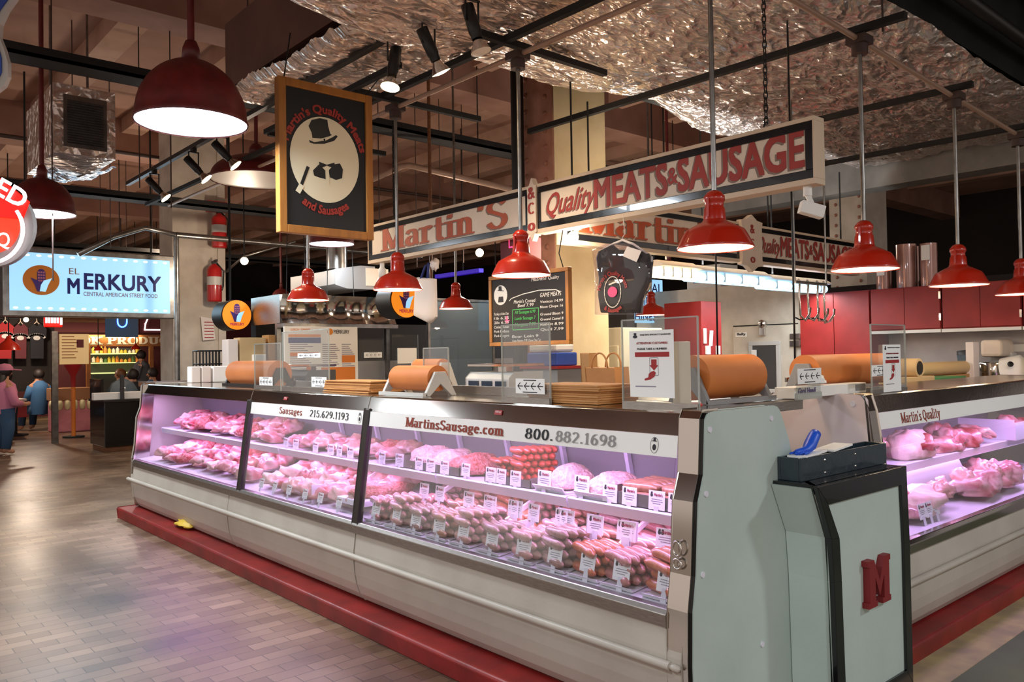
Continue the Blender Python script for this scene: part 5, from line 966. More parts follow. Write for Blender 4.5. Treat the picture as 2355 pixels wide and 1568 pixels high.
obj('emblem', G().disc(oc, NY, Z_, w*.155, h*.72, w*.09, h*.14, .001), 'chalk', cb); obj('emblem_print', G().pl(oc, NY, Z_, [(w*.11, h*.79), (w*.2, h*.77), (w*.195, h*.785), (w*.175, h*.785), (w*.17, h*.845), (w*.13, h*.85), (w*.13, h*.80)], .0018), 'print_black', cb); obj('emblem_waistcoat', G().pl(oc, NY, Z_, [(w*.13, h*.70), (w*.19, h*.70), (w*.195, h*.62), (w*.12, h*.62)], .0018), 'print_black', cb)
obj('hanging_wire', G().tube([(CX, ya+.06, z1-.004), (CX, ya+.10, z1+.1), (CX, ya+.06, zl-.002)], .004, 6).tube([(CX, yb-.06, z1-.004), (CX, yb-.06, zl-.002)], .004, 6), 'dark', cb)
HX = 3.80
def hpt(px, py): p = at(px, py, 'x', HX); return (p.y, p.z)
sh = thing('hanging_shirt', 'black shop t-shirt in plastic on a hanger below the near sign', 'shirt', (HX, hpt(1435, 560)[0], hpt(1435, 720)[1]))
SP = [(1407, 563), (1378, 577), (1372, 592), (1379, 640), (1377, 680), (1383, 719), (1472, 720), (1476, 690), (1492, 660), (1498, 600), (1489, 583), (1455, 562), (1443, 575), (1420, 575)]
def puff(P, x, t):
    g = G(); n = len(P); cy = sum(p[0] for p in P)/n; cz = sum(p[1] for p in P)/n; rings = []
    for k, s in ((0, 1.0), (.4, .97), (.8, .85), (1, .55)): rings.append([(x-t*k, cy+(p[0]-cy)*s, cz+(p[1]-cz)*s) for p in P])
    g.add([q for r_ in rings for q in r_]+[(x-t, cy, cz)], [(i*n+j, i*n+(j+1) % n, (i+1)*n+(j+1) % n, (i+1)*n+j) for i in range(3) for j in range(n)]+[(3*n+j, 3*n+(j+1) % n, 4*n) for j in range(n)], True)
    g.add([(x+.02, p[0], p[1]) for p in P]+[(x, p[0], p[1]) for p in P], [tuple(range(n))]+[(n+j, n+(j+1) % n, (j+1) % n, j) for j in range(n)])
    return g
PS = [hpt(*p) for p in SP]
obj('shirt_body', puff(PS, HX, .035), 'tee_black', sh)
PL = [hpt(*p) for p in ((1400, 560), (1368, 575), (1374, 640), (1374, 724), (1478, 724), (1483, 690), (1500, 650), (1502, 590), (1460, 560))]
obj('plastic_cover', puff(PL, HX-.02, .03), 'film', sh)
cy, cz = hpt(1422, 672); oS = V((HX-.052, cy, cz)); k_ = hpt(1422, 640)[1]-cz
obj('shirt_print', G().line(oS, NY, Z_, arc(0, 0, k_*.78, k_*1.1, 0, 360, 24), .006, .002).line(oS, NY, Z_, [(-k_*.3, k_*.55), (k_*.35, k_*.7)], .01, .002), 'chalk', sh); obj('print_figure', G().disc(oS, NY, Z_, 0, 0, k_*.45, k_*.38, .003), 'chalk_pink', sh)
obj('shirt_lettering', G().text("Martin's Quality Meats", oS, NY, Z_, k_*.32, k_*3.4, 'C', .5, .002, bend=k_*1.2), 'red', sh); obj('shirt_lettering', G().text('& Sausages', oS, NY, Z_, k_*.32, k_*1.8, 'C', .5, .002, bend=-k_*1.45), 'red', sh)
a, b = hpt(1450, 600), hpt(1487, 575); obj('swing_tag', G().slab([V((HX-.05, *hpt(1455, 568))), V((HX-.05, *hpt(1488, 578))), V((HX-.055, *hpt(1478, 604))), V((HX-.055, *hpt(1446, 590)))], (-1, 0, 0), .002), 'bag_white', sh)
obj('hanger', G().tube([V((HX, *hpt(1378, 580))), V((HX, *hpt(1408, 562))), V((HX, *hpt(1432, 552))), V((HX, *hpt(1458, 562))), V((HX, *hpt(1488, 584)))], .008, 8).tube([V((HX, *hpt(1432, 552))), V((HX, *hpt(1432, 545))), V((HX, *hpt(1437, 538))), V((HX, hpt(1434, 530)[0], zl+.004))], .003, 6), 'bag_white', sh)
# cream bag hanging by a blue strap
BX_ = 4.0
def kp(px, py): p = at(px, py, 'x', BX_); return (p.y, p.z)
tb = thing('cloth_bag', 'cream cloth bag hanging by dark straps behind the left name sign', 'bag', (BX_, kp(980, 640)[0], kp(980, 740)[1]))
obj('bag_body', puff([kp(*p) for p in ((961, 637), (1000, 641), (1002, 728), (988, 743), (956, 727))], BX_, .05), 'bag_white', tb)
obj('strap', G().tube([V((BX_-.02, *kp(968, 655))), V((BX_, *kp(978, 612))), V((BX_, *kp(986, 604))), V((BX_, *kp(982, 655)))], .012, 6), 'navy', tb); obj('knot', G().blob(V((BX_, *kp(1000, 608))), .03, .05, .05, 4, .5, 3), 'bag_white', tb)
obj('hook_wire', G().tube([V((BX_, *kp(990, 608))), V((BX_, kp(990, 600)[0], zl+.02)), V((SX+.08, kp(990, 600)[0], zl+.02))], .005, 6), 'dark', tb)
# red neon number behind the second lamp
nb = at(1190, 570, 'x', 3.9); nd = thing('number_display', 'dark number display box with glowing red digits behind the second red lamp', 'display', (3.92, nb.y, nb.z-.2))
ya, yb = at(1226, 570, 'x', 3.9).y, at(1160, 570, 'x', 3.9).y; zb_ = at(1190, 600, 'x', 3.9).z
obj('display_box', G().box(3.86, ya, zb_, 3.98, yb, zl+.005), 'maroon', nd, .004)
ox = at(1171, 569, 'x', 3.855)
obj('digits', G().line(V((3.858, ox.y, ox.z)), NY, Z_, [(0, .05), (0, 0), (.05, 0)], .009, .003).line(V((3.858, ox.y, ox.z)), NY, Z_, [(.10, .03), (.10, .06), (.15, .06), (.15, .03)], .009, .003), 'neon_pink', nd)
# ---------------------------------------------------------------- inside of the stand: cupboards, cold room, back counter
KX = 8.3
def kz(px, py): p = at(px, py, 'x', KX); return p.y, p.z
yL = kz(1838, 680)[0]; y1_ = kz(2000, 700)[0]; zt3 = kz(2100, 659)[1]; zb3 = kz(2150, 757)[1]
struct('wall_back', G().box(8.75, -2, 0, 8.9, 6.6, 2.2), 'dark_wall')
tc_ = thing('red_cupboard', 'tall red cupboard standing left of the hanging red cupboards', 'cupboard', (8.5, (yL+y1_)/2, 0))
obj('cupboard_body', G().box(KX+.02, y1_+.004, 0, 8.74, yL, zt3), 'red_cab', tc_); obj('door', G().box(KX, y1_+.008, .9, KX+.02, (yL+y1_)/2-.003, zt3-.01), 'red_cab', tc_, .002); obj('door', G().box(KX, (yL+y1_)/2+.003, .9, KX+.02, yL-.004, zt3-.01), 'red_cab', tc_, .002)
ed = [y1_]+[kz(px, 700)[0] for px in (2076, 2164, 2258, 2350, 2445)]
for i in (0, 2, 4):
    if i+1 >= len(ed): break
    a = ed[i]; b = ed[min(i+2, len(ed)-1)]
    t = thing('wall_cupboard', 'red wall cupboard with two doors, %s from the tall red cupboard' % ORD[i//2], 'cupboard', (8.5, (a+b)/2, zb3), 'red wall cupboards of the stand')
    obj('cupboard_body', G().box(KX+.02, b+.006, zb3, 8.74, a-.006, zt3), 'red_cab', t); mid_y = (a+b)/2
    obj('door', G().box(KX, mid_y+.002, zb3+.012, KX+.02, a-.012, zt3-.005), 'red_cab', t, .002); obj('door', G().box(KX, b+.012, zb3+.012, KX+.02, mid_y-.002, zt3-.005), 'red_cab', t, .002)
    obj('bottom_trim', G().box(KX-.01, b+.006, zb3-.03, 8.7, a-.006, zb3), 'white', t)
    for zz in (zt3-.1, zb3+.12): obj('hinge', G().box(KX-.008, b+.0, zz-.035, KX+.01, b+.02, zz+.035), 'chrome', t)
obj('backsplash', G().box(8.70, -1.5, .95, 8.745, y1_-.01, zb3-.032), 'backsplash', label='grey tiled splashback under the hanging red cupboards', cat='splashback', kind='structure')
bc = thing('back_counter', 'steel back counter under the red wall cupboards', 'counter', (8.2, 2, 0)); obj('top', G().box(7.7, -1.5, 1.0, 8.695, y1_-.01, 1.045), 'brushed', bc, .003); obj('base', G().box(7.75, -1.5, 0, 8.68, y1_-.02, 1.0), 'grey', bc)
BC = 1.046
# goods on the back counter
def bcx(px, py, x=7.9): return at(px, py, 'x', x)
def bbox(name, px0, px1, pyt, pyb, m, lab, cat, x=7.9, d=.25, bev=.004):
    a, b = bcx(px0, pyt, x), bcx(px1, pyt, x); z1 = at((px0+px1)/2, pyt, 'x', x).z; z0 = at((px0+px1)/2, pyb, 'x', x).z
    return obj(name, G().box(x, b.y, z0, x+d, a.y, z1), m, None, bev, lab, cat, loc=(x+d/2, (a.y+b.y)/2, z0))
CTZ = lambda: BC
def cbox(name, px0, px1, h, m, lab, cat, x=7.9, d=.25, z=None):
    a, b = bcx(px0, 860, x), bcx(px1, 860, x); z = BC if z is None else z
    return obj(name, G().box(x, b.y, z, x+d, a.y, z+h), m, None, .004, lab, cat, loc=(x+d/2, (a.y+b.y)/2, z))
WH = 1.27   # worktop inside the right counter
w2 = thing('worktop', 'steel worktop behind the right meat case', 'counter', (6, 2.75, 0)); obj('top', G().box(4.3, 2.42, 1.13, 7.2, 2.95, 1.17), 'brushed', w2, .003)
for x in (4.4, 5.8, 7.1): obj('leg', G().box(x, 2.85, 0, x+.05, 2.9, 1.13), 'galv', w2)
def wbox(name, px0, px1, pyt, m, lab, cat, y=2.5, d=.2, z0=1.171, bev=.004, g=None):
    a, b = at(px0, pyt, 'y', y), at(px1, pyt, 'y', y); z1 = (a.z+b.z)/2
    return obj(name, G().box(a.x, y, z0, b.x, y+d, z1), m, None, bev, lab, cat, loc=((a.x+b.x)/2, y+d/2, z0)), a, b, z1
_, a, b, z1 = wbox('tan_box', 2084, 2150, 866, 'tan', 'tan cardboard box holding a paper roll behind the right case', 'box')
obj('tan_roll', G().cyl(((a.x+b.x)/2-.02, 2.5, z1-.01+.075), ((a.x+b.x)/2-.02, 2.72, z1-.01+.075), .07, n=28), 'tan', None, 0, 'tan paper roll lying in the tan cardboard box', 'paper roll', loc=((a.x+b.x)/2, 2.6, z1))
obj('roll_core', G().cyl(((a.x+b.x)/2-.02, 2.495, z1+.065), ((a.x+b.x)/2-.02, 2.53, z1+.065), .05, n=24), 'dark', bpy.data.objects['tan_roll'])
wbox('green_box', 2163, 2222, 866, 'green', 'grey-green carton stack, lower and left one behind the right case', 'box', 2.55)
wbox('green_box', 2180, 2250, 880, 'green', 'grey-green carton in front of the other, right one behind the right case', 'box', 2.44, .1)
_, a, b, z1 = wbox('brown_carton', 2125, 2250, 862, 'cardboard', 'long brown carton behind the green cartons', 'box', 2.8, .1)
obj('gold_roll', G().cyl((a.x, 2.85, z1+.06), (b.x, 2.85, z1+.06), .058, n=28), 'tan', None, 0, 'tan paper roll lying behind the green cartons', 'paper roll', loc=((a.x+b.x)/2, 2.85, z1))
for i, (px0, px1, pyt, m, lab) in enumerate(((2108, 2136, 822, 'pale_grey', 'white canister with a dark lid at the left end of the back counter'), (2255, 2300, 850, 'white', 'white plastic-wrapped packet left of the slicer'), (2222, 2240, 778, 'bag_white', 'white knife guard hanging left of the mixer'))):
    cbox('canister' if i == 0 else 'packet' if i == 1 else 'knife_guard', px0, px1, (.22, .12, .5)[i], m, lab, ('canister', 'packet', 'knife guard')[i], 7.95, .14)
p = bcx(2232, 865, 8.05)
mx = thing('mixer', 'steel mixing machine with a pale cover on the back counter', 'mixer', (8.3, p.y, BC)); a, b = bcx(2262, 800, 8.2), bcx(2290, 800, 8.2)
obj('bowl', G().lathe([(.10, 0), (.16, .08), (.17, .30), (.165, .31)], ((8.35), (a.y+b.y)/2, BC), 24), 'mirror_steel', mx); obj('head', G().box(8.25, (a.y+b.y)/2-.08, BC+.36, 8.6, (a.y+b.y)/2+.1, BC+.52), 'sign_cream', mx, .03); obj('column', G().box(8.48, (a.y+b.y)/2-.1, BC, 8.62, (a.y+b.y)/2+.1, BC+.4), 'pale_grey', mx, .02)
yj = bcx(2215, 800, 8.2).y; jg = thing('blender', 'glass blender jar with a steel base left of the mixer', 'blender', (8.3, yj, BC)); obj('base', G().lathe([(.1, 0), (.1, .1), (.07, .14), (0, .14)], (8.3, yj, BC), 20), 'galv', jg); obj('jar', G().lathe([(.06, .14), (.09, .38), (.085, .38)], (8.3, yj, BC), 20), 'glass_grey', jg); obj('lid', G().lathe([(.09, .38), (.09, .42), (0, .43)], (8.3, yj, BC), 20), 'dark_grey', jg)
yj = bcx(2310, 850, 8.0).y-.12; sl = thing('meat_slicer', 'white and steel meat slicer at the right end of the back counter', 'slicer', (8.1, yj, BC)); obj('base', G().box(7.85, yj-.3, BC, 8.3, yj+.2, BC+.09), 'white', sl, .02); obj('motor_housing', G().lathe([(.13, -.1), (.13, .05), (.06, .1), (0, .1)], (8.1, yj+.05, BC+.24), 22, (0, -1, .2)), 'white', sl); obj('blade', G().cyl((8.08, yj-.06, BC+.24), (8.08, yj-.075, BC+.24), .15, n=30), 'mirror_steel', sl); obj('knob', G().lathe([(.02, 0), (.025, .02), (0, .04)], (7.95, yj+.05, BC+.3), 12, (-1, 0, 0)), 'black', sl); obj('carriage', G().box(7.9, yj-.32, BC+.13, 8.2, yj-.12, BC+.16), 'steel', sl, .005)
obj('ham', G().blob((8.05, yj-.24, BC+.25), .11, .07, .075, 5, .2), 'tan', None, 0, 'brown wrapped ham lying on the slicer carriage', 'meat', loc=(8.05, yj-.22, BC+.16))
for i, px in enumerate((2330, 2345)): obj('wall_note', G().box(8.69, bcx(px, 790, 8.69).y-.12, 1.45-.02*i, 8.699, bcx(px, 790, 8.69).y+.10, 1.52+.0*i), 'paper', None, 0, '%s white paper note taped on the grey splashback' % ('left', 'right')[i], 'note') if i == 0 else None
# plastic wrap rolls standing on the cupboards
mat('wrap', 'a87a6c', .25, .3, '8a6258', 3, coat=.5)
for i, (px0, px1, pyt, d, lab) in enumerate(((2067, 2112, 566, .3, 'front left tall brown film roll standing on the red wall cupboards'), (2122, 2160, 563, .3, 'right tall brown film roll with a paper label standing on the red wall cupboards'), (2020, 2055, 600, .35, 'short film roll with a white label at the left of the red wall cupboards'), (2104, 2118, 568, .5, 'tall film roll half hidden between two others on the red wall cupboards'))):
    a, b = at(px0, 600, 'x', KX+d), at(px1, 600, 'x', KX+d); r = (a.y-b.y)/2; zt_ = at(px0, pyt, 'x', KX+d).z; d = min(d, .74-r*0)
    t = thing('film_roll', lab, 'roll', (KX+d-.05, (a.y+b.y)/2, zt3)); obj('film', G().cyl((KX+d-.05, (a.y+b.y)/2, zt3+.002), (KX+d-.05, (a.y+b.y)/2, zt_), r, n=28), 'wrap', t, .004)
    if i in (1, 2): obj('paper_label', G().box(KX+d-.05-r-.004, (a.y+b.y)/2-r*.5, zt_-.17, KX+d-.05-r*.8, (a.y+b.y)/2+r*.5, zt_-.02), 'paper', t)
# cold room with door
CX2 = 8.34; yR = yL+.012; yC = at(1592, 700, 'x', CX2).y+.9; zc = at(1700, 655, 'x', CX2).z
struct('wall_cold_room', G().box(CX2, yR, 0, 8.74, yC, zc), 'cooler_cream')
def cz2(px, py, e=.0): p = at(px, py, 'x', CX2-e); return p.y, p.z
dr = thing('cold_room_door', 'cream cold-room door with a small window, left of the tall red cupboard', 'door', (CX2, (cz2(1690, 800)[0]+cz2(1830, 800)[0])/2, 0)); dr['kind'] = 'structure'
a, b = cz2(1690, 752), cz2(1832, 752); obj('door_leaf', G().box(CX2-.04, b[0], .05, CX2-.002, a[0], a[1]), 'cooler_cream', dr, .006)
obj('seam', G().box(CX2-.006, b[0]-.02, a[1]+.004, CX2-.001, a[0]+.02, a[1]+.016), 'dark', dr)
a, b = cz2(1722, 785, .045), cz2(1797, 905, .045); g = G(); W3 = .05
y0_, y1w, z0_, z1_ = b[0], a[0], b[1], a[1]
g.box(CX2-.06, y0_, z0_, CX2-.04, y1w, z0_+W3).box(CX2-.06, y0_, z1_-W3, CX2-.04, y1w, z1_).box(CX2-.06, y0_, z0_+W3, CX2-.04, y0_+W3, z1_-W3).box(CX2-.06, y1w-W3, z0_+W3, CX2-.04, y1w, z1_-W3); wf = obj('window_frame', g, 'pale_grey', dr, .004)
obj('window_glass', G().box(CX2-.05, y0_+W3, z0_+W3, CX2-.041, y1w-W3, z1_-W3), 'dark_grey', dr); obj('window_thermometer', G().box(CX2-.075, y1w-.11, z0_+.28, CX2-.06, y1w-.05, z1_-.1), 'white', dr)
a = cz2(1755, 745, .05); obj('latch', G().lathe([(.05, 0), (.05, .05), (.03, .07), (0, .07)], (CX2-.04, a[0], a[1]), 14, (-1, 0, 0)).box(CX2-.09, a[0]-.035, a[1]-.13, CX2-.05, a[0]+.035, a[1]), 'chrome', dr, .004)
a = cz2(1692, 775, .042); b = cz2(1718, 764, .042); pl2 = obj('name_plate', G().box(CX2-.045, b[0], a[1], CX2-.04, a[0], b[1]), 'white', dr); obj('plate_text', G().text('Bally', V((CX2-.0452, a[0]-.02, a[1]+.02)), NY, Z_, (b[1]-a[1])*.55, (a[0]-b[0])*.75, 'L', 1, .001), 'print_black', pl2)
for py in (773, 790): a = cz2(1828, py, .05); obj('hinge', G().box(CX2-.06, a[0]-.06, a[1]-.03, CX2-.04, a[0]+.06, a[1]+.03), 'galv', dr, .004)
c = dep(1612, 692, 8.1)
rp = thing('red_cupboard', 'dark red corner cupboard with white knives on its side, left of the cold room', 'cupboard', (c.x+.3, c.y+.3, 0)); obj('cupboard_body', G().box(c.x, c.y, 0, min(at(1658, 700, 'y', c.y).x, CX2-.01), at(1527, 700, 'x', c.x).y, c.z), 'red_cab', rp, .004)
for i, (px, pyt, pyb, w, lab) in enumerate(((1619, 755, 790, .035, 'leftmost'), (1633, 760, 796, .04, 'second'), (1626, 795, 815, .07, 'lower left'), (1649, 795, 815, .06, 'lower right'))):
    a = at(px, pyt, 'y', c.y); b = at(px, pyb, 'y', c.y); obj('knife_guard', G().obox(((a.x+b.x)/2, c.y-.012, (a.z+b.z)/2), (w/2, 0, 0), (0, .010, 0), ((.01 if i == 1 else 0), 0, (a.z-b.z)/2)), 'white', None, .004, '%s white knife guard hanging on the dark red corner cupboard' % lab, 'knife guard', 'knife guards on the dark red cupboard', loc=(a.x, c.y-.01, b.z))
eb = thing('meat_carton', 'white carton lettered EXCEL lying on top of the cold room', 'box', (8.6, cz2(1620, 660)[0], zc)); a, b = cz2(1578, 676), cz2(1655, 650); obj('carton', G().box(CX2+.02, b[0], zc+.001, 8.73, a[0], zc+.28), 'pale_grey', eb, .004); obj('carton_text', G().text('EXCEL', V((CX2+.019, a[0]-.1, zc+.08)), NY, Z_, .12, (a[0]-b[0])*.62, 'L', 1.2, .001), 'print_black', eb)
# strip lights under the far sign
for i, (px0, px1, py0, py1, m, pw, lab) in enumerate(((1500, 1584, 622, 636, 'tube_warm', 14, 'warm strip light half behind the hanging shirt'), (1588, 1748, 633, 652, 'tube', 20, 'long bluish white strip light below the far sign'), (1754, 1890, 652, 668, 'tube', 17, 'bluish white strip light above the meat hooks'))):
    a, b = at(px0, py0, 'y', 4.35), at(px1, py1, 'y', 4.35); z = (a.z+b.z)/2; t = thing('strip_light', lab, 'light', ((a.x+b.x)/2, 4.35, z))
    obj('tube', G().cyl((a.x, 4.32, z), (b.x, 4.32, z), .04, n=12).cyl((a.x, 4.41, z), (b.x, 4.41, z), .04, n=12), m, t); obj('housing', G().prism([(4.22, z+.05), (4.30, z+.10), (4.42, z+.10), (4.50, z+.05), (4.46, z+.045), (4.26, z+.045)], 'x', a.x, b.x), 'white', t)
    g = G()
    for k in range(4): g.box(a.x+(b.x-a.x)*(k+.5)/4, 4.28, z-.035, a.x+(b.x-a.x)*(k+.5)/4+.012, 4.44, z+.05)
    obj('tube_clips', g, 'pale_grey', t); obj('suspension', G().cyl((a.x+.2, 4.36, z+.1), (a.x+.2, 4.36, CZ), .008, n=6), 'dark', t)
    light('AREA', ((a.x+b.x)/2, 4.36, z+.12), pw*.9, (.9, .96, 1) if i else WARM, b.x-a.x, .08, ((a.x+b.x)/2, 4.0, 9))  # added uplight above the closed housing, brightens the foil duct
    light('AREA', ((a.x+b.x)/2, 4.36, z-.05), pw, (.9, .96, 1) if i else WARM, b.x-a.x, .1, ((a.x+b.x)/2, 4.36, 0))
# hook rail
hr = thing('hook_rail', 'metal rail with meat hooks hanging before the tall red cupboard', 'hook rail', (6.6, 3.2, 2))
HY = 3.3; a, b = at(1828, 648, 'y', HY), at(1900, 652, 'y', HY)
obj('rail', G().cyl((a.x, HY, a.z), (b.x, HY, a.z), .012, n=8).cyl((a.x, HY, a.z), (a.x, HY, 3.47), .008, n=6).cyl((b.x, HY, a.z), (b.x, HY, 3.47), .008, n=6), 'galv', hr)
for i, px in enumerate((1836, 1856, 1878, 1893)):
    x = at(px, 650, 'y', HY).x; z = a.z; obj('meat_hook', G().tube([(x, HY, z+.02), (x+.02, HY, z+.01), (x+.01, HY, z-.1), (x+.02, HY, z-.26-.02*i), (x+.06, HY-.02, z-.30), (x+.11, HY-.03, z-.25), (x+.12, HY-.03, z-.2)], .009, 8), 'chrome', hr)
a2 = at(1838, 735, 'y', HY); obj('wire_frame', G().tube([(a.x, HY, a.z-.28), (a.x+.06, HY, a2.z), (a.x+.32, HY, a2.z+.02), (b.x, HY, a.z-.3)], .006, 6), 'dark', hr)
for px, py0, py1, y, lab in ((1652, 660, 900, 2.9, 'dark cord hanging straight down left of the hook rail'), (1833, 640, 1050, 2.45, 'dark cord hanging straight down at the end of the right meat case')):
    a, b = at(px+3, py0, 'y', y), at(px, py1, 'y', y); a.z = 3.42
    obj('electric_cord', G().tube([(b.x, y, a.z), (b.x+.004, y, (a.z+b.z)/2), (b.x, y, max(b.z, 1.18 if y > 2.4 else 1.0))], .006, 6), 'black', None, 0, lab, 'cord', loc=(b.x, y, b.z))
# items behind the left case: fridge, poster, shelf goods
fx = 5.6
fr2 = thing('fridge', 'cream upright fridge behind the brown paper bag', 'fridge', (fx+.3, at(1370, 800, 'x', fx).y, 0)); a, b = at(1326, 755, 'x', fx), at(1428, 755, 'x', fx)
obj('fridge_body', G().box(fx, b.y, 0, fx+.6, a.y, (a.z+b.z)/2), 'fridge_cream', fr2, .01); c1, c2 = at(1340, 795, 'x', fx), at(1424, 795, 'x', fx); obj('door', G().box(fx-.02, c2.y, .5, fx-.001, c1.y, (c1.z+c2.z)/2), 'fridge_cream', fr2, .008); obj('latch', G().box(fx-.04, c1.y-.22, c1.z-.1, fx-.02, c1.y-.16, c1.z-.04), 'black', fr2); obj('control_plate', G().box(fx-.006, c1.y-.25, c1.z+.04, fx-.001, c1.y-.05, c1.z+.14), 'pale_grey', fr2)
mat('poster', '8a6a38', .5, 0, 'd8c090', 3.2, thr=(.45, .6)); px_ = 6.1
a, b = at(1312, 640, 'x', px_), at(1385, 752, 'x', px_); pt = obj('food_poster', G().box(px_, b.y, b.z, px_+.03, a.y, a.z), 'poster', None, 0, 'brown food picture panel between the chalkboard and the hanging shirt', 'poster', loc=(px_, a.y, b.z)); pt['kind'] = 'structure'
obj('poster_backing', G().box(px_+.031, b.y-.3, 0, px_+.15, a.y+.3, b.z+.9), 'dark_wall', None, 0, kind='structure')
bs = thing('goods_shelf', 'small shelf unit below the chalkboard', 'shelf', (4.1, at(1240, 850, 'x', 4.1).y, 0)); a, b = at(1195, 850, 'x', 4.1), at(1282, 850, 'x', 4.1); z = at(1240, 842, 'x', 4.1).z
obj('shelf_board', G().box(4.1, b.y, z-.02, 4.4, a.y, z), 'red', bs); obj('shelf_body', G().box(4.12, b.y+.02, 0, 4.4, a.y-.02, z-.021), 'grey', bs)
obj('blue_packet', G().box(4.13, b.y+.04, z+.001, 4.35, a.y-.05, z+.10), 'blue_print', None, .01, 'blue printed packet lying on the red shelf below the chalkboard', 'packet', loc=(4.2, a.y, z)); obj('white_packet', G().box(4.14, b.y+.05, z+.102, 4.33, a.y-.06, z+.17), 'white', None, .02, 'white packet lying on the blue packet below the chalkboard', 'packet', loc=(4.2, a.y, z+.1))
# menu board, round signs and stall behind the left case
MYY = 7.4
def mp(px, py): p = at(px, py, 'y', MYY); return p.x, p.z
a, b = mp(655, 880), mp(822, 752); mbd = thing('menu_board', 'large white menu board standing behind the left case', 'menu', ((a[0]+b[0])/2, MYY, 1.27)); obj('board', G().box(a[0], MYY, .9, b[0], MYY+.02, b[1]), 'white', mbd, .002)
w, h = b[0]-a[0], b[1]-.9; om = V((a[0], MYY-.0005, .9)); 
def mq(nm, x0, z0, x1, z1, m): obj(nm, G().quad(om, X_, Z_, w*x0, h*z0, w*x1, h*z1, .002), m, mbd)
mq('orange_band', .05, .885, .48, .915, 'merk_orange'); mq('dark_band', .05, .82, .48, .88, 'navy'); mq('orange_band', .07, .68, .46, .72, 'orange'); mq('orange_band', .07, .45, .46, .49, 'orange'); mq('orange_box', .48, .40, .96, .55, 'orange'); mq('orange_box', .77, .60, .96, .68, 'orange')
g = G(); r_ = random.Random(3)
for k in range(15):
    for c0, c1 in ((.07, .45), (.50, .74), (.77, .96)): g.quad(om, X_, Z_, w*c0, h*(.80-.022*k), w*(c0+(c1-c0)*r_.uniform(.5, 1)), h*(.80-.022*k+.008), .0012)
obj('menu_lines', g, 'print_grey', mbd); obj('menu_title', G().text('MERKURY', om+X_*w*.66+Z_*h*.925, X_, Z_, h*.045, w*.22, 'L', .2, .002), 'print_black', mbd); obj('logo_dot', G().disc(om, X_, Z_, w*.61, h*.945, w*.04, w*.04, .002), 'merk_orange', mbd); obj('menu_title', G().text('LUNCH / DINNER', om+X_*w*.08+Z_*h*.955, X_, Z_, h*.025, w*.26, 'L', .2, .002), 'orange', mbd)
def corn(o, u, k, par, d=.004):
    k *= 1.35
    obj('corn_cob', G().pl(o, u, Z_, [(-.2*k, -.2*k), (-.2*k, .42*k), (-.12*k, .56*k), (0, .6*k), (.12*k, .56*k), (.2*k, .42*k), (.2*k, -.2*k), (0, -.45*k)], d), 'merk_purple', par)
    g = G()
    for i in (-1, 0, 1):
        for j in range(4): g.quad(o, u, Z_, (i*.12-.045)*k, (-.08+j*.15)*k, (i*.12+.045)*k, (.01+j*.15)*k, d+.002)
    obj('kernels', g, 'pink_cloth', par); obj('husk', G().pl(o, u, Z_, [(-.5*k, .12*k), (-.12*k, -.05*k), (0, -.25*k), (.02*k, -.62*k), (-.2*k, -.62*k), (-.32*k, -.25*k)], d+.003), 'merk_purple', par)
    obj('husk', G().pl(o, u, Z_, [(.5*k, .12*k), (.12*k, -.02*k), (-.02*k, -.25*k), (-.08*k, -.6*k), (.2*k, -.62*k), (.32*k, -.25*k)], d+.0045), 'lightbox', par)
def roundsign(px, py, w, rpx, rpy, lab):
    p = dep(px, py, w); r = rpy*w/F_; u = (X_*.8-Y_*.6).normalized(); n = u.cross(Z_); u = X_
    t = thing('round_sign', lab, 'sign', p-Z_*r); n = NY
    obj('drum', G().cyl(p+Y_*.02, p+Y_*.32, r*1.03, n=36), 'black', t); obj('face', G().disc(p, X_, Z_, 0, 0, r, r, .0, 40), 'sign_glow', t); obj('bracket', G().cyl(p+Y_*.2+Z_*r, V((p.x, p.y+.2, CZ)), .015, n=8), 'dark', t)
    corn(p+Z_*r*.15, X_, r*.75, t); obj('lettering', G().text('MERKURY', p-Z_*r*.72, X_, Z_, r*.2, r*.95, 'C', .5, .004), 'magenta', t)
roundsign(545, 724, 9.6, 17, 34, 'small round orange corn sign beside the white column'); roundsign(934, 690, 9.0, 25, 40, 'round orange corn sign half behind a red lamp below the name sign')
# far lit shop sign behind the hanging shirt
p0, p1 = dep(1478, 716, 10.4), dep(1524, 640, 10.4); q0, q1 = dep(1424, 742, 10.3), dep(1500, 718, 10.3)
tg = thing('shop_sign', 'pale lit sign lettered THAI GOURMET CHINESE far behind the hanging shirt', 'sign', (p0.x, p0.y, q0.z)); ty = p0.y
w = at(1524, 680, 'y', ty).x-at(1440, 680, 'y', ty).x; x1_ = at(1524, 680, 'y', ty).x
obj('sign_panel', G().box(x1_-w, ty, q0.z, x1_, ty+.1, p1.z), 'lightbox', tg); o = V((x1_-w, ty-.001, q0.z)); h = p1.z-q0.z
for t_, z_, h_, a_, b_ in (('THAI', .70, .22, .35, .9), ('GOURMET', .36, .24, .12, .95), ('CHINESE', .05, .2, .06, .9)): obj('lettering', G().text(t_, o+X_*w*a_+Z_*h*z_, X_, Z_, h*h_, w*(b_-a_), 'L', .2, .003), 'merk_navy', tg)
obj('hanging_rod', G().cyl((x1_-.1, ty+.05, p1.z-.01), (x1_-.1, ty+.05, CZ), .01, n=6), 'dark', tg)
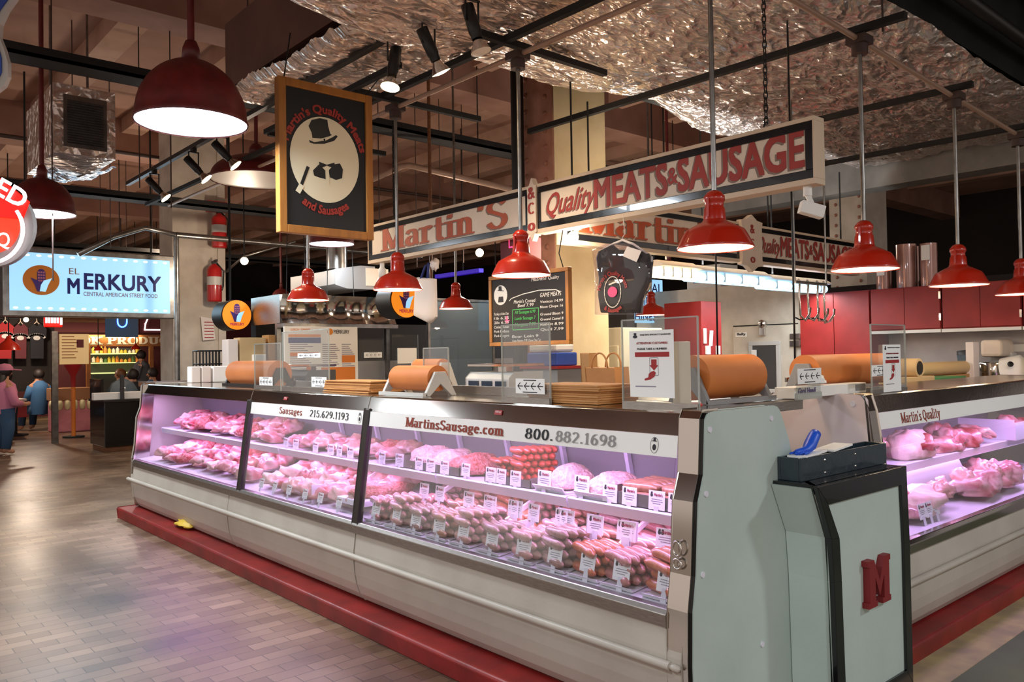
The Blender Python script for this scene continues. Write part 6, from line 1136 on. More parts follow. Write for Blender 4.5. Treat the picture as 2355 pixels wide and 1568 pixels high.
# ---------------------------------------------------------------- neighbouring stall behind the left case
def hood(): pass
HYY = 8.6
def hq(px, py): return at(px, py, 'y', HYY)
a, b = hq(645, 700), hq(905, 690)
hd = thing('steel_hood', 'shiny stainless hood panel behind the red lamps, below the name sign', 'hood', ((a.x+b.x)/2, HYY, 1.9)); zt_ = hq(800, 682).z; zb_ = hq(800, 745).z
obj('hood_panel', G().grid(lambda i, j: (a.x+(b.x-a.x)*i, HYY-.25*(j-.5)**2+.05*noise.noise((i*7, j*.5, 1))-.2*(1-j)*0, zb_+(zt_-zb_)*j), 60, 8), 'mirror_steel', hd); obj('hood_body', G().box(a.x, HYY+.02, zb_, b.x, HYY+.8, zt_), 'brushed', hd); obj('lower_trim', G().box(a.x, HYY-.1, zb_-.05, b.x, HYY+.1, zb_-.005), 'galv', hd)
obj('side_post', G().box(a.x, HYY+.1, 0, a.x+.05, HYY+.15, zb_), 'galv', hd); obj('side_post', G().box(b.x-.05, HYY+.1, 0, b.x, HYY+.15, zb_), 'galv', hd)
c1, c2 = dep(728, 660, 10.2), dep(862, 655, 10.2); zt_ = dep(780, 615, 10.2).z
ex = thing('exhaust_hood', 'pale exhaust hood with a round duct above the neighbouring stall', 'hood', ((c1.x+c2.x)/2, c1.y, c1.z)); obj('canopy', G().prism([(c1.x, c1.z), (c1.x+.15, c1.z-.04), (c2.x, c1.z-.04), (c2.x, zt_), (c1.x+.35, zt_), (c1.x, zt_-.06)], 'y', c2.y, c2.y+1.2), 'grey', ex, .005); obj('lit_panel', G().box(c1.x+.42, c2.y-.006, c1.z, c1.x+.75, c2.y-.001, zt_-.02), 'sign_cream', ex); obj('round_duct', G().cyl((c1.x+.3, c2.y+.5, zt_), (c1.x+.3, c2.y+.5, CZ-.1), .13, n=20), 'galv', ex)
for px in (672, 690, 766, 800): p = dep(px, 600, 9.9); q = dep(px+(-14 if px in (672, 766) else 14), 690, 9.9); obj('hood_cable', G().cyl((q.x, q.y, q.z), (p.x, p.y, CZ-.2), .005, n=5), 'dark', None, 0, 'thin cable holding the exhaust hood of the neighbouring stall', 'cable', 'cables of the exhaust hood', loc=q)
a, b = at(983, 690, 'y', 8.2), at(1135, 690, 'y', 8.2)
gs = thing('glass_screen', 'wide grey-blue glass counter screen right of the round corn sign', 'glass screen', ((a.x+b.x)/2, 8.2, 0)); obj('pane', G().box(a.x, 8.2, 1.0, b.x, 8.215, a.z), 'glass_grey', gs); obj('frame', G().box(a.x, 8.19, 0, a.x+.03, 8.225, a.z).box(b.x-.03, 8.19, 0, b.x, 8.225, a.z).box(a.x, 8.19, a.z, b.x, 8.225, a.z+.03).box(a.x, 8.19, .95, b.x, 8.225, 1.0), 'galv', gs)
struct('wall_stall', G().box(4.2, 9.6, 0, 9.8, 9.75, 1.95), 'dark_wall'); struct('wall_stall_lower', G().box(3.9, 8.9, 0, 7.8, 9.0, 1.45), 'backsplash')
for i, (px0, px1, pyt, m, lab) in enumerate(((826, 880, 760, 'tan', 'left olive panel'), (884, 958, 768, 'fridge_cream', 'right olive panel'))):
    a, b = at(px0, pyt, 'y', 8.5), at(px1, pyt, 'y', 8.5); obj('stall_panel', G().box(a.x, 8.5, .9, b.x, 8.53, a.z), 'glass_dim' if i == 9 else 'leaf' if 0 else m, None, .003, '%s of the neighbouring stall below the shiny hood' % lab, 'panel', loc=(a.x, 8.5, .9)) if i == 9 else None
for px0, px1, py0, py1, lab in ((838, 878, 810, 823, 'wide'), (915, 958, 800, 836, 'square')):
    a, b = at(px0, py1, 'y', 7.6), at(px1, py0, 'y', 7.6); t = thing('stall_notice', '%s white notice in a clear stand behind the paper rolls' % lab, 'notice', ((a.x+b.x)/2, 7.6, 1.0)); obj('sheet', G().box(a.x, 7.6, a.z, b.x, 7.606, b.z), 'paper', t); obj('clear_stand', G().box(a.x-.06, 7.61, .95, b.x+.03, 7.62, b.z+.15), 'acrylic', t)
    if lab == 'wide': sticker(t, px0, py0+12, px1, py0, 'y', 7.595)
cs2 = thing('stall_counter', 'steel counter of the neighbouring stall behind the left case', 'counter', (5, 7.9, 0)); obj('top', G().box(3.6, 7.45, .91, 6.6, 8.15, .95), 'brushed', cs2); obj('base', G().box(3.65, 7.5, 0, 6.55, 8.1, .91), 'grey', cs2)
vp = dep(1065, 628, 13.5); vt = thing('violet_light_panel', 'glowing violet panel far behind the left name sign', 'light panel', vp)
obj('lit_panel', G().box(*dep(1000, 640, 14), *(dep(1130, 615, 13.0)+V((0, .2, 0)))), 'violet_glow', vt); obj('hanging_rod', G().cyl(vp, V((vp.x, vp.y, CZ)), .012, n=6), 'dark', vt)
# napkin boxes, rack, cartons at the far end
LZ = 1.27
for i, (px0, px1, m, lab) in enumerate(((440, 462, 'bag_white', 'leftmost'), (464, 486, 'bag_white', 'second'), (490, 528, 'paper', 'widest and rightmost'))):
    a, b = at(px0, 870, 'y', 8.1), at(px1, 870, 'y', 8.1); obj('napkin_pack', G().box(a.x, 8.1, 1.2745 if b.x < 2.98 else 1.272, b.x, 8.22, at(480, 842, 'y', 8.1).z), m, None, .01, '%s of the white napkin packs at the far end of the left case' % lab, 'napkins', 'napkin packs at the far end', loc=(a.x, 8.15, 1.27))
led = thing('wooden_ledge', 'brown wooden ledge beyond the far end of the left case', 'ledge', (3, 9, 0)); a, b = at(345, 885, 'y', 9.0), at(540, 885, 'y', 9.0); obj('ledge_top', G().box(a.x, 8.6, 1.22, b.x, 9.4, 1.27), 'wood', led, .004); obj('ledge_base', G().box(a.x+.15, 8.75, 0, b.x-.1, 9.3, 1.22), 'fridge_cream', led)
a, b = at(460, 800, 'y', 9.1), at(520, 830, 'y', 9.1); rk = thing('wire_rack', 'black wire basket rack on the ledge by the white column', 'rack', ((a.x+b.x)/2, 9.2, 1.271)); g = G()
for z in (1.28, 1.45, 1.60): g.tube([(a.x, 9.1, z), (b.x, 9.1, z), (b.x, 9.32, z), (a.x, 9.32, z)], .008, 6, True)
for k in range(9): g.cyl((a.x+(b.x-a.x)*k/8, 9.1, 1.272), (a.x+(b.x-a.x)*k/8, 9.1, 1.6), .006, n=5); g.cyl((a.x+(b.x-a.x)*k/8, 9.32, 1.272), (a.x+(b.x-a.x)*k/8, 9.32, 1.6), .006, n=5)
obj('wires', g, 'black', rk); obj('rack_contents', G().box(a.x+.02, 9.12, 1.275, b.x-.02, 9.3, 1.43), 'dark_grey', rk)
for i, (px0, px1, pyt, m, lab) in enumerate(((525, 548, 780, 'bag_white', 'white box with a sticker beside the wire rack'), (552, 612, 776, 'tan', 'tan open bin right of the wire rack'), (618, 648, 770, 'cardboard', 'brown carton behind the far orange paper roll'), (588, 612, 815, 'paper', 'small white box with a red lid below the tan bin'))):
    a, b = at(px0, 820, 'y', 8.75-.1*(i == 3)), at(px1, 820, 'y', 8.75-.1*(i == 3)); obj(('sticker_box', 'open_bin', 'carton', 'lidded_box')[i], G().box(a.x, 8.75-.1*(i == 3), 1.271, b.x, 8.95-.1*(i == 3)-.02, at(px0, pyt, 'y', 8.75).z), m, None, .006, lab, 'box', loc=(a.x, 8.8, 1.27))
obj('stall_cover', G().box(at(552, 830, 'y', 8.6).x, 8.6, 1.2, at(660, 830, 'y', 8.6).x, 9.4, 1.27), 'wood', None, 0, 'wooden ledge under the bins behind the far orange roll', 'ledge', loc=(3.6, 9, 1.2))
# fire extinguishers on the white column
def ext(px, pyt, pyb, lab, y=11.9):
    p = at(px, pyb, 'y', y); zt_ = at(px, pyt, 'y', y).z; r = .105; h = (zt_-p.z); t = thing('fire_extinguisher', lab, 'fire extinguisher', (p.x, y-r, p.z))
    c = (p.x, y-r, p.z); obj('cylinder', G().lathe([(0, 0), (r*.95, 0), (r, .02), (r, h*.8), (r*.85, h*.87), (r*.4, h*.93), (r*.35, h*.96), (0, h*.96)], c, 24), 'extinguisher', t); obj('label', G().lathe([(r*1.005, h*.42), (r*1.012, h*.43), (r*1.012, h*.62), (r*1.005, h*.63)], c, 24), 'pale_grey', t); obj('valve', G().box(p.x-.03, y-r-.03, p.z+h*.95, p.x+.03, y-r+.03, p.z+h*1.03).box(p.x-.01, y-r-.12, p.z+h*1.0, p.x+.01, y-r, p.z+h*1.06), 'black', t)
    obj('hose', G().tube([(p.x+.03, y-r, p.z+h), (p.x+.14, y-r, p.z+h*.8), (p.x+.13, y-r, p.z+h*.4), (p.x+.1, y-r-.03, p.z+h*.3)], .012, 8), 'black', t); obj('wall_bracket', G().box(p.x-.06, y-.012, p.z+h*.3, p.x+.06, y+.072, p.z+h*.5), 'galv', t)
ext(487, 605, 695, 'red fire extinguisher hanging on the white column'); ext(498, 490, 572, 'dark red fire bell cylinder higher up on the white column', 11.85)
obj('red_sign', G().box(at(478, 460, 'y', 11.85).x, 11.85, at(478, 485, 'y', 11.85).z, at(522, 460, 'y', 11.85).x, 11.95, at(478, 460, 'y', 11.85).z), 'extinguisher', None, .004, 'small red alarm box at the top of the white column', 'alarm box', loc=(4.3, 11.9, 3.5))
a, b = at(462, 783, 'y', 11.96), at(495, 733, 'y', 11.96); nt_ = thing('wall_notice', 'pale torn paper notice on the white column', 'notice', (a.x, 11.96, a.z)); obj('sheet', G().slab([(a.x+.03, 11.962, a.z), (b.x, 11.962, a.z+.02), (b.x-.04, 11.962, b.z), (a.x, 11.962, b.z+.03)], (0, -1, 0), .004), 'bag_white', nt_); g = G()
for k in range(6): g.quad((a.x+.05, 11.957, a.z+.04+.045*k), X_, Z_, 0, 0, .14, .012, .001)
obj('writing', g, 'red', nt_)
# EL MERKURY light box
a, b = at(22, 712, 'y', 11.6), at(390, 600, 'y', 11.6); z0 = (at(22, 712, 'y', 11.6).z+at(388, 722, 'y', 11.6).z)/2; z1 = (at(22, 577, 'y', 11.6).z+at(390, 600, 'y', 11.6).z)/2
lb = thing('lightbox_sign', 'bright blue lit sign box reading EL MERKURY', 'sign', ((a.x+b.x)/2, 11.7, z0)); w, h = b.x-a.x, z1-z0; o = V((a.x, 11.6, z0))
obj('sign_case', G().box(a.x-.07, 11.605, z0-.07, b.x+.07, 11.85, z1+.07), 'galv', lb, .01); obj('lit_face', G().box(a.x, 11.598, z0, b.x, 11.606, z1), 'lightbox', lb)
for k in range(15):
    for zz in (.035, h-.035): obj('led_glow', G().disc(o+V((w*(k+.5)/15, -.003, zz)), X_, Z_, 0, 0, .028, .014, .0), 'led', lb)
def lx(px): return at(px, 650, 'y', 11.595).x
def lzz(py, px=200): return at(px, py, 'y', 11.595).z
oc = V((lx(95), 11.596, lzz(644, 95))); r_c = lx(137)-lx(95); dsc = obj('logo_disc', G().disc(oc, X_, Z_, 0, 0, r_c, r_c*.92, .002, 40), 'merk_orange', lb); corn(oc, X_, r_c*.85, lb, .004)
def mtxt(t, px0, px1, py0, py1, m, bold=.3): obj('lettering', G().text(t, V((lx(px0), 11.595, lzz(py0, px0))), X_, Z_, lzz(py1, px0)-lzz(py0, px0), lx(px1)-lx(px0), 'L', bold, .002), m, lb)
mtxt('EL', 159, 183, 630, 615, 'brown_print', 0); mtxt('M', 156, 182, 674, 638, 'merk_navy', .8); mtxt('ERKURY', 194, 369, 664, 626, 'merk_navy', .6); mtxt('CENTRAL AMERICAN STREET FOOD', 192, 362, 680, 670, 'brown_print', .1)
for x in (a.x+.2, b.x-.2): obj('hanging_rod', G().cyl((x, 11.75, z1+.06), (x, 11.75, CZ-.1), .012, n=6), 'dark', lb)
light('AREA', ((a.x+b.x)/2, 11.5, (z0+z1)/2), 14, (.6, .85, 1), w, h, ((a.x+b.x)/2, 5, 1.2))
# red neon sign and blue scalloped sign at the left edge
p = dep(-18, 520, 5.2); u = (X_*.75-Y_*.66).normalized(); n = u.cross(Z_); k = 5.2/F_
ns = thing('neon_sign', 'round red and blue neon sign cut off by the left edge', 'neon sign', p-Z_*.25)
def disc3(r0, d, nn=40): return [p+u*(r0*cos(2*pi*i/nn))+Z_*(r0*sin(2*pi*i/nn))+n*d for i in range(nn)]
obj('backing', G().slab(disc3(93*k, -.05), n, .04), 'grey', ns); obj('red_panel', G().slab([p+u*(x*k)+Z_*(y*k)-n*.008 for x, y in ((-60, 110), (20, 110), (86, 55), (70, 15), (20, 20), (-60, 30))], n, .03), 'glow_red', ns)
uu = (u*.86-Z_*.5).normalized(); vv = (Z_*.86+u*.5).normalized(); obj('neon_letters', G().text('SMOKED', p+u*(74*k)+Z_*(38*k)+n*.03, uu, vv, 42*k, 250*k, 'R', .5, .001), 'neon_white', ns)
obj('blue_tube', G().tube([p+u*(75*k*cos(R(t)))+Z_*(75*k*sin(R(t))-10*k)+n*.02 for t in range(35, -100, -8)], .012, 8), 'neon_white', ns); obj('red_field', G().slab([q-n*-.03 for q in disc3(62*k, -.05)], n, .015), 'neon_red', ns)
obj('script_letters', G().text('BBQ', p+u*(-30*k)+Z_*(-48*k)+n*.005, u, Z_, 34*k, 74*k, 'L', .1, .012), 'neon_white', ns); obj('hanging_chain', G().cyl(p+Z_*.28-n*.03, V((p.x, p.y, CZ-.1))-n*.03, .008, n=6), 'dark', ns)
p = dep(-60, 80, 4.2); k = 4.2/F_
bs_ = thing('scalloped_sign', 'blue sign with a wavy white edge at the top left corner', 'sign', p-Z_*.3); WV = [(x+60, 80-y) for x, y in ((-120, -60), (70, -60), (46, 0), (24, 30), (9, 62), (6, 90), (17, 118), (26, 150), (26, 182), (16, 204), (0, 216), (-60, 240), (-120, 250))]
obj('white_edge', G().slab([p+u*(x*k)+Z_*(y*k) for x, y in WV], n, .03), 'pale_grey', bs_); obj('blue_face', G().slab([p+u*((x-13)*k)+Z_*((y+(9 if y < 0 else 0))*k)+n*.031 for x, y in WV], n, .006), 'blue_print', bs_); obj('hanging_rod', G().cyl(p+Z_*.3, V((p.x, p.y, CZ-.1)), .01, n=6), 'dark', bs_)
# ---------------------------------------------------------------- the market hall beyond
def bb(name, px0, px1, pyt, pyb, y, d, m, lab, cat, bev=.005, group=None, kind=None):
    a, b = at(px0, (pyt+pyb)/2, 'y', y), at(px1, (pyt+pyb)/2, 'y', y); c = (px0+px1)/2; zt_, zb_ = at(c, pyt, 'y', y).z, at(c, pyb, 'y', y).z
    return obj(name, G().box(a.x, y, max(zb_, .001), b.x, y+d, zt_), m, None, bev, lab, cat, group, kind, loc=((a.x+b.x)/2, y+d/2, max(zb_, .001)))
struct('wall_market', G().box(-3, 25.6, 0, 14, 25.8, 3.4), 'maroon'); struct('wall_stall_front', G().box(1.0, 24.9, 2.6, 9, 25.5, 3.3), 'wood')
pf = thing('produce_fascia', 'wooden fascia lettered K PRODUCE over the far lit shelves', 'sign', (6, 23.9, 1.9)); a, b = at(203, 795, 'y', 24), at(440, 770, 'y', 24); obj('fascia_board', G().box(a.x, 24, at(300, 796, 'y', 24).z, b.x, 24.1, at(300, 770, 'y', 24).z), 'wood_frame2', pf); q = at(207, 791, 'y', 23.99); qe = at(402, 791, 'y', 23.99); obj('lettering', G().serif('OK PRODUCE', V((q.x-.25, 23.995, q.z)), X_, Z_, at(207, 775, 'y', 24).z-q.z, qe.x-q.x+.3, thick=.24, thin=.12), 'sign_cream', pf)
for px in (200, 345, 440): bb('wooden_post', px, px+9, 796, 960, 24.0, .12, 'wood_frame2', 'wooden post under the far produce fascia, %s' % {200: 'left one', 345: 'middle one', 440: 'right one'}[px], 'post')
shf = thing('produce_shelf', 'far lit shelves of bottles and produce under the K PRODUCE fascia', 'shelf', (6, 24.6, 0)); a, b = at(212, 850, 'y', 24.6), at(330, 850, 'y', 24.6)
obj('back_panel', G().box(a.x, 24.8, 0, b.x, 24.85, at(270, 800, 'y', 24.6).z), 'dark_grey', shf)
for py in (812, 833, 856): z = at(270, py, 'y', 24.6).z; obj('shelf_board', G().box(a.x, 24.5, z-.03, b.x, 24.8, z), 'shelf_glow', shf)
r_ = random.Random(5)
for s, py in enumerate((812, 833)):
    for k in range(12):
        px = 215+k*9.2+r_.uniform(-1, 1); q = at(px, py, 'y', 24.6); hh = r_.uniform(.09, .2); obj('bottle', G().lathe([(.045, 0), (.045, hh*.7), (.018, hh*.85), (.018, hh), (0, hh)], (q.x, 24.62, q.z+.001), 10), r_.choice(['yellow', 'sign_cream', 'leaf', 'orange', 'yellow']), None, 0, 'small bottle on the %s of the far lit produce shelves' % ('top shelf', 'second shelf')[s], 'bottle', 'bottles on the %s of the far produce shelves' % ('top', 'second')[s], loc=(q.x, 24.62, q.z))
light('AREA', (5.6, 24.0, 2.3), 60, (1, .9, .6), 3, .4, (5.6, 24.6, 1))
def tee(px0, px1, pyt, pyb, m, lab, y=21):
    c = (px0+px1)/2; w = (px1-px0)/2; P = [(c-w*.35, pyt), (c-w, pyt+12), (c-w*.95, pyt+32), (c-w*.7, pyt+30), (c-w*.68, pyb), (c+w*.68, pyb), (c+w*.7, pyt+30), (c+w*.95, pyt+32), (c+w, pyt+12), (c+w*.35, pyt), (c, pyt+6)]
    Q = [at(x, yy, 'y', y) for x, yy in P]; t = thing('display_tee', lab, 'shirt', at(c, pyb, 'y', y)); obj('tee_body', G().slab(Q, (0, -1, 0), .05), m, t, .01); o = at(c, pyt+30, 'y', y-.052); obj('tee_print', G().line(o, X_, Z_, arc(0, -.05, .16, .1, 20, 160), .05, .002).disc(o, X_, Z_, 0, -.03, .07, .05, .003), 'pale_grey', t); obj('hanger', G().tube([at(c-w*.3, pyt+2, 'y', y), at(c, pyt-5, 'y', y), at(c+w*.3, pyt+2, 'y', y)], .012, 6).cyl(at(c, pyt-5, 'y', y), at(c, pyt-12, 'y', y), .008, n=5), 'sign_cream', t)
tee(-8, 32, 740, 825, 'tee_red', 'red t-shirt hanging at the left edge of the far t-shirt display'); tee(28, 66, 744, 825, 'maroon', 'maroon t-shirt hanging in the middle of the far t-shirt display'); tee(62, 107, 744, 825, 'tee_black', 'black t-shirt hanging at the right of the far t-shirt display')
bb('display_rail', -20, 112, 731, 734, 21.1, .05, 'dark', 'dark rail over the three far t-shirts', 'rail'); bb('display_panel', -20, 125, 700, 900, 21.3, .1, 'dark_wall', None, None, 0, None, 'structure')
nn = thing('neon_sign', 'small square red neon sign below the blue lit sign box', 'neon sign', at(120, 755, 'y', 18)); a, b = at(101, 752, 'y', 18), at(144, 720, 'y', 18); obj('backing', G().box(a.x, 18, a.z, b.x, 18.05, b.z), 'glow_red', nn, .02); g = G()
for k in range(5): xx = a.x+(b.x-a.x)*(.12+.15*k); g.cyl((xx, 17.98, a.z+.08), (xx, 17.98, b.z-.06), .018, n=6)
g.cyl((b.x-.03, 17.98, a.z+.05), (b.x-.03, 17.98, b.z-.03), .02, n=6); obj('neon_tubes', g, 'neon_white', nn); obj('hanging_rod', G().cyl((a.x+.2, 18.03, b.z-.02), (a.x+.2, 18.03, CZ-.1), .01, n=5), 'dark', nn)
mn = thing('menu_board', 'tan menu board on a post beyond the far black counter', 'menu', at(170, 900, 'y', 16.8)); a, b = at(137, 838, 'y', 16.8), at(204, 768, 'y', 16.8); obj('board', G().box(a.x, 16.8, a.z, b.x, 16.84, b.z), 'menu_glow', mn, .004); obj('post', G().box(a.x-.12, 16.82, 0, a.x-.02, 16.92, b.z+.05), 'galv', mn); g = G(); o = V((a.x, 16.798, a.z)); w, h = b.x-a.x, b.z-a.z
for kk in range(8): g.quad(o, X_, Z_, w*.08, h*(.9-.1*kk), w*(.5+.06*(kk % 3)), h*(.93-.1*kk), .002)
obj('menu_lines', g, 'brown_print', mn); obj('menu_picture', G().quad(o, X_, Z_, w*.58, h*.55, w*.82, h*.82, .002), 'maroon', mn); obj('arm', G().box(a.x-.1, 16.85, a.z+.1, a.x+.05, 16.9, a.z+.2), 'galv', mn)
for i, (px0, px1, pyt, pyb, m, lab) in enumerate(((244, 318, 725, 775, 'screen', 'left'), (322, 404, 728, 766, 'maroon', 'right'))):
    t = bb('wall_screen', px0, px1, pyt, pyb, 20, .08, m, '%s hanging screen with neon shapes beyond the blue lit sign' % lab, 'screen')
    o = at((px0+px1)/2, (pyt+pyb)/2, 'y', 19.99)
    obj('neon_shape', G().line(o, X_, Z_, arc(0, .1, .1, .12, 180, 360)+[(.1, .22), (-.1, .22), (-.1, .1)] if i == 0 else arc(0, -.12, .3, .42, 180, 0)+[(-.3, -.12)], .03, .01), 'neon_blue' if i == 0 else 'neon_white', t)
    if i: obj('neon_shape', G().line(o, X_, Z_, arc(.12, -.1, .36, .5, 110, 0), .035, .012), 'neon_orange', t)
    obj('hanging_rod', G().cyl(o+V((0, .05, .2)), V((o.x, o.y+.05, CZ-.1)), .01, n=5), 'dark', t)
bb('brick_band', 125, 420, 728, 765, 25.0, .2, 'maroon', None, None, 0, None, 'structure')
# counters
pc = thing('pink_counter', 'pink market counter with a row of painted teeth on its front', 'counter', at(165, 993, 'z', 0)); q = at(165, 993, 'z', 0); yq_ = q.y; a, b = at(122, 950, 'y', yq_), at(215, 950, 'y', yq_); zt_ = at(165, 892, 'y', yq_).z
obj('counter_body', G().box(a.x, yq_, .001, b.x, yq_+.5, zt_*.72), 'pink_gum', pc, .03); obj('counter_top', G().box(a.x-.02, yq_-.02, zt_*.72, b.x, yq_+.52, zt_), 'brown_print', pc, .01); mid_x = at(150, 950, 'y', yq_).x
for kk in range(7): xx = mid_x-.25+kk*.145; obj('tooth', G().lathe([(0, 0), (.05, .03), (.065, .12), (.055, .2), (0, .23)], (xx, yq_-.01, zt_*.5), 10), 'tooth', pc)
bk = thing('black_counter', 'black counter with glossy front left of the far end of the left case', 'counter', at(260, 1040, 'z', 0)); q = at(262, 1040, 'z', 0); a, b = at(207, 960, 'y', q.y+.9), at(345, 960, 'y', q.y); zt_ = at(260, 925, 'y', q.y).z; obj('counter_body', G().box(a.x, q.y, .09, b.x, q.y+.9, zt_), 'black_gloss', bk, .01); obj('plinth', G().box(a.x+.03, q.y+.04, .001, b.x, q.y+.86, .09), 'wood', bk); obj('counter_top', G().box(a.x-.02, q.y-.03, zt_, b.x, q.y+.92, zt_+.04), 'dark_steel', bk); obj('end_wall', G().box(a.x, q.y+.2, zt_+.04, a.x+.04, q.y+.9, zt_+.38), 'black_gloss', bk); obj('post', G().box(at(278, 900, 'y', q.y).x, q.y, zt_+.04, at(286, 900, 'y', q.y).x, q.y+.05, at(280, 862, 'y', q.y).z), 'dark_grey', bk)
BKY, BKZ = q.y, zt_+.041
for i, (px, m, lab) in enumerate(((248, 'paper', 'left'), (318, 'white', 'right'))):
    q = at(px, 930, 'y', BKY+.2); obj('food_box', G().box(q.x-.25, BKY+.055, BKZ, q.x+.25, BKY+.19, BKZ+.12), m, None, .01, '%s white food box on the far black counter' % lab, 'box', loc=(q.x, BKY+.3, BKZ))
q = at(282, 905, 'y', BKY+.58); obj('glass_dome', G().lathe([(.27, 0), (.25, .12), (.17, .26), (.05, .33), (0, .33)], (q.x, BKY+.58, BKZ+.002), 20), 'glass_grey', None, 0, 'clear food dome standing on the far black counter', 'food dome', loc=(q.x, BKY+.6, BKZ))
for i, (px0, px1, pyt, m, lab) in enumerate(((20, 62, 905, 'pale_grey', 'pale table at the far left behind the girl in pink'), (265, 330, 905, 'wood', 'dark table under the far seated group'))):
    y = 19 if i == 0 else 16.0; a, b = at(px0, pyt, 'y', y), at(px1, pyt, 'y', y); t = thing('table', lab, 'table', ((a.x+b.x)/2, y+.3, 0)); obj('tabletop', G().box(a.x, y, .72, b.x, y+.7, .76), m, t, .005); obj('pedestal', G().cyl(((a.x+b.x)/2, y+.35, 0), ((a.x+b.x)/2, y+.35, .72), .05).cyl(((a.x+b.x)/2, y+.35, 0), ((a.x+b.x)/2, y+.35, .03), .25), 'dark', t)
bb('red_basket', 20, 62, 925, 960, 18.6, .4, 'red', 'red crate on the floor by the pale far table', 'crate'); bb('red_funnel', 148, 188, 832, 850, 17.8, .3, 'red', 'bright red display tray in front of the far tan menu board', 'tray') if 0 else None
fu = thing('red_parasol', 'small red cone stand before the tan menu board', 'stand', at(168, 890, 'y', 17.9)); q = at(168, 832, 'y', 17.9); obj('cone', G().lathe([(.19, 0), (.16, -.08), (.05, -.28), (.04, -.5)], q, 18), 'red', fu); obj('pole', G().cyl((q.x, q.y, 0), (q.x, q.y, q.z-.4), .04), 'orange', fu); obj('base', G().cyl((q.x, q.y, 0), (q.x, q.y, .03), .2), 'dark', fu)
for i, (px, py, rr, lab) in enumerate(((20, 805, 24, 'nearest'), (226, 806, 10, 'left'), (312, 803, 11, 'middle'), (392, 808, 9, 'right'))):
    y = 16 if i == 0 else 22; p = at(px, py, 'y', y); r = rr*y*.9/F_; t = thing('red_lamp', '%s of the small far red lamps in the market hall' % lab, 'lamp', p, 'small far red lamps'); obj('shade', G().lathe([(r, 0), (r*.8, r*.5), (r*.3, r*.9), (r*.15, r*1.3), (0, r*1.3)], p, 20), 'red_enamel', t); obj('lens', G().lathe([(r*.9, .02), (0, .01)], p, 16), 'lamp_warm', t); obj('stem', G().cyl((p.x, p.y, p.z+r*1.2), (p.x, p.y, CZ), .01, n=6), 'dark', t)
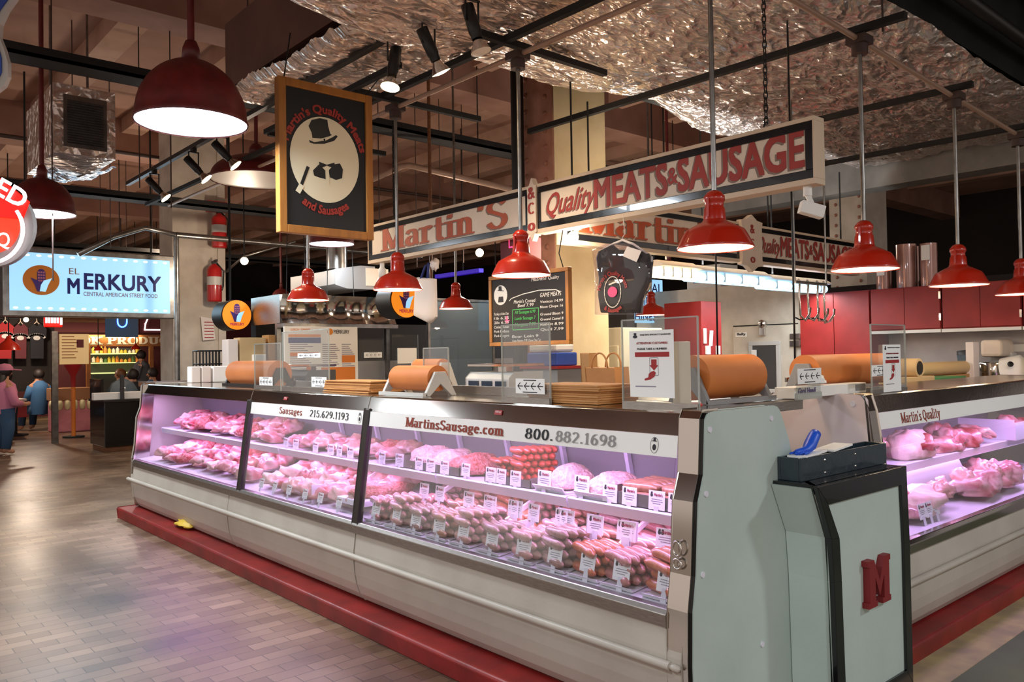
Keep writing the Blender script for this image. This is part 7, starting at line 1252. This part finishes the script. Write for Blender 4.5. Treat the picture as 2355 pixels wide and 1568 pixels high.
# ---------------------------------------------------------------- people far off in the hall
def person(x, y, h, face, lab, shirt, seated=False, cap=None, hair='hair', long_hair=False):
    'one skinned body; face = heading angle of the gaze'
    t = thing('person', lab, 'person', (x, y, 0)); fx_, fy = cos(face), sin(face); sx_, sy_ = -fy, fx_
    hip = .45 if seated else h*.52
    def P(side, fwd, z): return (x+sx_*side+fx_*fwd, y+sy_*side+fy*fwd, z)
    top = h if not seated else .45+h*.50
    sh = top-.30; ne = top-.22; hd = top-.11
    vs = [P(0, 0, hip), P(0, 0, hip+.22), P(0, .01, sh-.06), P(0, .01, ne), P(0, .02, hd), P(0, .02, top-.03)]; rr = [.15, .14, .16, .055, .095, .07]; ed = [(0, 1), (1, 2), (2, 3), (3, 4), (4, 5)]
    for s in (-1, 1):
        n = len(vs); vs += [P(.18*s, 0, sh-.05), P(.23*s, .05, sh-.30), P(.16*s, .27, sh-.34), P(.13*s, .36, sh-.32)]; rr += [.065, .05, .04, .035]; ed += [(2, n), (n, n+1), (n+1, n+2), (n+2, n+3)]
        n = len(vs)
        if seated: vs += [P(.1*s, .08, hip), P(.12*s, .42, hip+.02), P(.12*s, .44, .08), P(.12*s, .56, .05)]
        else: vs += [P(.09*s, 0, hip-.06), P(.1*s, .02, h*.28), P(.1*s, -.02, .08), P(.1*s, .12, .04)]
        rr += [.095, .07, .045, .04]; ed += [(0, n), (n, n+1), (n+1, n+2), (n+2, n+3)]
    me = bpy.data.meshes.new('body'); me.from_pydata([V(v)-V((x, y, 0)) for v in vs], ed, []); o = bpy.data.objects.new('body', me); COL.objects.link(o); o.parent = t; ORG[o.name] = V((x, y, 0)); me.materials.append(MT['skin'])
    sk = o.modifiers.new('skin', 'SKIN'); 
    for i, r in enumerate(rr): me.skin_vertices[0].data[i].radius = (r, r*.8 if i in (0, 1, 2) else r)
    me.skin_vertices[0].data[0].use_root = True; sub = o.modifiers.new('sub', 'SUBSURF'); sub.levels = sub.render_levels = 1
    # clothing shells, hair, face
    g = G(); g.lathe([(.165, hip-.08), (.19, hip+.1), (.20, sh-.12), (.17, sh), (.075, ne)], (x, y, 0), 18)
    for s in (-1, 1): g.tube([P(.17*s, 0, sh-.05), P(.24*s, .05, sh-.30), P(.2*s, .16, sh-.33)], [.085, .07, .062], 10)
    obj('shirt', g, shirt, t)
    g = G()
    for s in (-1, 1): g.tube([P(.08*s, .0, hip+.02), P(.12*s, .42, hip+.03), P(.12*s, .45, .12)] if seated else [P(.08*s, 0, hip), P(.1*s, .02, h*.28), P(.1*s, -.02, .1)], [.13, .095, .07], 10)
    obj('trousers', g, 'denim', t)
    c = V(P(0, .02, hd)); obj('hair', G().blob(c+V((-.012*fx_, -.012*fy, .03)), .112, .112, .118, 3, .1, 2).add(*(lambda q: (q.v, q.f, True))(G().tube([c+V((-.05*fx_, -.05*fy, 0)), c+V((-.09*fx_, -.09*fy, -.2)), c+V((-.08*fx_, -.08*fy, -.42))], [.09, .1, .05], 10)) if long_hair else ([], [])), hair, t)
    f = G().blob(c+V((.075*fx_, .075*fy, -.005)), .03, .03, .05, 1, .1).blob(c+V((.108*fx_, .108*fy, -.01)), .016, .016, .02, 2, .1); obj('face', f, 'skin', t)
    g = G()
    for s in (-1, 1): g.blob(V(P(.035*s, .115, hd+.012)), .011, .011, .011, 1, 0, 1, 8, 6)
    obj('eyes', g, 'dark', t)
    if cap: obj('cap', G().lathe([(.125, .04), (.12, .09), (.08, .14), (0, .155)], c, 18).obox(c+V((.14*fx_, .14*fy, .05)), (fx_*.09, fy*.09, -.01), (sx_*.08, sy_*.08, 0), (0, 0, .008)), cap, t)
    return t
def pp(px, y): return at(px, 900, 'y', y).x
person(pp(8, 15.5), 15.5, 1.45, R(20), 'girl with long dark hair, pink cap and pink clothes at the left edge', 'pink_cloth', False, 'pink_cloth', 'hair', True)
person(pp(14, 18), 18, 1.75, R(200), 'person in a black top seated at the far left edge', 'tee_black', True)
person(pp(90, 20.2), 20.2, 1.75, R(110), 'person in a blue shirt seated with back turned before the t-shirts', 'shirt_blue', True)
for i, (px, y, f, s, lab) in enumerate(((278, 18.4, 200, 'skin', 'person with light hair at the left of the far seated group'), (306, 17.2, 100, 'tee_black', 'person in a black top with back turned in the far seated group'), (326, 20.6, 150, 'grey_cloth', 'dark-haired person standing tallest in the far group'), (352, 18.6, 190, 'denim', 'person in a dark blue top at the right of the far group'))): person(pp(px, y), y, 1.72, R(f), lab, 'bag_white' if s == 'skin' else s, i != 2, None, 'wood' if i == 0 else 'hair')
